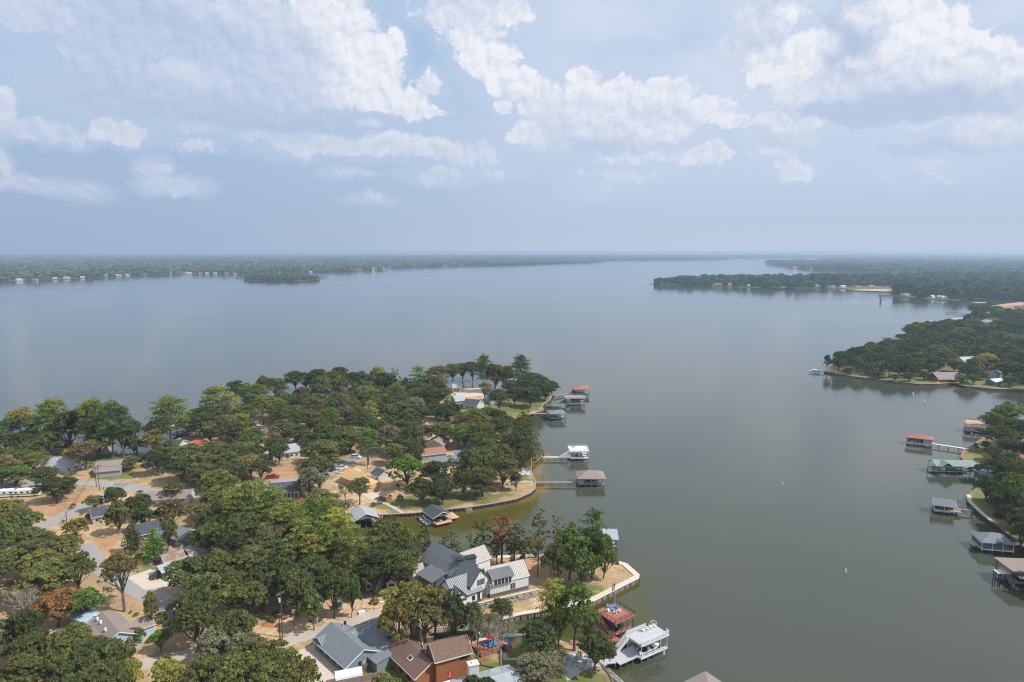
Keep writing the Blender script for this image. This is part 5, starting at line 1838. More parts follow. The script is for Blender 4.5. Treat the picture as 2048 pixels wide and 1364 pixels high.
    def door(s, wg, side, u, w, h, m, z0=0.05):
        if side == 'l':
            Tm = Matrix.Translation((u, wg['hw2'], 0))
        elif side == 'r':
            Tm = Matrix.Translation((u, -wg['hw2'], 0)) @ Matrix.Rotation(math.pi, 4, 'Z')
        elif side == 'b':
            Tm = Matrix.Translation((wg['hl'], u, 0)) @ Matrix.Rotation(-math.pi / 2, 4, 'Z')
        else:
            Tm = Matrix.Translation((-wg['hl'], u, 0)) @ Matrix.Rotation(math.pi / 2, 4, 'Z')
        Mx = wg['M'] @ Tm
        d = MB(Mx).box(-w / 2, w / 2, -.03, .05, z0, z0 + h).build('door', m, s.t)
        MB(Mx).box(w / 2 - .16, w / 2 - .08, .05, .1, z0 + h * .45, z0 + h * .52).build('handle', M['metal_galv'], d)
        return Mx, d

    def box(s, name, x, y, deg, sx, sy, z0, z1, m, parent=None):
        Mx = Matrix.Translation((x - s.x, y - s.y, 0)) @ Matrix.Rotation(math.radians(deg), 4, 'Z')
        return MB(Mx).box(-sx / 2, sx / 2, -sy / 2, sy / 2, z0, z1).build(name, m, parent or s.t)

    def vent(s, x, y, z, m=None):
        MB().tube([(x - s.x, y - s.y, z - .3), (x - s.x, y - s.y, z + .45)], [.1, .1], 6).build('vent_pipe', m or M['white_trim'], s.t)


GRP = 'houses on the peninsula'

# --- white farmhouse
h = House('farmhouse', 'white board-and-batten farmhouse with grey standing-seam roofs on the grassy point', 'house', -6, 190, GRP)
u26, n26 = Vector((math.cos(math.radians(26)), math.sin(math.radians(26)))), Vector((math.sin(math.radians(26)), -math.cos(math.radians(26))))
O26 = Vector((-6.2, 184.8))
c = O26 + u26 * 6.0 - n26 * 3.6
wr = h.wing(c.x, c.y, 26, 12.2, 7.2, 4.3, 7.4, M['seam_light'], M['white_board'], ov=.3, wov=.25, seam=.5, rib=M['rib_tan'], base=(M['brick_dark'], 1.1))
# five-window dormer with a shed roof
c = O26 + u26 * 3.6 - n26 * .75
wd = h.wing(c.x, c.y, 26, 6.4, 2.9, 5.75, 6.9, M['seam_grey'], M['white_board'], 'shed', ov=.3, wov=.3, seam=.5, z0=4.0)
for k in range(5):
    h.win(wd, 'r', (k - 2) * 1.12 , 4.75, .62, 1.35, M['dark_trim'], M['glass_dim'], mull=0)
h.win(wr, 'r', 1.1, 2.15, 1.25, 1.35, M['dark_trim'])
h.win(wr, 'b', 0, 5.0, .8, 1.2, M['dark_trim'])
# battens: thin ribs over the front of the right wing
bt = MB(wr['M'])
for k in range(27):
    xx = -6.0 + k * 12.0 / 26
    bt.box(xx - .025, xx + .025, -3.66, -3.6, 1.12, 4.2)
bt.build('battens', M['white_trim'], h.t, kind='stuff')
# main gable facing the lawn
G0 = Vector((-8.9, 183.6))
d33 = -50
dv = Vector((math.cos(math.radians(d33)), math.sin(math.radians(d33))))
c = G0 - dv * 6.2
wg = h.wing(c.x, c.y, d33, 12.4, 7.0, 5.3, 9.2, M['seam_grey'], M['white_board'], ov=.3, wov=.3, seam=.5, base=(M['brick_dark'], .95))
h.win(wg, 'b', .1, 5.5, 2.3, 1.35, M['dark_trim'], M['glass'], mull=1)
h.win(wg, 'b', .5, 1.9, 3.0, 2.0, M['dark_trim'], M['glass'], mull=2)
bt = MB(wg['M'])
for k in range(15):
    yy = -3.4 + k * 6.8 / 14
    bt.box(6.2, 6.26, yy - .025, yy + .025, 1.0, 5.2 + (3.4 - abs(yy)) * 1.1)
bt.build('battens', M['white_trim'], h.t, kind='stuff')
# front left block with its own small gable
wf = h.wing(-14.6, 183.9, 36, 9.0, 8.4, 3.5, 7.2, M['seam_grey'], M['white_board'], ov=.3, wov=.3, seam=.5, base=(M['brick_dark'], .8))
wf2 = h.wing(-17.1, 182.2, -54, 9.4, 4.6, 3.3, 5.9, M['seam_grey'], M['white_board'], ov=.3, wov=.3, seam=.5, base=(M['brick_dark'], .8))
h.win(wf2, 'b', 0, 2.0, .8, 1.2, M['dark_trim'])
h.win(wf, 'r', 3.4, 2.0, .7, 2.2, M['dark_trim'])
h.win(wf, 'r', 1.7, 1.9, .8, 1.1, M['dark_trim'])
# tall main hall behind
wm_ = h.wing(-18.9, 196.0, -46, 14.5, 9.5, 5.2, 9.6, M['seam_grey'], M['white_board'], ov=.35, wov=.3, seam=.5, base=(M['brick_dark'], .8))
wk = h.wing(-12.3, 200.5, 40, 9.0, 6.5, 4.6, 7.4, M['seam_light'], M['white_board'], ov=.3, wov=.3, seam=.5, rib=M['rib_tan'])
wl = h.wing(-28.5, 195.5, 40, 5.0, 5.0, 3.2, 4.9, M['seam_light'], M['white_board'], ov=.3, wov=.3, seam=.5, rib=M['rib_tan'], base=(M['brick_dark'], 1.0))
# dark brick entry with a plane shed roof
we = h.wing(-22.6, 190.6, -46, 6.6, 6.4, 4.3, 5.6, M['seam_grey'], M['brick_dark'], 'shed', ov=.55, wov=.55, seam=.45)
h.win(we, 'r', 0, 1.9, 3.2, 2.6, M['dark_trim'], M['glass'], mull=2)
h.win(we, 'b', 0, 3.4, .8, .8, M['dark_trim'])
# broad brick chimney block
h.box('chimney', -13.4, 191.0, 24, 5.4, 1.9, 3.0, 9.1, M['brick_dark'])
h.box('chimney_cap', -13.4, 191.0, 24, 5.9, 2.3, 9.1, 9.35, M['dark_trim'])
LMh = h
KS = (100 - 2.9) / (100 - 1.3)
h.t.location = (h.x * KS, h.y * KS, 2.9)      # the house stands on a raised pad
# terrace wall of field stone: courses of separate stones
t = thing('retaining_wall', 'fieldstone retaining wall below the white farmhouse terrace', 'wall', (*W(1000, 1212)[:2], GZ), 0)
A_, B_ = W(950, 1208.5, 3.3), W(1077, 1179, 3.3)
A_.z = B_.z = 1.3
dr = (B_ - A_)
Lw = dr.length
dr.normalize()
nr_ = Vector((dr.y, -dr.x, 0))
org = Vector(t.location)
mb = MB()
a2, b2 = A_ - org, B_ - org
mb.bar(a2 + Vector((0, 0, .95)) - nr_ * .25, b2 + Vector((0, 0, .95)) - nr_ * .25, .5, 1.9)
mb.build('core', M['stone2'], t)
rw = random.Random(3)
stone_meshes = [MB().add([(-.5, -.3, -.42), (.48, -.3, -.5), (.5, -.32, .4), (-.44, -.28, .5), (-.36, -.5, -.3), (.34, -.52, -.34), (.36, -.5, .28), (-.32, -.48, .34)],
                         [(0, 1, 5, 4), (1, 2, 6, 5), (2, 3, 7, 6), (3, 0, 4, 7), (4, 5, 6, 7)]).mesh('stone%d' % i, m_) for i, m_ in enumerate((M['stone'], M['stone2'], M['concrete_grey']))]
for row in range(5):
    x_ = 0.0
    while x_ < Lw - .4:
        w_ = rw.uniform(.55, 1.1)
        if row > 0 and rw.random() < .02:
            x_ += w_
            continue
        o = obj('stone', rw.choice(stone_meshes), t)
        pc = a2 + dr * (x_ + w_ / 2) + Vector((0, 0, .2 + row * .36))
        o.matrix_local = Matrix.Translation(pc + nr_ * .18 - nr_ * .1) @ Matrix.Rotation(math.atan2(dr.y, dr.x), 4, 'Z') @ Matrix.Diagonal((w_ * .97, .42, .36, 1))
        x_ += w_
cp = MB().bar(a2 + Vector((0, 0, 2.0)) - nr_ * .2, b2 + Vector((0, 0, 2.0)) - nr_ * .2, .62, .14).build('coping', M['concrete'], t)
# terrace fill behind the wall
dr2, bk = dr, -nr_
c0 = [A_ + dr2 * 0, B_, B_ + bk * 3.0, B_ + bk * 17 - dr2 * 1, A_ + bk * 24 - dr2 * 12, A_ + bk * 6 - dr2 * 14, A_ - dr2 * 5]
o0 = [A_ + dr2 * 0, B_, B_ + bk * 2.0 + dr2 * 5, B_ + bk * 22 + dr2 * 4, A_ + bk * 30 - dr2 * 18, A_ + bk * 4 - dr2 * 20, A_ - dr2 * 9 - bk * 3]
n_ = len(c0)
pad = MB().add([(p.x, p.y, 2.9) for p in c0] + [(p.x, p.y, 1.25) for p in o0], [tuple(range(n_))] + [(i, (i + 1) % n_, n_ + (i + 1) % n_, n_ + i) for i in range(n_)])
pad.build('terrace', mat('terrace_earth', (.42, .29, .17), .95, (.30, .21, .125), .35, .9, .3))['kind'] = 'structure'

# --- grey shingle ranch house
h = House('ranch_house', 'blue-grey walled ranch house with grey shingle roof and pale concrete drive', 'house', -38, 158, GRP)
wa = h.wing(-40.6, 156.9, -47, 15.4, 9.2, 2.7, 5.1, M['shingle_grey'], M['wall_bluegrey'], ov=.5, wov=.6)
wb = h.wing(-37.4, 162.4, 41, 11.5, 8.6, 2.7, 4.6, M['shingle_grey'], M['wall_bluegrey'], ov=.4, wov=.5)
wc_ = h.wing(-46.4, 159.6, 43, 4.0, 5.2, 2.5, 3.9, M['shingle_grey'], M['wall_tan'], ov=.4)
wd_ = h.wing(-33.6, 156.0, -47, 12.0, 6.4, 2.5, 3.3, M['shingle_grey'], M['wall_bluegrey'], 'shed', ov=.3)
for k in range(4):
    h.win(wa, 'r', -4.5 + k * 3.2, 1.4, 1.3, 1.2, M['wall_brick'], M['glass_dim'])
h.win(wa, 'b', -1.0, 1.3, .5, 2.0, M['dark_trim'], M['glass_dim'])
h.door(wa, 'b', .3, .9, 2.0, M['wall_tan'])
for p in ((-42.5, 161.5), (-39.5, 158.6), (-36.6, 163.9)):
    h.vent(p[0], p[1], 4.6)
h.box('roof_vent', -42.6, 163.3, -47, .5, .5, 4.4, 5.2, M['black_metal'])
# carport porch on the right: posts and beam
pc = MB()
for (x_, y_) in ((-31.2, 150.9), (-28.2, 153.4), (-25.6, 156.2)):
    pc.box(x_ + 38 - .1, x_ + 38 + .1, y_ - 158 - .1, y_ - 158 + .1, 0, 2.6)
    o = pc.build('porch_post', M['wood_dark'], h.t)
    pc = MB()
h.wing(-29.6, 156.2, 43, 6.5, 5.4, 2.55, 2.75, M['shingle_grey'], M['wall_bluegrey'], 'flat', ov=.2, nowall=True)
for z_ in (.9, 1.7):
    MB().bar((-31.2 + 38, 150.9 - 158, z_), (-25.6 + 38, 156.2 - 158, z_), .1, .18).build('rail', M['wood_dark'], h.t)

# --- cedar house
h = House('cedar_house', 'orange cedar house with brown shingle roofs and red front door', 'house', -20, 151, GRP)
CA = -52
w0 = h.wing(-22.8, 151.4, CA, 13.6, 8.2, 3.0, 5.2, M['shingle_brown'], M['wall_cedar'], ov=.5, wov=.55)
w1 = h.wing(-15.0, 150.1, 26, 8.4, 6.6, 6.0, 8.2, M['shingle_brown'], M['wall_cedar'], ov=.5, wov=.55)
w2 = h.wing(-17.4, 155.9, 26, 8.4, 5.0, 3.0, 4.6, M['shingle_brown'], M['wall_cedar'], ov=.4)
MxD, dr_ = h.door(w1, 'r', -.9, 1.0, 2.3, M['door_red'])
dl = MB(MxD)
ring = []
for k in range(12):
    a = k * math.pi / 6
    ring.append((.22 * math.cos(a), .07, 1.5 + .52 * math.sin(a)))
dl.tube(ring + ring[:1], [.05] * 13, 4, cap=False)
dl.build('oval_pane_frame', M['white_trim'], dr_)
h.box('porch_mat', -14.9, 145.6, 26, 1.8, .8, .3, .5, M['white_trim'])
h.box('chimney', -24.2, 160.0, 20, 1.9, 1.1, 2.5, 6.2, M['wall_brick'])
sk = MB(w0['M'])
sk.obox((1.2, -2.3, 4.20), 1.5, 1.1, .16, 0, math.atan2(2.2, 4.1))
sk.build('skylight_frame', M['white_trim'], h.t)
sk = MB(w0['M'])
sk.obox((1.2, -2.3, 4.28), 1.25, .85, .08, 0, math.atan2(2.2, 4.1))
sk.build('skylight_glass', M['glass'], h.t)
h.win(w0, 'r', 3.4, 1.5, 1.4, 1.3, M['dark_trim'])
h.win(w0, 'r', 0, 1.5, 1.4, 1.3, M['dark_trim'])
h.win(w1, 'a', 0, 6.4, .8, .7, M['dark_trim'])
h.win(w1, 'r', 2.6, 5.0, 1.6, 1.0, M['dark_trim'])
h.vent(-20.4, 150.0, 4.9)
h.vent(-21.6, 153.5, 5.0)
# front deck with its rail
h.box('front_deck', -13.2, 144.4, 26, 7.8, 2.4, .1, .35, M['deck_red'])
for k in range(7):
    p0 = Vector((-16.2, 141.8)) + Vector((math.cos(math.radians(26)), math.sin(math.radians(26)))) * k * 1.3
    h.box('rail_post', p0.x, p0.y, 26, .12, .12, .35, 1.4, M['deck_red'])
h.box('hand_rail', -12.4, 143.6, 26, 8.0, .12, 1.35, 1.48, M['deck_red'])

# --- pale metal roof house with the white chimney
h = House('metal_roof_house', 'house with pale grey metal roof and square white chimney at the bottom edge', 'house', -6, 142, GRP)
w0 = h.wing(-5.5, 141.6, 24, 13.5, 8.4, 2.7, 4.1, M['metal_light'], M['wall_white'], ov=.5, wov=.5)
w1 = h.wing(-1.7, 143.8, -30, 6.0, 5.6, 2.6, 3.7, M['metal_light'], M['wall_white'], ov=.4)
h.box('chimney', -8.8, 143.3, 20, 2.3, 1.8, 2.5, 6.5, M['wall_white'])
h.box('chimney_cap', -8.8, 143.3, 20, 2.6, 2.1, 6.5, 6.7, M['concrete'])
h.box('flue', -8.6, 143.4, 20, 1.0, .6, 6.7, 7.0, M['white_trim'])
h.win(w0, 'r', 2, 1.4, 1.4, 1.2)

# --- brown roof at the bottom with the barrel shed
h = House('brown_roof_house', 'low house with brown shingle roof cut by the bottom edge below the lawn', 'house', -36, 137, GRP)
p, q = W(690, 1366, 5.2), W(765, 1343, 5.2)
h.wing((p.x + q.x) / 2, (p.y + q.y) / 2 - 2.0, 24, 10.5, 8.0, 2.6, 3.9, M['shingle_brown'], M['wall_cedar'], ov=.4)
h.vent(-37, 139.0, 4.3)
p = W(697, 1352, 2.8)
h = House('barrel_shed', 'white barrel-roofed garden shed beside the grey shingle ranch house', 'shed', p.x, p.y, 'garden sheds')
w0 = h.wing(p.x, p.y, 20, 6.0, 3.0, 1.9, 3.0, M['white_board'], M['wall_cedar'], 'barrel', ov=.05)
h.door(w0, 'a', 0, 1.6, 1.8, M['wood_brown'])
# wooden fence behind
t = thing('board_fence', 'dark board fence between the ranch house and the green lawn', 'fence', (*W(775, 1325)[:2], GZ))
A_, B_ = W(722, 1346, 1.3), W(800, 1312, 1.3)
k = 42
for i in range(k):
    p = A_.lerp(B_, (i + .5) / k) - t.location
    o = piece('board', M['wood_brown'], (p.x, p.y, .9), ((B_ - A_).length / k * .93, .04, 1.75), t)
    o.matrix_local = Matrix.Translation((p.x, p.y, .9 + .02 * (i % 3))) @ Matrix.Rotation(math.atan2(B_.y - A_.y, B_.x - A_.x), 4, 'Z') @ Matrix.Diagonal(((B_ - A_).length / k * .93, .04, 1.75, 1))

# --- taupe gable house with blue walls
h = House('blue_house', 'pale blue walled house under a taupe shingle gable roof', 'house', -103, 163, GRP)
w0 = h.wing(-102.5, 163.4, -44, 13.0, 8.0, 2.8, 5.0, M['shingle_taupe'], M['wall_blue'], ov=.5, wov=.5)
w1 = h.wing(-107.5, 159.6, -44, 10.5, 6.4, 2.3, 3.4, M['shingle_taupe'], M['wall_blue'], 'shed', ov=.4)
w2 = h.wing(-97.2, 166.2, 46, 6.0, 4.6, 2.6, 4.2, M['shingle_taupe'], M['wall_blue'], ov=.4)
h.win(w0, 'b', 1.6, 1.5, 1.1, 1.2)
h.win(w0, 'b', -1.6, 1.5, 1.1, 1.2)
for p in ((-106.4, 166.0), (-104.6, 164.4), (-101.4, 161.0)):
    h.box('roof_vent', p[0] - .6, p[1] - .6, -44, .45, .45, 4.3, 5.1, M['white_trim'])
for lab_, px_, py_, a_ in (('pale blue metal lean-to roof under the rust orange oak', 128, 1266, 10), ('pale blue metal roofed shed behind the taupe-roofed house', 172, 1226, -30)):
    p = W(px_, py_, 4.0)
    h = House('blue_shed', lab_, 'shed', p.x, p.y, 'blue sheds beside the taupe-roofed house')
    w0 = h.wing(p.x, p.y, a_, 6.5, 4.6, 2.1, 2.9, M['metal_blue'], M['wall_blue'], ov=.3)
    h.door(w0, 'r', 0, 1.0, 1.9, M['white_trim'])

# --- rusty metal roof with carport
h = House('rusty_roof_house', 'long low house with grey metal roof streaked with rust', 'house', -101, 212, GRP)
w0 = h.wing(-99.5, 213.6, 44, 13.5, 9.5, 2.5, 3.7, M['metal_rust'], M['wall_brick'], ov=.5)
w1 = h.wing(-108.6, 207.5, 40, 6.0, 6.5, 2.3, 3.2, M['metal_rust'], M['wall_tan'], ov=.4)
p = W(386, 1077, 5.5)
h.box('chimney', p.x, p.y, 44, 1.3, .9, 2.0, 5.0, M['wall_brick'])
h = House('carport', 'open carport with light grey metal gable roof over a dark pickup', 'carport', -104.5, 202, GRP)
w0 = h.wing(-104.3, 202.0, 50, 11.5, 5.6, 2.4, 3.5, M['metal_light'], M['wall_tan'], ov=.3, nowall=True)
for a_ in (-5.3, 0, 5.3):
    for b_ in (-2.6, 2.6):
        v = w0['M'] @ Vector((a_, b_, 0))
        piece('post', M['wood_brown'], (v.x, v.y, 1.2), (.16, .16, 2.4), h.t)
MB(w0['M']).add([(-5.75, -2.7, 2.4), (-5.75, 2.7, 2.4), (-5.75, 0, 3.45), (-5.7, -2.7, 2.4), (-5.7, 2.7, 2.4), (-5.7, 0, 3.45)], [(0, 1, 2), (5, 4, 3), (0, 3, 4, 1), (1, 4, 5, 2), (2, 5, 3, 0)]).build('gable_board', M['wall_tan'], h.t)

# generic houses: (label, ridge pixel a, ridge pixel b, ridge height, width, wall height, roof, wall, kind, windows, extra length)
def simple(label, a, b, hr, Wd, hw, roof, wall, kind='gable', wins=2, ext=0.0, name='house', cat='house', group=GRP, seam=0, z=GZ, ov=.45, shift=0, side='r'):
    p, q = W(*a, z + hr), W(*b, z + hr)
    L = (q - p).length
    if L < .1:
        L = .1
    deg = math.degrees(math.atan2(q.y - p.y, q.x - p.x))
    L = L + ext + (Wd if kind == 'hip' else 0) - (0 if kind == 'hip' else 2 * ov)
    c = (p + q) / 2
    c = c + Vector((math.sin(math.radians(deg)), -math.cos(math.radians(deg)), 0)) * shift
    H = House(name, label, cat, c.x, c.y, group, z)
    w = H.wing(c.x, c.y, deg, max(L, 2.5), Wd, hw, hr, roof, wall, kind, ov=ov, seam=seam)
    for k in range(wins):
        H.win(w, side, -L / 2 + L * (k + .7) / (wins + .4), min(1.45, hw * .55), 1.1, 1.15)
    if wins:
        H.door(w, 'r', L * .04, .95, min(2.05, hw - .2), M['wood_brown'])
    return H, w, c, deg


simple('white-sided cottage with near-black shingle roof by the road verge', (178, 1018), (213, 1011), 4.9, 8.0, 2.9, M['shingle_dark'], M['wall_tan'], wins=2)
H, w, c, dg = simple('dark shingle gable house behind the bright green cone-shaped tree', (268, 1050), (323, 1038), 4.9, 8.5, 2.6, M['shingle_dark'], M['wall_brick'])
H.wing(c.x + 9, c.y - 4, dg - 92, 9, 7.5, 2.6, 4.6, M['shingle_grey'], M['wall_brick'])
simple('grey shingle side house above the rusty metal roof', (345, 1052), (382, 1060), 4.4, 8.0, 2.6, M['shingle_grey'], M['wall_tan'])
simple('long brown shingle ranch house right of the road junction', (292, 984), (386, 978), 4.4, 8.5, 2.7, M['shingle_taupe'], M['wall_white'], wins=4)
simple('white-walled house with light grey shingle gable roof near the covered boat', (100, 913), (152, 917), 5.4, 10.0, 2.9, M['metal_light'], M['wall_white'], wins=3, side='b')
H, w, c, dg = simple('taupe-roofed grey cottage on the green lawn behind the utility poles', (192, 924), (246, 919), 5.0, 9.0, 2.9, M['shingle_taupe'], M['wall_grey'], wins=2)
H.wing(c.x + 2.5, c.y - 5.2, dg, 9.5, 5.0, 2.6, 3.6, M['shingle_taupe'], M['wall_grey'], 'shed')
simple('dark blue-grey roofed house on the shore beside the lone pine', (331, 878), (368, 880), 4.8, 9, 2.8, M['shingle_dark'], M['wall_white'], wins=1)
simple('house with bright red roof among the shore trees', (388, 880), (410, 880), 4.8, 8, 2.8, M['shingle_redd'], M['wall_white'], wins=0)
simple('brown roofed cabin under the pines of the left shore', (128, 878), (150, 876), 4.2, 8, 2.6, M['shingle_brown'], M['wall_tan'], wins=0)
simple('dark roofed house below the big pine group on the left shore', (118, 884), (155, 886), 4.2, 8, 2.6, M['shingle_dark'], M['wall_tan'], wins=0)
simple('taupe boathouse roof beside the small cove', (203, 889), (216, 889), 4.0, 6, 2.4, M['shingle_taupe'], M['wall_tan'], wins=0, name='boathouse', cat='boathouse')
# house with sunroom
H, w, c, dg = simple('dark-roofed house with a white-framed sunroom and red deck behind the pines', (537, 967), (602, 962), 5.2, 9.5, 2.8, M['shingle_dark'], M['wall_bluegrey'], wins=0)
wd2 = H.wing(c.x + 2.5, c.y - 4.6, dg - 4, 8.6, 3.6, 3.6, 4.5, M['shingle_dark'], M['wall_white'], 'shed', ov=.4)
for k in range(6):
    H.win(wd2, 'r', -3.6 + k * 1.44, 1.9, 1.05, 2.2, M['white_trim'], M['glass_dim'])
H.box('deck', c.x + 6.5, c.y - 8.2, dg, 6.5, 3.6, .5, .7, M['deck_red'])
for k in range(6):
    H.box('rail_post', c.x + 3.5 + k * 1.2, c.y - 10.0, 0, .1, .1, .7, 1.7, M['deck_red'])
H.box('hand_rail', c.x + 6.5, c.y - 10.0, 0, 6.4, .12, 1.65, 1.77, M['deck_red'])
simple('white house with pale blue-grey roof behind the red pickup street', (540, 893), (598, 886), 5.6, 10, 3.2, M['metal_light'], M['wall_white'], wins=5)
simple('small white shed with near-black gable roof at the green lawn', (757, 936), (768, 941), 4.4, 6.5, 2.7, M['shingle_dark'], M['wall_white'], wins=2, name='garage', cat='garage', ext=2.5)
# bare plywood house under construction
p = W(712, 975, 1.3)
H = House('unfinished_house', 'unfinished house of bare orange plywood sheathing without roofing', 'house', p.x, p.y, GRP)
wA = H.wing(p.x - .5, p.y + 5, -42, 13.5, 8.5, 3.0, 5.6, M['plywood'], M['plywood'], ov=.3)
wB = H.wing(p.x + 6.0, p.y - 2.5, 48, 6.5, 7.0, 3.2, 3.5, M['plywood'], M['plywood'], 'flat', ov=0)
for k in range(3):
    H.win(wB, 'r', -2 + k * 2.0, 1.7, .9, 1.3, M['lumber'], M['dark_inside'], out=.01)  # near-black sheets painted in for the dark behind the empty openings
H.win(wA, 'r', 1.0, 1.5, 1.4, 1.3, M['lumber'], M['dark_inside'], out=.01)
for k in range(9):
    q = Vector((p.x - 4 + k * 1.6, p.y - 8.5 + k * .5))
    H.box('scaffold_post', q.x, q.y, 0, .1, .1, 0, 2.4, M['lumber'])
for z_ in (.9, 2.3):
    MB().bar((-4, -8.5, z_), (8.8, -4.5, z_), .1, .12).build('scaffold_rail', M['lumber'], H.t)
simple('low red-brown timber shed by the footpath', (763, 983), (779, 988), 2.8, 3.0, 2.2, M['shingle_brown'], M['wall_cedar'], wins=0, name='shed', cat='shed', group='garden sheds')
H, w, c, dg = simple('sage green house with long rust-brown roof above the blue-grey one', (837, 899), (888, 893), 4.4, 9.5, 2.7, M['shingle_red'], M['wall_green'], wins=1)
simple('large taupe hip roof with white chimney among the inner trees', (868, 880), (882, 868), 5.2, 9, 2.8, M['shingle_taupe'], M['wall_tan'], wins=0)
H, w, c, dg = simple('blue-grey shingle house half hidden by the rounded oaks', (908, 901), (932, 901), 5.4, 8.5, 2.8, M['shingle_grey'], M['wall_grey'], wins=1)
H.wing(c.x - 7, c.y - 5, 10, 13, 7, 2.6, 4.0, M['shingle_grey'], M['wall_grey'])
# the point
simple('grey clad house on the left side of the sand lot', (905, 792), (925, 790), 6.5, 9, 4.0, M['metal_light'], M['wall_grey'])
simple('dark grey roofed house under the pale olive tree at the point', (932, 797), (962, 800), 5.5, 10, 3.0, M['shingle_dark'], M['wall_white'])
simple('pale blue gabled house facing the point lawn', (980, 778), (992, 787), 7.2, 7, 4.6, M['shingle_grey'], M['wall_blue'])
simple('large orange-brown roofed house at the tip behind the round oaks', (1005, 768), (1032, 768), 6.0, 12, 3.2, M['roof_orange'], M['wall_tan'])
simple('white house half hidden behind the far treeline', (905, 768), (925, 768), 5.0, 9, 3.2, M['metal_light'], M['wall_white'])
simple('tan cabin with pale flat roof by the inner clearing', (853, 843), (874, 844), 4.2, 7, 3.2, M['deck_tan'], M['wall_brick'])
simple('white-sided cottage between the canopy and the far treeline', (645, 762), (658, 760), 5.0, 8, 3.2, M['metal_white'], M['wall_white'])
simple('brown tiled house in the canopy below the far treeline', (700, 806), (722, 804), 5.0, 9, 3.0, M['shingle_red'], M['wall_white'])
simple('grey roofed house in the canopy behind the wide pines', (566, 786), (588, 790), 5.2, 9, 3.0, M['shingle_grey'], M['wall_white'])
simple('brown gabled house beside the silver car driveway', (455, 834), (470, 838), 5.0, 8, 3.0, M['shingle_taupe'], M['wall_white'])
simple('dark gabled garage behind the silver car', (497, 836), (512, 834), 4.6, 8, 2.8, M['shingle_dark'], M['wall_tan'])
simple('white-roofed lakeside house showing through the far treeline', (700, 790), (714, 788), 6.5, 8, 3.8, M['metal_white'], M['wall_white'])
simple('white bungalow in the shade behind the dirt yard', (738, 1146), (765, 1150), 4.0, 6, 2.9, M['metal_white'], M['wall_white'], wins=2)
simple('white-roofed bungalow glimpsed between the light green pines', (498, 1010), (520, 1018), 3.8, 6, 2.6, M['metal_white'], M['wall_white'], wins=0)
simple('pale metal roof glimpsed right of the rusty metal house', (530, 1066), (552, 1070), 3.8, 6, 2.6, M['metal_light'], M['wall_white'], wins=0)
# small white shed with an open dark door
p = W(781, 1179, 1.3)
H = House('garden_shed', 'tiny white shed with an open dark doorway in the dirt yard', 'shed', p.x, p.y, 'garden sheds')
w = H.wing(p.x, p.y + 1.5, -80, 3.4, 2.8, 2.1, 3.0, M['shingle_taupe'], M['wall_white'], ov=.15)
H.win(w, 'b', 0, .95, 1.5, 1.7, M['white_trim'], M['dark_inside'], name='doorway')  # solid black sheet gives the doorway the dark of an interior
# headland and right shore houses
HG = 'houses across the bay'
simple('white-roofed house among the headland oaks', (1918, 714), (1948, 713), 6.5, 12, 3.5, M['metal_white'], M['wall_white'], group=HG)
simple('cottage with pale blue metal roof on the headland shore', (1980, 758), (2002, 756), 4.6, 7, 3.0, M['metal_blue'], M['wall_slate'], group=HG)
simple('white building behind the pale blue-roofed cottage', (1982, 742), (1998, 738), 5.5, 8, 3.6, M['metal_white'], M['wall_white'], group=HG)
H, w, c, dg = simple('wide mansion with pink tiled roofs at the right edge', (1999, 609), (2042, 604), 8, 18, 5, M['tile_pink'], M['wall_tan'], 'hip', group=HG, wins=3)
H.wing(c.x + 16, c.y - 8, dg, 34, 14, 4, 7, M['tile_pink'], M['wall_tan'], 'hip')
simple('pale shingle house near the headland inlet', (1966, 636), (1985, 642), 6, 12, 3.5, M['metal_light'], M['wall_tan'], group=HG, wins=0)
simple('flat slate-grey lakeside roof under the right shore trees', (1958, 944), (1992, 944), 3.4, 7.5, 2.9, M['metal_light'], M['wall_slate'], 'flat', group=HG, wins=0, name='boathouse', cat='boathouse')
# houses along the far shores: each small but real
rf = random.Random(21)
FLM = [('the headland tip', 1300, 568), ('the sandy beach', 1750, 580), ('the small round island', 560, 553), ('the water tower', 433, 546), ('the left edge of the view', 0, 562), ('the pink tiled mansion', 2020, 585),
       ('the pontoon boat', 1772, 590), ('the end of the left shore', 1180, 524), ('the marina pier bend', 760, 538), ('the channel marker', 1761, 595), ('the open channel', 1443, 518), ('the pine-topped middle', 1595, 570), ('the brown shore ledge', 165, 551)]
_seen = {}


def uniq(s_):
    k = _seen.get(s_, 0)
    _seen[s_] = k + 1
    if len(s_.split()) > 13 and k:
        s_ = s_.replace('small ', '', 1).replace('the ', '', 1)
    return s_ if k == 0 else s_ + ', ' + ['', 'next one', 'third one', 'fourth one', 'fifth one', 'sixth one', 'seventh one', 'eighth one', 'ninth one'][min(k, 8)]


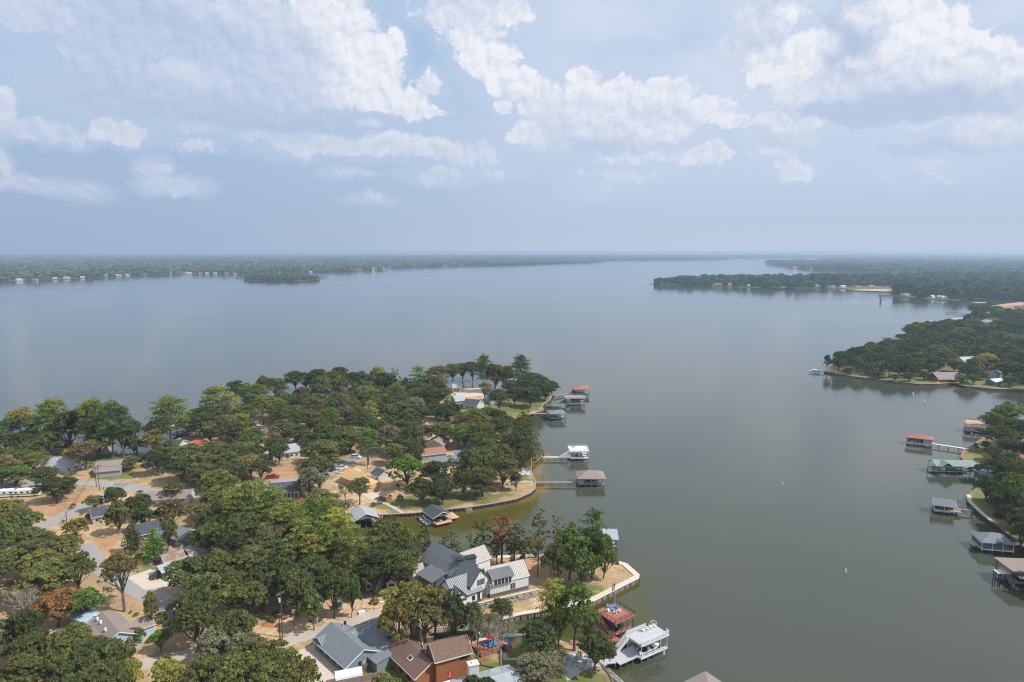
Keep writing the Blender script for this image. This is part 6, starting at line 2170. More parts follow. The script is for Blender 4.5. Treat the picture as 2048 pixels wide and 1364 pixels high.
RF = {'w': ('white', 'metal_white', 'wall_white'), 'm': ('grey', 'metal_light', 'wall_white'), 'd': ('dark', 'shingle_grey', 'wall_tan'), 'r': ('red-brown', 'roof_orange', 'wall_tan')}
for i, (x_, y_, c_) in enumerate(farh + farl):
    wd_, rm_, wm2 = RF[c_]
    p = W(x_, y_, 1.3)
    dist = p.length
    L = rf.uniform(11, 17) * (1 + max(0, dist - 2500) / 6000)
    shore = 'wooded peninsula' if i < len(farh) else ('left shore' if x_ < 1200 else 'right point')
    lmk = sorted(FLM, key=lambda q: abs(q[1] - x_) + 3 * abs(q[2] - y_))[0]
    rel = f'{"left of" if x_ < lmk[1] else "right of"} {lmk[0]}'
    pos = 'tip' if x_ < 1360 else ('middle' if x_ < 1700 else 'right end')
    H = House('house', uniq(f'small {wd_} roofed house on the {shore}, {rel}'), 'house', p.x, p.y, f'{wd_} roofed houses of the {shore}', 1.2)
    H.wing(p.x, p.y, rf.uniform(-40, 40), L, L * .6, 3.6 + (dist > 3500) * 2, 6.4 + (dist > 3500) * 3, M[rm_], M[wm2], ov=.3, th=.3)
# water tower on the horizon
p = W(433, 516.5, 1.0)
t = thing('water_tower', 'white water tower standing above the horizon forest', 'water tower', (p.x, p.y, 1))
MB().tube([(0, 0, 0), (0, 0, 38)], [4, 3], 10).build('shaft', M['white_paint'], t)
MB().tube([(0, 0, 37), (0, 0, 42), (0, 0, 50), (0, 0, 54)], [3, 11, 11, 3], 12).build('tank', M['white_paint'], t)

# ------------------------------------------------------------------ boathouses and piers
def rail(H, pts, z, h, m, sp=1.5, rails=(1.0, .5), name='railing', pw=.09, parent=None):
    """pts in the house frame (x, y); posts are pieces, the rails one mesh"""
    mb = MB()
    par = parent or H.t
    for a, b in zip(pts[:-1], pts[1:]):
        a, b = Vector((*a[:2], a[2] if len(a) > 2 else z)), Vector((*b[:2], b[2] if len(b) > 2 else z))
        for r in rails:
            mb.bar(a + Vector((0, 0, h * r)), b + Vector((0, 0, h * r)), .07, .09)
    ro = mb.build(name, m, par)
    for a, b in zip(pts[:-1], pts[1:]):
        a, b = Vector((*a[:2], a[2] if len(a) > 2 else z)), Vector((*b[:2], b[2] if len(b) > 2 else z))
        k = max(1, round((b - a).length / sp))
        for i in range(k + 1):
            p = a.lerp(b, i / k)
            piece('rail_post', m, (p.x, p.y, p.z + h / 2), (pw, pw, h * 1.04), ro)
    return ro


def pier(label, a, b, w, zd, deck, pile, sp=3.2, group='piers on the lake', railing=None, px=True, poly=None):
    A = W(*a, zd) if px else Vector((*a, zd))
    B = W(*b, zd) if px else Vector((*b, zd))
    t = thing('pier', label, 'pier', (A.x, A.y, 0), math.atan2(B.y - A.y, B.x - A.x), group)
    L = (B - A).to_2d().length
    MB().box(0, L, -w / 2, w / 2, zd - .12, zd).build('deck', deck, t)
    MB().box(0, L, -w / 2 + .1, -w / 2 + .2, zd - .35, zd - .12).box(0, L, w / 2 - .2, w / 2 - .1, zd - .35, zd - .12).build('beam', pile, t)
    k = max(1, int(L / sp))
    for i in range(k + 1):
        for s_ in (-1, 1):
            piece('pile', pile, (.2 + (L - .4) * i / k, s_ * (w / 2 - .12), (zd - 1.6) / 2), (.22, .22, zd + 1.4), t)
    if railing:
        class Q:
            pass
        q = Q()
        q.t = t
        rail(q, [(0, w / 2), (L, w / 2)], zd, 1.0, railing, 2.4)
    return t, L


def boat(label, x, y, deg, L=6.5, m=None, z=.2, canopy=None, group='boats under the boathouse roofs'):
    t = thing('motor_boat', label, 'boat', (x, y, z), math.radians(deg), group)
    w = L * .19
    secs = [(-L / 2, w, .1), (-L * .2, w, .0), (L * .15, w * .96, .0), (L * .36, w * .6, .15), (L / 2, .06, .55)]
    vs, fs = [], []
    for x_, w_, k_ in secs:
        vs += [(x_, -w_, .95 + k_ * .2), (x_, -w_ * .55, k_), (x_, w_ * .55, k_), (x_, w_, .95 + k_ * .2)]
    for i in range(len(secs) - 1):
        for j in range(3):
            fs.append((i * 4 + j, i * 4 + j + 1, i * 4 + 5 + j, i * 4 + 4 + j))
        fs.append((i * 4 + 3, i * 4, i * 4 + 4, i * 4 + 7))
    fs += [(0, 3, 2, 1), (16, 17, 18, 19)]
    MB().add(vs, fs).build('hull', m or M['hull_white'], t)
    MB().box(-L * .42, L * .12, -w * .75, w * .75, .97, 1.03).build('cockpit', M['wood_dark'], t)
    MB().add([(L * .1, -w * .7, 1.0), (L * .1, w * .7, 1.0), (L * .02, w * .6, 1.55), (L * .02, -w * .6, 1.55), (L * .13, -w * .7, 1.0), (L * .13, w * .7, 1.0)], [(0, 1, 2, 3), (4, 3, 2, 5), (0, 3, 4), (1, 5, 2)]).build('windshield', M['glass'], t)
    for s_ in (-.5, .5):
        piece('seat', M['white_plastic'], (-L * .1, s_ * w, 1.2), (.6, .5, .5), t)
    piece('outboard_motor', M['black_metal'], (-L / 2 - .2, 0, 1.0), (.45, .4, .9), t)
    if canopy:
        MB().box(-L * .3, L * .12, -w * .85, w * .85, 2.2, 2.27).build('canopy', canopy, t)
    return t


def boathouse(label, x, y, deg, L, Wd, rz, hr, roof, kind='gable', deck=None, post=None, zd=1.5, nx=4, walls=None, wall_m=None, boat_l=None, boat_m=None, raild=None, railm=None, ov=.5, group='boathouses on the water',
              slip=True, seam=0, low=True, rail_spec=None, roof_th=.16, back=True):
    """local x runs along deg; rz is the height of the eave or of the upper deck over the water"""
    H = House('boathouse', label, 'boathouse', x, y, group, 0)
    R = Matrix.Rotation(math.radians(deg), 4, 'Z')
    deck = deck or M['wood_grey']
    post = post or M['pile']
    hl, hw = L / 2, Wd / 2
    if slip:
        mb = MB(R)
        sw = Wd * .22
        mb.box(-hl, hl, hw - sw, hw, zd - .2, zd)
        mb.box(-hl, hl, -hw, -hw + sw * .75, zd - .2, zd - .004)
        mb.box(-hl, -hl + L * .2, -hw + sw * .75, hw - sw, zd - .2, zd - .002)
        mb.build('deck', deck, H.t)
    else:
        MB(R).box(-hl, hl, -hw, hw, zd - .2, zd).build('deck', deck, H.t)
    MB(R).box(-hl, hl, -hw - .05, -hw + .0, zd - .32, zd - .02).box(-hl, hl, hw, hw + .05, zd - .32, zd - .02).box(-hl - .05, -hl, -hw, hw, zd - .32, zd - .02).build('rim_beam', post, H.t)
    ny = 3
    for i in range(nx):
        for j in (0, 2) if i not in (0, nx - 1) else range(ny):
            px_, py_ = -hl + .15 + (L - .3) * i / (nx - 1), -hw + .15 + (Wd - .3) * j / (ny - 1)
            v = R @ Vector((px_, py_, 0))
            piece('pile', M['pile'], (v.x, v.y, (zd - 1.7) / 2), (.26, .26, zd + 1.3), H.t, )
            if j != 1:
                piece('post', post, (v.x, v.y, (zd + rz) / 2), (.16, .16, rz - zd), H.t)
    if kind == 'deck':
        MB(R).box(-hl - ov, hl + ov, -hw - ov, hw + ov, rz + .004, rz + .12).build('upper_deck', roof, H.t)
        MB(R).box(-hl - ov - .02, hl + ov + .02, -hw - ov - .04, hw + ov + .04, rz - .32, rz).build('deck_beam', railm or post, H.t)
        wg = None
    else:
        wg = H.wing(x, y, deg, L, Wd, rz, hr, roof, wall_m or M['wall_slate'], kind, ov=ov, nowall=True, seam=seam, th=roof_th)
    if walls:
        for w_ in walls:
            mb = MB(R)
            x0, x1, y0, y1, z0, z1 = w_
            mb.box(x0, x1, y0, y1, z0, z1)
            mb.build('wall', wall_m or M['wall_slate'], H.t)
    if boat_l:
        v = R @ Vector((L * .08, 0, 0))
        boat(boat_l, x + v.x, y + v.y, deg, min(7, L * .75), boat_m, zd - 1.1)
    H.R = R
    H.hl, H.hw = hl, hw
    return H, wg


def rp(H, pts):
    out = []
    for p in pts:
        v = H.R @ Vector((p[0], p[1], 0))
        out.append((v.x, v.y) + tuple(p[2:]))
    return out


def lounge_chair(m, name='deck_chair', label='', cat='chair', group=None):
    t = thing(name, label, cat, (0, 0, 0), 0, group)
    MB().add([(-.3, -.1, .38), (.3, -.1, .38), (.3, .45, .28), (-.3, .45, .28), (-.3, -.1, .42), (.3, -.1, .42), (.3, .45, .32), (-.3, .45, .32)], [(0, 3, 2, 1), (4, 5, 6, 7), (0, 1, 5, 4), (1, 2, 6, 5), (2, 3, 7, 6), (3, 0, 4, 7)]).build('seat', m, t)
    bm_ = MB()
    for k in range(5):
        xx = -.26 + k * .13
        bm_.add([(xx - .055, .42, .3), (xx + .055, .42, .3), (xx + .055, .78, 1.12 - abs(k - 2) * .05), (xx - .055, .78, 1.12 - abs(k - 2) * .05), (xx - .055, .46, .3), (xx + .055, .46, .3), (xx + .055, .82, 1.12), (xx - .055, .82, 1.12)],
                [(0, 3, 2, 1), (4, 5, 6, 7), (0, 1, 5, 4), (1, 2, 6, 5), (2, 3, 7, 6), (3, 0, 4, 7)])
    bm_.build('backrest', m, t)
    for s_ in (-1, 1):
        MB().box(s_ * .36 - .07, s_ * .36 + .07, -.2, .62, .6, .65).build('armrest', m, t)
        MB().bar((s_ * .34, -.12, 0), (s_ * .34, -.12, .6), .09).build('leg', m, t)
        MB().bar((s_ * .34, -.12, .38), (s_ * .34, .75, .02), .09).build('leg', m, t)
    return t


def stairs(H, a, b, w, m, n=12, name='stairs', stringer=True, rails=None):
    a, b = Vector(a), Vector(b)
    d = b - a
    d2 = Vector((d.x, d.y, 0)).normalized()
    nn = Vector((-d2.y, d2.x, 0)) * w / 2
    mb = MB()
    mb.bar(a + nn, b + nn, .08, .3)
    mb.bar(a - nn, b - nn, .08, .3)
    st = mb.build(name, m, H.t)
    for i in range(n):
        p = a.lerp(b, (i + .5) / n) + Vector((0, 0, .12))
        o = piece('step', m, (0, 0, 0), (1, 1, 1), st)
        o.matrix_local = Matrix.Translation(p) @ Matrix.Rotation(math.atan2(d2.y, d2.x), 4, 'Z') @ Matrix.Diagonal((.30, w * .98, .06, 1))
    if rails:
        for s_ in (-1, 1):
            rail(H, [tuple(a + nn * s_), tuple(b + nn * s_)], 0, .95, rails, 1.6, parent=st)
    return st


# --- red deck boathouse: corners (22.1,170.9) (26.7,164.5) (32.6,168.7) (27.9,175.6)
RDA = math.degrees(math.atan2(168.7 - 164.5, 32.6 - 26.7))
H, _ = boathouse('boathouse with red roof deck, black rails, stairs and a flagpole', 27.3, 170.0, RDA, 6.7, 7.2, 4.95, 0, M['deck_red'], 'deck', M['deck_red'], M['black_metal'], 1.5, 4, ov=.25, railm=M['deck_red'],
                 walls=[(-3.3, -3.2, -3.0, 1.0, 1.5, 4.6), (-3.2, -1.4, 3.3, 3.4, 1.5, 4.6)], wall_m=M['wood_brown'], boat_l='covered motor boat hanging under the red roof deck', boat_m=M['hull_dark'])
e1, e2 = 3.55, 3.8
rail(H, rp(H, [(-e1, e2), (e1, e2), (e1, -e2), (-e1, -e2), (-e1, .9)]), 5.07, 1.05, M['black_metal'], 1.7)
rail(H, rp(H, [(-e1, 2.6), (-e1, e2)]), 5.07, 1.05, M['black_metal'], 1.2)
# enclosed stair side in red board on the shore side
sp_ = rp(H, [(-3.9, 1.8), (-7.8, -3.2)])
st0 = H.R @ Vector((-3.9, -.5, 0))
st1 = H.R @ Vector((-3.9, -5.4, 0))
stairs(H, (H.R @ Vector((-4.3, 1.7, 0)))[:2] + (4.95,), (H.R @ Vector((-4.3, -4.2, 0)))[:2] + (1.55,), 1.2, M['deck_red'], 14, rails=M['black_metal'])
MB(H.R).add([(-3.75, 1.7, 1.45), (-3.75, 1.7, 4.8), (-3.75, -4.0, 1.45), (-3.65, 1.7, 1.45), (-3.65, 1.7, 4.8), (-3.65, -4.0, 1.45)], [(0, 1, 2), (5, 4, 3), (0, 3, 4, 1), (1, 4, 5, 2), (2, 5, 3, 0)]).build('stair_side_panel', M['deck_red'], H.t)
MB(H.R).box(-5.2, -3.4, -5.6, 3.4, 1.3, 1.5).build('side_deck', M['deck_red'], H.t)
q_ = H.R @ Vector((-5.2, -4.6, 0))
wk1 = (27.3 + q_.x, 170.0 + q_.y)
wA = W(1140, 1284, 1.5)
pier('curving red plank walkway from the lawn to the red boathouse', wk1, (wk1[0] - 5.2, wk1[1] - 1.2), 1.9, 1.5, M['deck_red'], M['pile'], px=False)
pier('shore end of the red plank walkway below the open green tree', (wk1[0] - 5.1, wk1[1] - 1.25), (wA.x, wA.y), 1.9, 1.496, M['deck_red'], M['pile'], px=False)
LMred = H
# flag and pole
fp = H.R @ Vector((e1 - .2, e2 - .2, 0))
t = thing('flagpole', 'white flagpole with a limp striped flag on the red roof deck', 'flagpole', (27.3 + fp.x, 170 + fp.y, 5.07))
MB().tube([(0, 0, 0), (0, 0, 6.2)], [.07, .045], 8).build('pole', M['white_paint'], t)
MB().tube([(0, 0, 6.2), (0, 0, 6.35)], [.09, .05], 8).build('finial', M['metal_galv'], t)
for k in range(7):
    mb = MB()
    y0 = 5.9 - k * .24
    pts = []
    for i in range(5):
        f = i / 4
        pts.append((-.06 - f * .75, .10 * math.sin(f * 6 + k * .3), -f * .9))
    vs = [(p[0], p[1], y0 + p[2]) for p in pts] + [(p[0], p[1], y0 - .24 + p[2]) for p in pts]
    mb.add(vs, [(i, i + 1, i + 6, i + 5) for i in range(4)])
    o = mb.build('stripe', M['flag_stripe'] if k % 2 == 0 else M['flag_white'], t)
mb = MB()
pts = [(-.05 - f * .35, -.03 + .1 * math.sin(f * 3), -f * .42) for f in (0, .5, 1)]
mb.add([(p[0], p[1] - .03, 5.91 + p[2]) for p in pts] + [(p[0], p[1] - .03, 5.15 + p[2]) for p in pts], [(0, 1, 4, 3), (1, 2, 5, 4)])
mb.build('canton', M['flag_blue'], t)
# chairs round a low table on the red deck
bc = lounge_chair(M['blue_plastic'], 'deck_chair', 'bright blue deck chair at the back left of the group on the red deck', 'chair', 'chairs on the red deck')
wc2 = lounge_chair(M['white_plastic'], 'deck_chair', 'white deck chair at the left of the group on the red deck', 'chair', 'chairs on the red deck')
cx_, cy_ = 27.0, 171.2
for i, (o_, dx_, dy_, r_, lab_) in enumerate([(bc, -.9, .9, .6, 'bright blue deck chair at the back left of the group on the red deck'), (None, .9, 1.1, -.6, 'bright blue deck chair nearest the flagpole on the red deck'),
                                              (wc2, -1.2, -.5, 2.0, 'white deck chair at the left of the group on the red deck'), ('w', .3, -1.3, 3.1, 'white deck chair at the front of the group on the red deck'), ('w', 1.4, -.6, -2.2, 'white deck chair at the right of the group on the red deck')]):
    lc = (cx_ + dx_, cy_ + dy_, 5.07)
    if o_ in (bc, wc2):
        o_.location = lc
        o_.rotation_euler = (0, 0, r_)
    else:
        copy_tree(bc if o_ is None else wc2, lc, r_, lab_)
t = thing('side_table', 'small round blue table between the deck chairs', 'table', (cx_, cy_, 5.07))
MB().tube([(0, 0, .42), (0, 0, .48)], [.45, .45], 10).build('table_top', M['blue_plastic'], t)
MB().tube([(0, 0, 0), (0, 0, .42)], [.06, .05], 6).build('stem', M['blue_plastic'], t)

# --- grey deck boathouse: corners (28.5,159.4) (31.7,154.9) (39.7,160.1) (35.9,164.5)
GDA = math.degrees(math.atan2(160.1 - 154.9, 39.7 - 31.7))
H, _ = boathouse('boathouse with pale grey roof deck, white rails and a long white staircase', 33.9, 159.7, GDA, 9.0, 5.2, 4.95, 0, M['deck_grey'], 'deck', M['deck_grey'], M['white_paint'], 1.5, 5, ov=.2, railm=M['white_paint'],
                 walls=[(-2.6, 3.6, 1.9, 2.0, 1.5, 4.6)], wall_m=M['wall_slate'], boat_l='small boat in the slip of the grey deck boathouse')
e1, e2 = 4.65, 2.75
rail(H, rp(H, [(-e1, -e2), (e1, -e2), (e1, -e2 + 1.0)]), 5.07, 1.0, M['white_paint'], 1.8, (1.0, .66, .33))
rail(H, rp(H, [(-e1 + .0, e2), (2.0, e2)]), 5.07, 1.0, M['white_paint'], 1.6, (1.0, .75, .5, .25))
rail(H, rp(H, [(3.6, e2), (e1, e2), (e1, e2 - 1.2)]), 5.07, 1.2, M['white_paint'], 1.2, (.8,))
stairs(H, (H.R @ Vector((-e1, e2 - .7, 0)))[:2] + (5.0,), (H.R @ Vector((-e1 - 4.9, e2 - .7, 0)))[:2] + (1.6,), 1.2, M['white_paint'], 13, rails=M['white_paint'])
MB(H.R).box(-10.5, -4.5, -1.6, 2.7, 1.3, 1.5).build('landing_deck', M['deck_grey'], H.t)
for a_ in (-10.2, -8.2, -6.2):
    for b_ in (-1.5, 2.6):
        v = H.R @ Vector((a_, b_, 0))
        piece('pile', M['pile'], (v.x, v.y, 0), (.24, .24, 2.8), H.t)
lad = MB(H.R)
for s_ in (-.25, .25):
    lad.bar((3.2 + s_, -2.75, -.3), (3.2 + s_, -2.75, 2.0), .06)
for k in range(7):
    lad.bar((2.95, -2.75, 0 + k * .3), (3.45, -2.75, 0 + k * .3), .06)
lad.build('swim_ladder', M['white_paint'], H.t)
pA = H.R @ Vector((-10.4, .3, 0))
pier('grey walkway from the shaded patio to the grey deck boathouse', (33.9 + pA.x, 159.7 + pA.y), tuple(W(1196, 1324, 1.5)[:2]), 2.0, 1.496, M['deck_grey'], M['pile'], px=False)
for i, k in enumerate((0, 1, 2, 3)):
    v = H.R @ Vector((.3 + k * 1.25, 1.4, 0))
    copy_tree(wc2, (33.9 + v.x, 159.7 + v.y, 5.07), math.radians(GDA) + .9, ['white deck chair nearest the staircase on the grey roof deck', 'second white deck chair from the staircase on the grey roof deck', 'third white deck chair from the staircase on the grey roof deck', 'white deck chair farthest from the staircase on the grey roof deck'][k])['group'] = 'white chairs on the grey roof deck'
v = H.R @ Vector((-3.4, -1.9, 0))
copy_tree(wc2, (33.9 + v.x, 159.7 + v.y, 1.5), 1.0, 'white chair under the near corner of the grey roof deck')['group'] = 'white chairs under the grey deck'
# --- roof at the bottom edge
H, _ = boathouse('boathouse with taupe shingle roof cut by the bottom edge, right of the grey deck', *W(1412, 1376, 4)[:2], GDA, 9.5, 8.5, 3.6, 5.3, M['shingle_taupe'], 'hip', boat_l='white boat under the taupe roof at the bottom edge')
# --- canal boathouses
H, wg = boathouse('canal boathouse with light grey gable roof at the end of the timber seawall', -54.9, 240.5, -62, 8.5, 8.6, 4.0, 6.0, M['metal_light'], 'gable', nx=3, post=M['grey_paint'], walls=[(-4.2, 3.0, -4.0, -3.9, 1.5, 4.0), (-4.2, -4.1, -3.9, 3.9, 1.5, 4.0)], wall_m=M['wall_slate'], boat_l='dark boat under the light grey canal boathouse', boat_m=M['hull_dark'])
MB(H.R).add([(4.35, -4.2, 4.0), (4.35, 4.2, 4.0), (4.35, 0, 5.9), (4.45, -4.2, 4.0), (4.45, 4.2, 4.0), (4.45, 0, 5.9)], [(0, 1, 2), (5, 4, 3), (0, 3, 4, 1), (1, 4, 5, 2), (2, 5, 3, 0)]).build('gable_board', M['wall_slate'], H.t)
H, wg = boathouse('canal boathouse with near-black gable roof and a bare tan side deck', -28.0, 244.4, -57, 8.4, 7.0, 3.5, 5.0, M['shingle_dark'], 'gable', nx=3, boat_l='white boat under the near-black canal roof')
MB(H.R).add([(4.25, -3.4, 3.5), (4.25, 3.4, 3.5), (4.25, 0, 4.9), (4.35, -3.4, 3.5), (4.35, 3.4, 3.5), (4.35, 0, 4.9)], [(0, 1, 2), (5, 4, 3), (0, 3, 4, 1), (1, 4, 5, 2), (2, 5, 3, 0)]).build('gable_board', M['wall_slate'], H.t)
MB(H.R).box(-2.4, 3.8, 3.6, 7.4, 1.1, 1.3).build('side_deck', M['deck_tan'], H.t)
MB(H.R).box(3.9, 5.9, -3.0, 3.4, 1.1, 1.28).build('front_deck', M['deck_tan'], H.t)
for k, (a_, b_) in enumerate(((-3.8, -4.2), (-2.0, -4.5), (0, -4.5), (2.0, -4.4))):
    v = H.R @ Vector((a_, b_, 0))
    boat(['white jet ski at the rear of the black-roofed canal boathouse', 'white jet ski second from the rear by the canal boathouse', 'white jet ski third from the rear by the canal boathouse', 'white jet ski at the front of the canal boathouse'][k],
         -28.0 + v.x, 244.4 + v.y, 215, 2.9, M['hull_white'], .2, group='jet skis by the canal boathouse')
p = W(763, 1030, 1.4)
t = thing('ladder_stand', 'white metal ladder frame standing on the timber seawall', 'ladder', (p.x, p.y, 0))
for s_ in (-1, 1):
    MB().bar((s_ * .5, -1.2, -.5), (s_ * .5, 0, 2.6), .1).build('side_rail', M['white_paint'], t)
for k in range(5):
    piece('rung', M['white_paint'], (0, -1.0 + k * .22, k * .55), (1.0, .08, .08), t)
p = W(937, 1014, 1.3)
t = thing('water_steps', 'weathered wooden steps from the seawall down to the canal', 'steps', (p.x, p.y, 0), math.radians(10))
for k in range(5):
    piece('step', M['wood_grey'], (0, -.3 - k * .5, 1.3 - k * .3), (2.6, .48, .12), t)
# --- the row of piers along the open water
H, wg = boathouse('boathouse with brown hip roof at the end of the long timber pier', 34.0, 286.0, 0, 11.2, 9.0, 4.0, 6.0, M['shingle_taupe'], 'hip', nx=5, walls=[(-5.5, -3.4, -4.3, -4.2, 1.5, 4.0), (-5.5, -5.4, -4.3, 4.3, 1.5, 4.0), (-5.5, 5.4, 4.2, 4.3, 1.5, 3.0)], wall_m=M['wall_grey'], post=M['grey_paint'], boat_l='white boat under the brown hip roof', ov=.6)
pier('long weathered timber pier to the brown hip-roofed boathouse', (1070, 964), (1154, 964), 1.4, 1.6, M['wood_grey'], M['pile'])
H, wg = boathouse('boathouse with white roof deck and slanted white side panel', 32.3, 322.8, 2, 9.0, 9.0, 4.8, 0, M['deck_white'], 'deck', M['deck_white'], M['white_paint'], 1.5, 5, railm=M['white_paint'], ov=.2, walls=[(-3.5, 3.5, 4.2, 4.3, 2.4, 4.6)], wall_m=M['wall_slate'], boat_l='white boat under the white roof deck')
rail(H, rp(H, [(-4.6, -4.6), (4.6, -4.6), (4.6, 4.6), (-4.6, 4.6)]), 4.92, 1.0, M['grey_paint'], 2.2)
MB(H.R).add([(-4.6, -4.4, 1.6), (-4.6, -4.4, 4.9), (-10.0, -4.4, 1.6), (-4.6, -4.3, 1.6), (-4.6, -4.3, 4.9), (-10.0, -4.3, 1.6)], [(0, 1, 2), (5, 4, 3), (0, 3, 4, 1), (1, 4, 5, 2), (2, 5, 3, 0)]).build('stair_side_panel', M['white_paint'], H.t)
stairs(H, (-4.6, -3.8, 4.8), (-9.8, -3.8, 1.7), 1.0, M['white_paint'], 12)
pier('white pier to the boathouse with the white roof deck', (1082, 914), (1136, 914), 1.6, 1.6, M['deck_white'], M['pile'])
# picnic table on the white deck
t = thing('picnic_table', 'dark picnic table on the white roof deck', 'table', (30.2, 325.2, 4.92))
MB().box(-.9, .9, -.4, .4, .72, .78).build('table_top', M['wood_brown'], t)
for s_ in (-1, 1):
    MB().box(-.9, .9, s_ * .75 - .14, s_ * .75 + .14, .42, .47).build('bench', M['wood_brown'], t)
    MB().bar((s_ * .6, -.8, 0), (s_ * .6, .2, .72), .1).build('leg', M['wood_brown'], t)
    MB().bar((s_ * .6, .8, 0), (s_ * .6, -.2, .72), .1).build('leg', M['wood_brown'], t)
H, wg = boathouse('small boathouse with dusty grey roof nearest the point lawn', 26.7, 402.0, 12, 9.5, 9.0, 4.2, 5.3, M['shingle_grey'], 'hip', nx=4, boat_l='white boat under the dusty grey roof', post=M['wood_dark'])
pier('short dark pier to the dusty grey roofed boathouse', (1064, 827), (1095, 827), 1.6, 1.5, M['wood_grey'], M['wood_dark'])
H, wg = boathouse('boathouse with pale roof deck and grey stair panels off the peninsula end', 41.5, 441.5, 0, 12.5, 9.0, 5.0, 0, M['wood_grey'], 'deck', M['deck_grey'], M['grey_paint'], 1.5, 5, railm=M['grey_paint'], walls=[(-3, 5, 4.2, 4.3, 1.6, 4.6)], boat_l='white boat under the pale roof deck off the peninsula end')
MB(H.R).add([(-5.6, -4.5, 1.6), (-5.6, -4.5, 5.0), (-12.0, -4.5, 1.6), (-5.6, -4.4, 1.6), (-5.6, -4.4, 5.0), (-12.0, -4.4, 1.6)], [(0, 1, 2), (5, 4, 3), (0, 3, 4, 1), (1, 4, 5, 2), (2, 5, 3, 0)]).build('stair_side_panel', M['wall_slate'], H.t)
rail(H, rp(H, [(-6.4, -4.6), (6.4, -4.6), (6.4, 4.6), (-6.4, 4.6)]), 5.12, 1.0, M['grey_paint'], 2.6)
pier('railed pier to the boathouse with grey stair panels', (1092, 810), (1132, 811), 1.8, 1.6, M['wood_grey'], M['pile'], railing=M['grey_paint'])
H, wg = boathouse('farthest boathouse off the peninsula with orange-brown roof', 48.5, 474.0, 0, 11.0, 12.0, 4.6, 6.2, M['roof_orange'], 'hip', nx=4, walls=[(-5.3, -4.8, -5.9, 5.9, 1.5, 4.6)], post=M['wood_dark'], boat_l='white boat under the orange-brown roof')
pier('railed pier to the orange-brown roofed boathouse', (1107, 792), (1148, 784), 2.0, 1.6, M['wood_grey'], M['pile'], railing=M['wood_grey'])
# --- right shore
H, wg = boathouse('long boathouse with rust-red roof and white walls on the right', 212.6, 346.6, -30, 11.5, 6.4, 4.0, 5.0, M['shingle_red'], 'hip', nx=4, walls=[(2.0, 5.6, -3.1, -3.0, 1.5, 4.0), (5.6, 5.7, -3.1, 3.1, 1.5, 4.0), (-5.6, 5.6, 3.0, 3.1, 1.5, 3.0)], wall_m=M['wall_tan'], post=M['white_paint'], boat_l='white boat under the rust-red roof')
pier('pale straight pier between the rust-red boathouse and the shore', (1858, 886), (1938, 898), 1.7, 1.7, M['deck_white'], M['pile'], 3.5)
H, wg = boathouse('wide open boathouse with pale green metal roof', 201.0, 301.8, -4, 17.5, 7.5, 4.1, 5.6, M['metal_green'], 'gable', nx=7, post=M['grey_paint'], boat_l='dark boat under the pale green roof', boat_m=M['hull_dark'], walls=[(5.2, 8.6, -3.7, -3.6, 1.5, 4.0)], ov=.4)
H.wing(196.0, 300.0, 86, 6.0, 5.0, 4.2, 5.9, M['metal_green'], M['wall_slate'], nowall=True, ov=.3)
pier('short tan pier with bench at the pale green boathouse', (1938, 928), (1968, 932), 3.4, 1.4, M['deck_tan'], M['pile'])
H, wg = boathouse('boathouse with tan railed roof deck half hidden by the round tree', 261.5, 372.0, -28, 14.0, 9.5, 5.0, 0, M['deck_tan'], 'deck', M['deck_tan'], M['grey_paint'], 1.5, 5, railm=M['white_paint'], boat_l='dark boat under the tan roof deck', boat_m=M['hull_dark'])
rail(H, rp(H, [(-7.2, -4.9), (7.2, -4.9), (7.2, 4.9), (-7.2, 4.9), (-7.2, -4.9)]), 5.12, 1.0, M['wood_brown'], 1.9)
H, wg = boathouse('small boathouse with dark grey gable roof before the angular white seawall', 166.9, 253.6, -24, 6.8, 5.6, 3.6, 5.2, M['shingle_grey'], 'gable', nx=3, post=M['white_trim'], deck=M['wood_grey'], slip=False, walls=[(-3.2, 3.2, 1.0, 1.1, 1.5, 3.6), (-3.2, 3.2, -1.0, -.95, 1.5, 2.5)], wall_m=M['wood_brown'])
MB(H.R).box(3.4, 5.6, -2.8, 2.8, 1.3, 1.5).build('side_deck', M['wood_grey'], H.t)
pier('short grey pier from the dark gabled boathouse to the seawall', (1912, 1017), (1946, 1021), 1.2, 1.7, M['wood_grey'], M['pile'], railing=M['wood_grey'])
H, wg = boathouse('large closed boathouse with slate-blue walls, white posts and grey hip roof', 162.5, 220.2, -12, 9.6, 8.2, 3.9, 5.8, M['shingle_grey'], 'hip', nx=4, post=M['white_trim'], slip=False, deck=M['deck_tan'], walls=[(-4.6, 3.0, -3.9, 3.9, 1.5, 3.9)], wall_m=M['wall_slate'])
MB(H.R).add([(-1.4, -4.7, 3.75), (2.0, -4.7, 3.75), (.3, -4.7, 4.9), (.3, -1.6, 4.95)], [(0, 1, 2), (0, 2, 3), (2, 1, 3)]).build('roof_dormer', M['wall_slate'], H.t)
MB(H.R).box(-6.4, -4.8, -1.5, 1.5, 1.3, 1.5).build('side_deck', M['deck_tan'], H.t)
pier('tan gangway between the slate-walled boathouse and the shore', (2022, 1087), (2048, 1087), 1.8, 1.5, M['deck_tan'], M['pile'])
p = W(2055, 1132, 5.2)
H, wg = boathouse('boathouse with two flat decks cut by the right edge', p.x, p.y, -6, 13.0, 8.5, 5.3, 5.5, M['shingle_taupe'], 'flat', nx=4, post=M['wood_dark'], boat_l='dark boat under the flat decks at the right edge', boat_m=M['hull_dark'])
q = W(2042, 1140, 4.0)
MB(H.R).box(-5.4, 4, -6.4, -4.4, 3.9, 4.05).build('upper_deck', M['deck_white'], H.t)
rail(H, rp(H, [(-5.4, -4.5), (-5.4, -6.4), (4, -6.4)]), 4.05, 1.0, M['wood_dark'], 2.0)
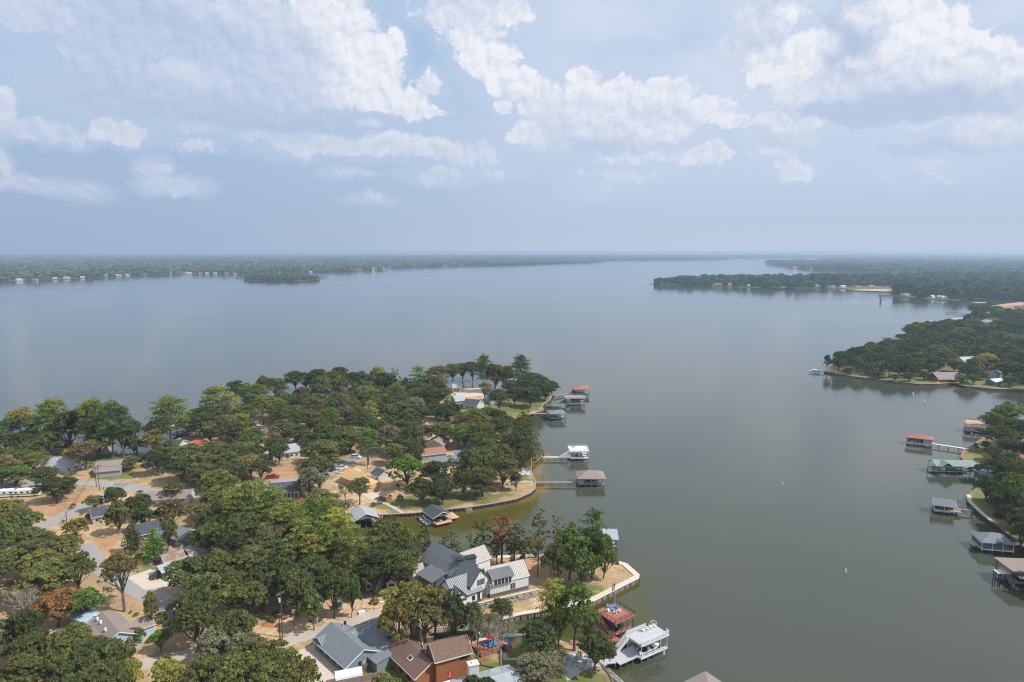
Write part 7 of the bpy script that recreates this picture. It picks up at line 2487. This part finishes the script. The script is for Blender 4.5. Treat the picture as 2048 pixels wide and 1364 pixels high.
MB(H.R).box(-9.2, -5.6, -2.0, .8, 3.2, 3.32).build('side_deck', M['deck_white'], H.t)
for a_ in (-9.0, -7.0):
    for b_ in (-1.9, .7):
        v = H.R @ Vector((a_, b_, 0))
        piece('pile', M['wood_dark'], (v.x, v.y, 1.2), (.2, .2, 4.0), H.t)
# --- headland
p = W(1883, 752, 4)
H, wg = boathouse('brown shingle boathouse built into the headland shore', p.x, p.y - 4, 4, 19, 14, 4.0, 7.6, M['shingle_taupe'], 'gable', nx=4, walls=[(-9.3, -2.8, -7, -6.9, .4, 4.2), (6.8, 9.3, -7, -6.9, .4, 4.2), (-9.4, -9.3, -7, 7, .4, 4), (-9.3, 9.3, 6.5, 6.6, 0, 4)], wall_m=M['wall_brick'], post=M['wood_brown'], boat_l='white boat in the brown headland boathouse', ov=.8)
pier('tan walkway along the left side of the brown headland boathouse', (1856, 752), (1878, 766), 1.8, 1.6, M['deck_tan'], M['pile'], 4)
pier('tan walkway along the right side of the brown headland boathouse', (1903, 758), (1918, 766), 1.8, 1.6, M['deck_tan'], M['pile'], 4)
pier('thin jetty with a small boat lift at the headland tip', (1649, 743), (1630, 742), 1.5, 1.8, M['wood_grey'], M['pile'], 3)
p = W(1627, 744, .6)
boat('small white boat on the lift at the headland tip jetty', p.x, p.y, 170, 8, M['hull_white'], .6, M['white_paint'])
p = W(1788, 686, 2)
H, wg = boathouse('headland dock with red-railed roof deck and white boats', p.x, p.y, -3, 20, 13, 6.0, 0, M['wood_brown'], 'deck', M['deck_white'], M['grey_paint'], 1.5, 4, railm=M['wood_brown'], boat_l='white cruiser under the red-railed headland dock')
rail(H, rp(H, [(-10, -6.6), (10, -6.6), (10, 6.6), (-10, 6.6), (-10, -6.6)]), 6.12, 1.3, M['wood_brown'], 2.5, pw=.2)
for i_, (qx_, qy_) in enumerate(((1795, 690), (1778, 689))):
    p = W(qx_, qy_, .6)
    boat(['white boat on the near side of the red-railed headland dock', 'white boat at the left of the red-railed headland dock'][i_], p.x, p.y - 9, 5, 9, M['hull_white'], .3, M['white_paint'])
p = W(1920, 641, 3)
H, wg = boathouse('grey open dock structure behind the headland oaks', p.x, p.y, -4, 20, 12, 5.5, 0, M['deck_grey'], 'deck', M['deck_grey'], M['grey_paint'], 1.5, 4)
p = W(1960, 608, 3)
H, wg = boathouse('white-roofed boathouse at the inlet above the headland', p.x, p.y, -4, 24, 14, 5.5, 6.0, M['metal_white'], 'flat', nx=4, boat_l='white boat under the white inlet roof')
pier('long dark breakwater pier reaching out above the headland', (1893, 623.5), (1942, 628), 4.5, 2.2, M['wood_dark'], M['wood_dark'], 6)
# docks of the far shore, small on the horizon side
for i, (x_, y_, s_, m_) in enumerate([(1312, 567, 10, 'wood_dark'), (1660, 577, 14, 'wood_grey'), (1700, 576, 12, 'wood_grey'), (1812, 593.5, 11, 'wood_grey'), (1842, 596, 11, 'wood_dark'), (1595, 577.5, 12, 'wood_grey'), (1480, 575, 12, 'wood_grey'),
                                      (478, 556.5, 26, 'wood_dark'), (648, 554.5, 30, 'wood_dark'), (1543, 530, 30, 'wood_dark'), (772, 539.5, 26, 'deck_white'), (1448, 571.5, 12, 'wood_dark')]):
    p = W(x_, y_, 1)
    H = House('boathouse', uniq('open flat-roofed dock ' + ('at the left side of the small island' if x_ == 478 else 'at the right side of the small island' if x_ == 648 else 'on the shore ' + sorted(FLM, key=lambda q: abs(q[1] - x_) + 3 * abs(q[2] - y_))[0][0].replace('the ', 'near the ', 1))), 'boathouse', p.x, p.y, 'docks on the far shores', 0)
    H.wing(p.x, p.y, rf.uniform(-15, 15), s_, s_ * .6, 3.6, 4.0, M[m_], M['wall_slate'], 'flat', ov=.3, nowall=True)
    MB().box(-s_ / 2, s_ / 2, -s_ * .3, s_ * .3, .6, 1.1).build('deck', M['wood_grey'], H.t)
    for a_ in (-.45, .45):
        for b_ in (-.27, .27):
            piece('post', M['wood_dark'], (a_ * s_, b_ * s_, 1.6), (.5, .5, 4.6), H.t)
# left shore boathouse seen through the pines
p = W(356, 866, 3)
H, wg = boathouse('open black steel boathouse behind the lone shore pine', p.x, p.y + 6, 0, 11, 9, 5.6, 6.0, M['deck_white'], 'flat', nx=4, post=M['black_metal'], boat_l='white boat under the black steel boathouse')
# boardwalk over the inner canal
A_, B_ = W(862, 1262, 2.2), W(985, 1252, 2.2)
t, Lb = pier('weathered footbridge with dark rails over the inner canal', tuple(A_[:2]), tuple(B_[:2]), 2.2, 2.3, M['wood_grey'], M['wood_dark'], px=False)


class _Q:
    pass


q = _Q()
q.t = t
rail(q, [(0, -1.05), (Lb, -1.05)], 2.3, 1.0, M['wood_dark'], 1.8)
rail(q, [(0, 1.05), (Lb, 1.05)], 2.3, 1.0, M['wood_dark'], 1.8)
# grey dock roof behind the trees of the grassy point
p = W(1188, 1082, 3)
H, wg = boathouse('grey roofed boathouse hidden behind the leafy trees of the grassy point', p.x + 3, p.y + 3, -5, 10, 8, 4, 4.3, M['metal_light'], 'flat', nx=4, boat_l='boat hidden behind the leafy trees of the point')
p = W(2000, 1010, 1.3)

# ------------------------------------------------------------------ vehicles
def wheel_meshes():
    ty = MB().tube([(0, -.11, 0), (0, .11, 0)], [.34, .34], 14)
    ri = MB().tube([(0, -.125, 0), (0, .125, 0)], [.2, .2], 10)
    return ty.mesh('tyre', M['tyre']), ri.mesh('rim', M['rim'])


TY, RI = wheel_meshes()


def car(name, label, cat, x, y, deg, paint, kind='sedan', z=GZ, group='parked vehicles', px=True):
    if px:
        p = W(x, y, z)
        x, y = p.x, p.y
    t = thing(name, label, cat, (x, y, z), math.radians(deg), group)
    if kind == 'sedan':
        L, w = 4.6, 1.8
        low = [(-2.3, .35), (-2.25, .85), (-1.6, .98), (1.1, .95), (2.15, .78), (2.3, .5), (2.25, .28), (-2.2, .25)]
        cab = [(-1.75, .96), (-1.05, 1.40), (.25, 1.42), (1.1, .94)]
    elif kind == 'suv':
        L, w = 4.8, 1.9
        low = [(-2.4, .4), (-2.38, 1.05), (-2.2, 1.1), (1.2, 1.08), (2.25, .98), (2.4, .6), (2.35, .3), (-2.3, .3)]
        cab = [(-2.3, 1.08), (-2.0, 1.68), (.4, 1.72), (1.2, 1.06)]
    else:
        L, w = 5.8, 1.95
        low = [(-2.9, .45), (-2.88, 1.05), (-.75, 1.08), (-.7, 1.12), (1.5, 1.12), (2.75, 1.02), (2.9, .7), (2.85, .35), (-2.8, .38)]
        cab = [(-.75, 1.10), (-.55, 1.78), (.75, 1.80), (1.55, 1.10)]

    def ext(prof, w0, tuck=0.0, shrink=1.0):
        mb = MB()
        n = len(prof)
        cx = sum(p[0] for p in prof) / n
        zt = max(p[1] for p in prof)
        zb = min(p[1] for p in prof)
        rows = []
        for s_ in (-1, 1):
            rows.append([(p[0], s_ * (w0 / 2 - tuck * (p[1] - zb) / (zt - zb + 1e-6)), p[1]) for p in prof])
        return mb.add(rows[0] + rows[1], [tuple(range(n)), tuple(reversed(range(n, 2 * n)))] + [(i, n + i, n + (i + 1) % n, (i + 1) % n) for i in range(n)])
    body = ext(low, w, .06)
    body.build('body', paint, t)
    ext(cab, w - .1, .22).build('cabin_glass', M['glass'], t)
    rz = max(c[1] for c in cab)
    xs = [c[0] for c in cab if c[1] > rz - .1]
    MB().box(min(xs), max(xs), -(w / 2 - .29), w / 2 - .29, rz - .03, rz + .035).build('roof', paint, t)
    pl = MB()
    for s_ in (-1, 1):
        for (a_, b_) in ((cab[0], cab[1]), (cab[-1], cab[-2])):
            pl.bar((a_[0], s_ * (w / 2 - .07), a_[1]), (b_[0], s_ * (w / 2 - .28), b_[1]), .09, .09)
        xm = (cab[1][0] + cab[2][0]) / 2
        pl.bar((xm, s_ * (w / 2 - .06), cab[0][1]), (xm, s_ * (w / 2 - .27), rz), .1, .07)
    pl.build('pillars', paint, t)
    if kind == 'pickup':
        MB().box(-2.8, -.85, -.8, .8, 1.06, 1.10).build('bed_floor', M['tyre'], t)
        MB().box(-2.88, -.8, -.95, -.82, 1.06, 1.2).box(-2.88, -.8, .82, .95, 1.06, 1.2).box(-2.9, -2.8, -.95, .95, 1.06, 1.2).build('bed_rail', paint, t)
    for s_ in (-1, 1):
        piece('headlight', M['lamp_clear'], (L / 2 - .06, s_ * (w / 2 - .3), .68), (.12, .36, .18), t)
        piece('tail_light', M['lamp_red'], (-L / 2 + .05, s_ * (w / 2 - .25), .82), (.12, .3, .2), t)
        for xx in (-L * .31, L * .31):
            o = obj('wheel', TY, t)
            o.location = (xx, s_ * (w / 2 - .1), .34)
            r = obj('rim', RI, o)
    return t


car('parked_car', 'silver sedan parked alone in the dirt yard', 'car', 679, 1213, -68, M['car_silver'])
car('pickup_truck', 'red pickup truck parked on the street verge', 'pickup truck', 546, 956, 4, M['car_red'], 'pickup')
car('parked_car', 'white sedan in front of the unfinished plywood house', 'car', 684, 946, 10, M['car_white'])
car('pickup_truck', 'white pickup parked behind the white sedan on the street', 'pickup truck', 683, 938, 12, M['car_white'], 'pickup')
car('parked_car', 'white hatchback farther up the street under the trees', 'car', 712, 916, -12, M['car_white'], 'suv')
car('parked_car', 'silver car on the pale driveway in the upper canopy', 'car', 517, 857, 5, M['car_silver'])
car('pickup_truck', 'dark red pickup parked at the mouth of the open carport', 'pickup truck', 320, 1153, 232, M['car_dark'], 'pickup')
car('parked_car', 'white car at the left edge beside the leafless tree', 'car', 25, 1245, 80, M['car_white'], 'suv')
car('parked_car', 'white car by the utility pole between the oaks', 'car', 447, 966, 10, M['car_white'])
car('parked_car', 'dark blue car beside the white sedan at the garage drive', 'car', 700, 905, 20, M['car_blue'])
car('parked_car', 'pale car half under the light green pines', 'car', 530, 1085, 30, M['car_white'])
car('parked_car', 'silver car in front of the point houses', 'car', 930, 806, 10, M['car_silver'], 'suv')


def motorhome(label, px_, py_, deg, L, paint, stripe):
    p = W(px_, py_, GZ)
    t = thing('motorhome', label, 'motorhome', (p.x, p.y, GZ), math.radians(deg), 'motorhomes at the left edge')
    MB().xprism([(-1.2, .5), (1.2, .5), (1.25, 2.9), (1.1, 3.15), (-1.1, 3.15), (-1.25, 2.9)], -L / 2, L / 2).build('body', paint, t)
    MB().box(-L / 2 + .1, L / 2 - .1, -1.27, -1.2, 1.2, 1.5).box(-L / 2 + .1, L / 2 - .1, 1.2, 1.27, 1.2, 1.5).build('stripe', stripe, t)
    for k in range(4):
        piece('window', M['glass'], (-L / 2 + 1.2 + k * L / 4.4, -1.24, 2.1), (1.0, .08, .6), t)
    piece('windshield', M['glass'], (L / 2, 0, 2.0), (.08, 2.0, 1.1), t)
    piece('air_conditioner', M['white_plastic'], (0, 0, 3.3), (.9, .7, .3), t)
    piece('air_conditioner', M['white_plastic'], (L * .3, 0, 3.3), (.9, .7, .3), t)
    for xx in (-L * .3, L * .34):
        for s_ in (-1, 1):
            o = obj('wheel', TY, t)
            o.location = (xx, s_ * 1.1, .4)
            o.scale = (1.2, 1.2, 1.2)
    return t


motorhome('long white and blue motorhome at the left edge', 8, 994, 12, 10, M['car_white'], M['car_blue'])
motorhome('white and dark motorhome second from the left edge', 55, 992, 10, 9.5, M['car_white'], M['car_dark'])
p = W(122, 937, GZ)
t = boat('boat on a trailer under a white cover by the white-walled house', p.x, p.y, 20, 9, M['tarp'], GZ + .5, None, 'boats ashore')
MB().xprism([(-1.5, .9), (1.5, .9), (0, 1.9)], -4, 3).build('cover', M['tarp'], t)

# portable toilet
p = W(627, 1243, GZ)
t = thing('portable_toilet', 'red and grey portable toilet at the edge of the dirt yard', 'portable toilet', (p.x, p.y, GZ), math.radians(-20))
MB().box(-.8, .1, -.8, .8, .1, 2.6).build('red_cabin', M['porta_red'], t)
MB().box(.1, 1.5, -.7, .8, .1, 2.5).build('grey_cabin', M['porta_grey'], t)
MB().add([(-.85, -.85, 2.6), (.1, -.85, 2.6), (.1, .85, 2.6), (-.85, .85, 2.6), (-.4, 0, 2.9)], [(3, 2, 1, 0), (0, 1, 4), (1, 2, 4), (2, 3, 4), (3, 0, 4)]).build('roof', M['porta_red'], t)
MB().box(-.65, -.05, -.84, -.8, .3, 2.4).build('door', M['lamp_red'], t)
MB().box(.3, 1.3, -.74, -.7, .3, 2.3).build('door', M['metal_galv'], t)
# heap of clay, lumber, concrete blocks
p = W(540, 1250, GZ)
t = tag(MB().add([(-2.2, -1.2, -.05), (2.0, -1.4, -.05), (2.6, .8, -.05), (0, 1.6, -.05), (-2.4, .9, -.05), (-.8, -.2, .8), (.9, .1, .65)], [(0, 1, 6, 5), (1, 2, 6), (2, 3, 6), (3, 5, 6), (3, 4, 5), (4, 0, 5)]).build('clay_heap', M['clay']), 'red clay heap beside the utility pole in the dirt yard', 'clay heap')
t.location = (p.x, p.y, GZ)
rl = random.Random(8)
LBL = ['white board lying at the far end of the stacked lumber', 'pale board lying beside the white board in the dirt yard', 'long pale plank in the middle of the lumber spread', 'plank lying across the gravel by the lumber spread', 'short plank nearest the concrete block', 'narrow plank at the near edge of the lumber spread']
for i, (a, b, l, d) in enumerate([(759, 1204, 3.2, 5), (754, 1208, 3.6, 10), (752, 1212, 4.4, 14), (748, 1215, 2.8, 20), (735, 1217, 2.2, -5), (757, 1216, 2.6, 30)]):
    p = W(a, b, GZ)
    o = tag(MB().box(-l / 2, l / 2, -.35, .35, 0, .14 + .04 * i).build('lumber_plank', M['lumber'] if i else M['white_paint']), LBL[i], 'plank', 'lumber in the dirt yard')
    o.location = (p.x, p.y, GZ)
    o.rotation_euler = (0, 0, math.radians(d))
p = W(724, 1226, GZ)
t = thing('well_rig', 'white concrete block with a bare steel tripod in the dirt yard', 'tripod', (p.x, p.y, GZ))
MB().obox((0, -.3, .35), 1.7, 1.1, .7, .3).build('block', M['white_trim'], t)
for k in range(3):
    a = k * 2.1 + .3
    MB().bar((math.cos(a) * 1.3, math.sin(a) * 1.3 + 1, 0), (0, 1, 3.2), .08).build('leg', M['metal_galv'], t)


# utility poles with their cables
def pole_(label, px_, py_, h, arm=True, trafo=False, deg=0):
    p = W(px_, py_, GZ)
    t = thing('utility_pole', label, 'utility pole', (p.x, p.y, GZ), math.radians(deg), 'utility poles along the streets')
    MB().tube([(0, 0, -.5), (0, 0, h)], [.17, .12], 8).build('pole', M['pole'], t)
    if arm:
        MB().box(-1.2, 1.2, -.07, .07, h - .7, h - .55).build('crossarm', M['pole'], t)
        for k in (-1.1, -.4, .5, 1.1):
            piece('insulator', M['insulator'], (k, 0, h - .4), (.12, .12, .28), t)
    if trafo:
        MB().tube([(-.45, 0, h - 2.6), (-.45, 0, h - 1.6)], [.28, .28], 8).build('transformer', M['insulator'], t)
    return Vector((p.x, p.y, GZ + h - .3))


P1 = pole_('tall utility pole with transformer in the dirt yard', 565, 1275, 12.5, True, True, 60)
P1b = pole_('leaning stub pole right beside the transformer pole', 560, 1274, 5.6, False)
P2 = pole_('wooden utility pole near the road junction, left one of the pair', 193, 974, 9, True, True)
P3 = pole_('wooden utility pole near the road junction, right one of the pair', 199, 982, 11, True, False, 20)
P4 = pole_('utility pole beside the white car between the oaks', 441, 968, 9, True)
P5 = pole_('utility pole on the street corner under the green pine', 735, 938, 10, True)
P6 = pole_('low pole at the road bend near the dark-roofed cottage', 134, 1050, 5, False)
P7 = pole_('steel grey pole behind the open carport', 378, 1140, 6.5, False)


def cable(a, b, sag, label):
    o = Vector(((a.x + b.x) / 2, (a.y + b.y) / 2, 0))
    pts = []
    for i in range(11):
        f = i / 10
        q = a.lerp(b, f) - o
        q.z -= sag * 4 * f * (1 - f)
        pts.append(q)
    ob = tag(MB().tube(pts, [.028] * 11, 3, cap=False).build('power_cable', M['cable']), label, 'cable', 'cables between the utility poles')
    ob.location = o


for i, d_ in enumerate((-.6, 0, .6)):
    nm_ = ['left', 'middle', 'right'][i]
    cable(P1 + Vector((d_, 0, .3)), P7 + Vector((d_ * .5, 0, 0)), 1.5, f'{nm_} cable strung from the transformer pole towards the carport')
    cable(P3 + Vector((d_, 0, .3)), P4 + Vector((d_, 0, .3)), 1.5, f'{nm_} cable strung between the junction poles and the white car')
    cable(P4 + Vector((d_, 0, .3)), P5 + Vector((d_, 0, .3)), 1.8, f'{nm_} cable strung along the street of the red pickup')
    cable(P3 + Vector((d_, 0, .3)), P6 + Vector((0, 0, 0)), .8, f'{nm_} cable dropping from the junction poles to the low pole')
cable(P1, P1 + Vector((18, 12, -6)), .8, 'service cable dropping from the transformer pole into the oaks')
# flagpole on the upper shore
p = W(1063, 962, GZ)
t = thing('flagpole', 'bare white flagpole on the patio corner by the long timber pier', 'flagpole', (p.x, p.y, GZ))
MB().tube([(0, 0, 0), (0, 0, 10)], [.12, .07], 8).build('pole', M['white_paint'], t)
MB().tube([(0, 0, 10), (0, 0, 10.3)], [.14, .06], 8).build('finial', M['metal_galv'], t)
p = W(175, 1228, GZ)
t = thing('flagpole', 'thin white flagpole behind the pale blue shed', 'flagpole', (*W(185, 1222, GZ)[:2], GZ))
MB().tube([(0, 0, 0), (0, 0, 6.5)], [.08, .05], 8).build('pole', M['white_paint'], t)
MB().add([(0, 0, 6.3), (-.25, .1, 5.6), (-.3, .1, 4.6), (0, 0, 5.2)], [(0, 1, 2, 3)]).build('flag', M['flag_stripe'], t)
for i_, (x_, y_, l_) in enumerate(((1041, 948, 'white lounge chair on the patio, left one'), (1047, 945, 'white lounge chair on the patio, middle one'), (1052, 949, 'white lounge chair on the patio, right one'))):
    q = W(x_, y_, 1.35)
    c_ = copy_tree(wc2, (q.x, q.y, 1.35), 1.0 + i_, l_ + ' by the bare flagpole')
    c_['group'] = 'white chairs on the upper patio'


# buoys and marks
def buoy(label, px_, py_, s=1.0):
    p = W(px_, py_, 0)
    t = thing('buoy', label, 'buoy', (p.x, p.y, 0), 0, 'white buoys')
    MB().tube([(0, 0, -.3), (0, 0, .3), (0, 0, 1.15 * s), (0, 0, 1.3 * s)], [.28 * s, .28 * s, .2 * s, .06], 8).build('float', M['buoy'], t)
    MB().tube([(0, 0, .55 * s), (0, 0, .7 * s)], [.27 * s, .26 * s], 8).build('band', M['roof_orange'], t)


buoy('white buoy in the open water left of the grey gabled boathouse', 1565, 970)
buoy('white buoy in the open water right of the grey deck boathouse', 1691, 1145)
buoy('white buoy farther from the headland seawall', 1849, 807, 1.6)
buoy('white buoy closer to the headland seawall', 1826, 790, 1.6)
p = W(1761, 604, 0)
t = thing('channel_marker', 'dark post channel marker alone in the wide bay', 'channel marker', (p.x, p.y, 0))
for k in (-2, 0, 2):
    MB().bar((k * .3, 0, -1), (k * 1.0, 0, 9), .6).build('post', M['wood_dark'], t)
MB().box(-2.2, 2.2, -.5, .5, 2.5, 3.3).build('brace', M['wood_dark'], t)
p = W(1772, 592, .4)
t = thing('pontoon_boat', 'dark covered pontoon boat cruising below the sandy beach', 'boat', (p.x, p.y, 0), math.radians(5))
MB().box(-15, 15, -4, 4, 1.2, 2.2).build('platform', M['hull_dark'], t)
MB().box(-14, 15, -4.2, -2.4, -.4, 1.2).box(-14, 15, 2.4, 4.2, -.4, 1.2).build('pontoon', M['metal_galv'], t)
MB().box(-9, 8, -4, 4, 6.5, 7.0).build('canopy', M['car_dark'], t)
for a_ in (-8.5, 7.5):
    for b_ in (-3.5, 3.5):
        MB().bar((a_, b_, 2.2), (a_, b_, 6.5), .4).build('post', M['black_metal'], t)
p = W(1030, 547, .4)
t = boat('tiny white motor boat far out on the open lake', p.x, p.y, 10, 12, M['hull_white'], 0, None, 'boats on the open lake')

# playground deck, umbrella, toys
p = W(982, 1296, GZ)
t = thing('garden_deck', 'reddish wooden garden deck with steps beside the leafless tree', 'deck', (p.x, p.y, GZ), math.radians(30))
MB().box(-4.2, 4.6, -2.6, 3.0, .0, .7).build('deck', M['deck_red'], t)
q = _Q()
q.t = t
rail(q, [(-4.2, -2.6), (2.4, -2.6)], .7, 1.0, M['deck_red'], 1.1, (1.0, .5))
for k in range(4):
    piece('step', M['deck_red'], (3.2, -2.8 - k * .32, .6 - k * .16), (1.4, .32, .12), t)
p = W(981, 1287, GZ + .7)
t = thing('patio_umbrella', 'red patio umbrella over the blue table on the garden deck', 'umbrella', (p.x, p.y, GZ + .7))
MB().tube([(0, 0, 0), (0, 0, 2.4)], [.04, .03], 6).build('pole', M['metal_galv'], t)
MB().tube([(0, 0, 2.0), (0, 0, 2.62)], [1.5, .05], 8).build('canopy', M['red_fabric'], t)
t = thing('garden_table', 'blue round table under the red patio umbrella', 'table', (p.x + .2, p.y - .4, GZ + .7))
MB().tube([(0, 0, .7), (0, 0, .76)], [.9, .9], 10).build('table_top', M['blue_plastic'], t)
MB().tube([(0, 0, 0), (0, 0, .7)], [.08, .06], 6).build('stem', M['blue_plastic'], t)
for k, l_ in enumerate(('blue chair left of the table under the red umbrella', 'blue chair in front of the table under the red umbrella', 'blue chair right of the table under the red umbrella')):
    a = -2.6 + k * 1.1
    c_ = copy_tree(bc, (p.x + 1.7 * math.cos(a), p.y - .4 + 1.7 * math.sin(a), GZ + .7), a + 1.57, l_)
    c_['group'] = 'blue chairs on the garden deck'
p = W(1018, 1279, GZ)
t = thing('canopy', 'small turquoise canopy at the end of the garden deck', 'canopy', (p.x, p.y, GZ))
MB().box(-1.2, 1.2, -.8, .8, 1.1, 1.2).build('cover', M['teal'], t)
for a_ in (-1.1, 1.1):
    for b_ in (-.7, .7):
        MB().bar((a_, b_, 0), (a_, b_, 1.1), .08).build('leg', M['metal_galv'], t)
p = W(958, 1275, GZ)
t = boat('kayak in blue and turquoise lying by the garden deck', p.x, p.y, 60, 3.4, M['teal'], GZ, None, 'boats ashore')
p = W(1012, 1295, GZ)
t = boat('blue and red kayak leaning at the right of the garden deck', p.x, p.y, 70, 3.6, M['car_blue'], GZ, None, 'boats ashore')
# patio seats round a fire pit
p = W(1150, 1330, 1.35)
t = thing('fire_pit', 'round stone fire pit on the shaded patio', 'fire pit', (p.x, p.y, 1.35))
for k in range(12):
    a = k * math.pi / 6
    o = obj('stone', stone_meshes[k % 3], t)
    o.matrix_local = Matrix.Translation((math.cos(a) * .8, math.sin(a) * .8, .22)) @ Matrix.Rotation(a + 1.57, 4, 'Z') @ Matrix.Diagonal((.42, .3, .44, 1))
gc = lounge_chair(M['grey_paint'], 'garden_chair', 'grey armchair at the left of the fire pit', 'chair', 'grey armchairs round the fire pit')
gc.location = (p.x - 2.2, p.y + .2, 1.35)
gc.rotation_euler = (0, 0, 1.57)
for k, (a, l_) in enumerate(((2.2, 'grey armchair behind the fire pit, left one'), (1.3, 'grey armchair behind the fire pit, right one'), (.2, 'grey armchair at the right of the fire pit'), (-.9, 'grey armchair in front of the fire pit'))):
    copy_tree(gc, (p.x + 2.2 * math.cos(a), p.y + 2.2 * math.sin(a), 1.35), a - 1.57, l_)
p = W(1040, 1345, GZ)
# metal ladder rail at the bottom shore
p = W(1228, 1352, 1.3)
t = thing('gangway', 'white metal gangway lying along the bottom shore edging', 'gangway', (p.x, p.y, .9), math.radians(-62))
for s_ in (-.5, .5):
    MB().bar((-3, s_, .5), (3.5, s_, .5), .08).build('side_rail', M['white_paint'], t)
for k in range(12):
    piece('rung', M['white_paint'], (-2.8 + k * .55, 0, .5), (.06, 1.0, .06), t)
# green dumpster-like tarp by the rusty roof house
p = W(364, 1086, 2)
t = thing('swing_canopy', 'teal garden canopy behind the rusty metal roof', 'canopy', (p.x, p.y, GZ), .5)
MB().xprism([(-1.6, 1.9), (0, 2.4), (1.6, 1.9), (1.6, 1.8), (0, 2.3), (-1.6, 1.8)], -1.8, 1.8).build('cover', M['bin_green'], t)
for a_ in (-1.6, 1.6):
    for b_ in (-1.4, 1.4):
        MB().bar((a_, b_, 0), (a_, b_, 1.9), .09).build('leg', M['metal_galv'], t)
# mailbox at the junction and septic lid in the dry grass
p = W(208, 982, GZ)
t = thing('mailbox', 'dark mailbox on a post beside the road junction', 'mailbox', (p.x, p.y, GZ))
MB().bar((0, 0, 0), (0, 0, 1.1), .1).build('post', M['pole'], t)
MB().box(-.18, .18, -.3, .3, 1.1, 1.5).build('box', M['black_metal'], t)
p = W(255, 1190, GZ)
t = thing('fallen_log', 'short pale log on the bare spot in the dry grass', 'log', (p.x, p.y, GZ + .15))
MB().tube([(-.5, 0, 0), (.5, .2, 0)], [.2, .16], 8).build('wood', M['lumber'], t)


# ------------------------------------------------------------------ small growth and clutter of the yards
rb = random.Random(31)
YARDS = [((175, 1200), (340, 1330), 'in the dry yard between the blue house and the road', 12), ((500, 1190), (760, 1280), 'at the rim of the dirt yard', 6), ((85, 1000), (250, 1060), 'along the road verge near the dark-roofed cottage', 8),
         ((230, 1060), (340, 1140), 'by the small lawn near the open carport', 5), ((430, 930), (640, 960), 'along the street of the red pickup', 8), ((690, 960), (800, 1022), 'on the slope above the canal wall', 6),
         ((900, 800), (1060, 830), 'on the lawn before the point houses', 6), ((940, 1110), (1130, 1160), 'on the bare ground behind the farmhouse wing', 8), ((270, 985), (400, 1030), 'around the long brown ranch house', 7), ((760, 985), (1040, 1000), 'under the oaks of the upper lawn', 8)]
for (x0_, y0_), (x1_, y1_), where, n_ in YARDS:
    for k in range(n_):
        a, b = rb.uniform(x0_, x1_), rb.uniform(y0_, y1_)
        p = W(a, b, GZ)
        if not inside(NEAR, np.array([p.x]), np.array([p.y]))[0]:
            continue
        tn = rb.choice(['brown', 'pale', 'bronze', 'greyg', 'olive', 'green'])
        hgt = rb.uniform(.7, 2.0)
        t = plant('bush', p.x, p.y, hgt, hgt * rb.uniform(1.1, 1.7), tn, uniq(('low ' if hgt < 1.3 else 'waist-high ') + TWORD[tn] + ' shrub ' + where))
        t.name = 'shrub'
        t['category'] = 'shrub'
        t['group'] = 'small shrubs of the yards'

# labels stay within sixteen words
for o in bpy.data.objects:
    if o.parent is None and 'label' in o and len(o['label'].split()) > 16:
        w_ = [x for x in o['label'].split() if x not in ('the', 'tall', 'broad', 'small')]
        o['label'] = ' '.join(w_[:16])
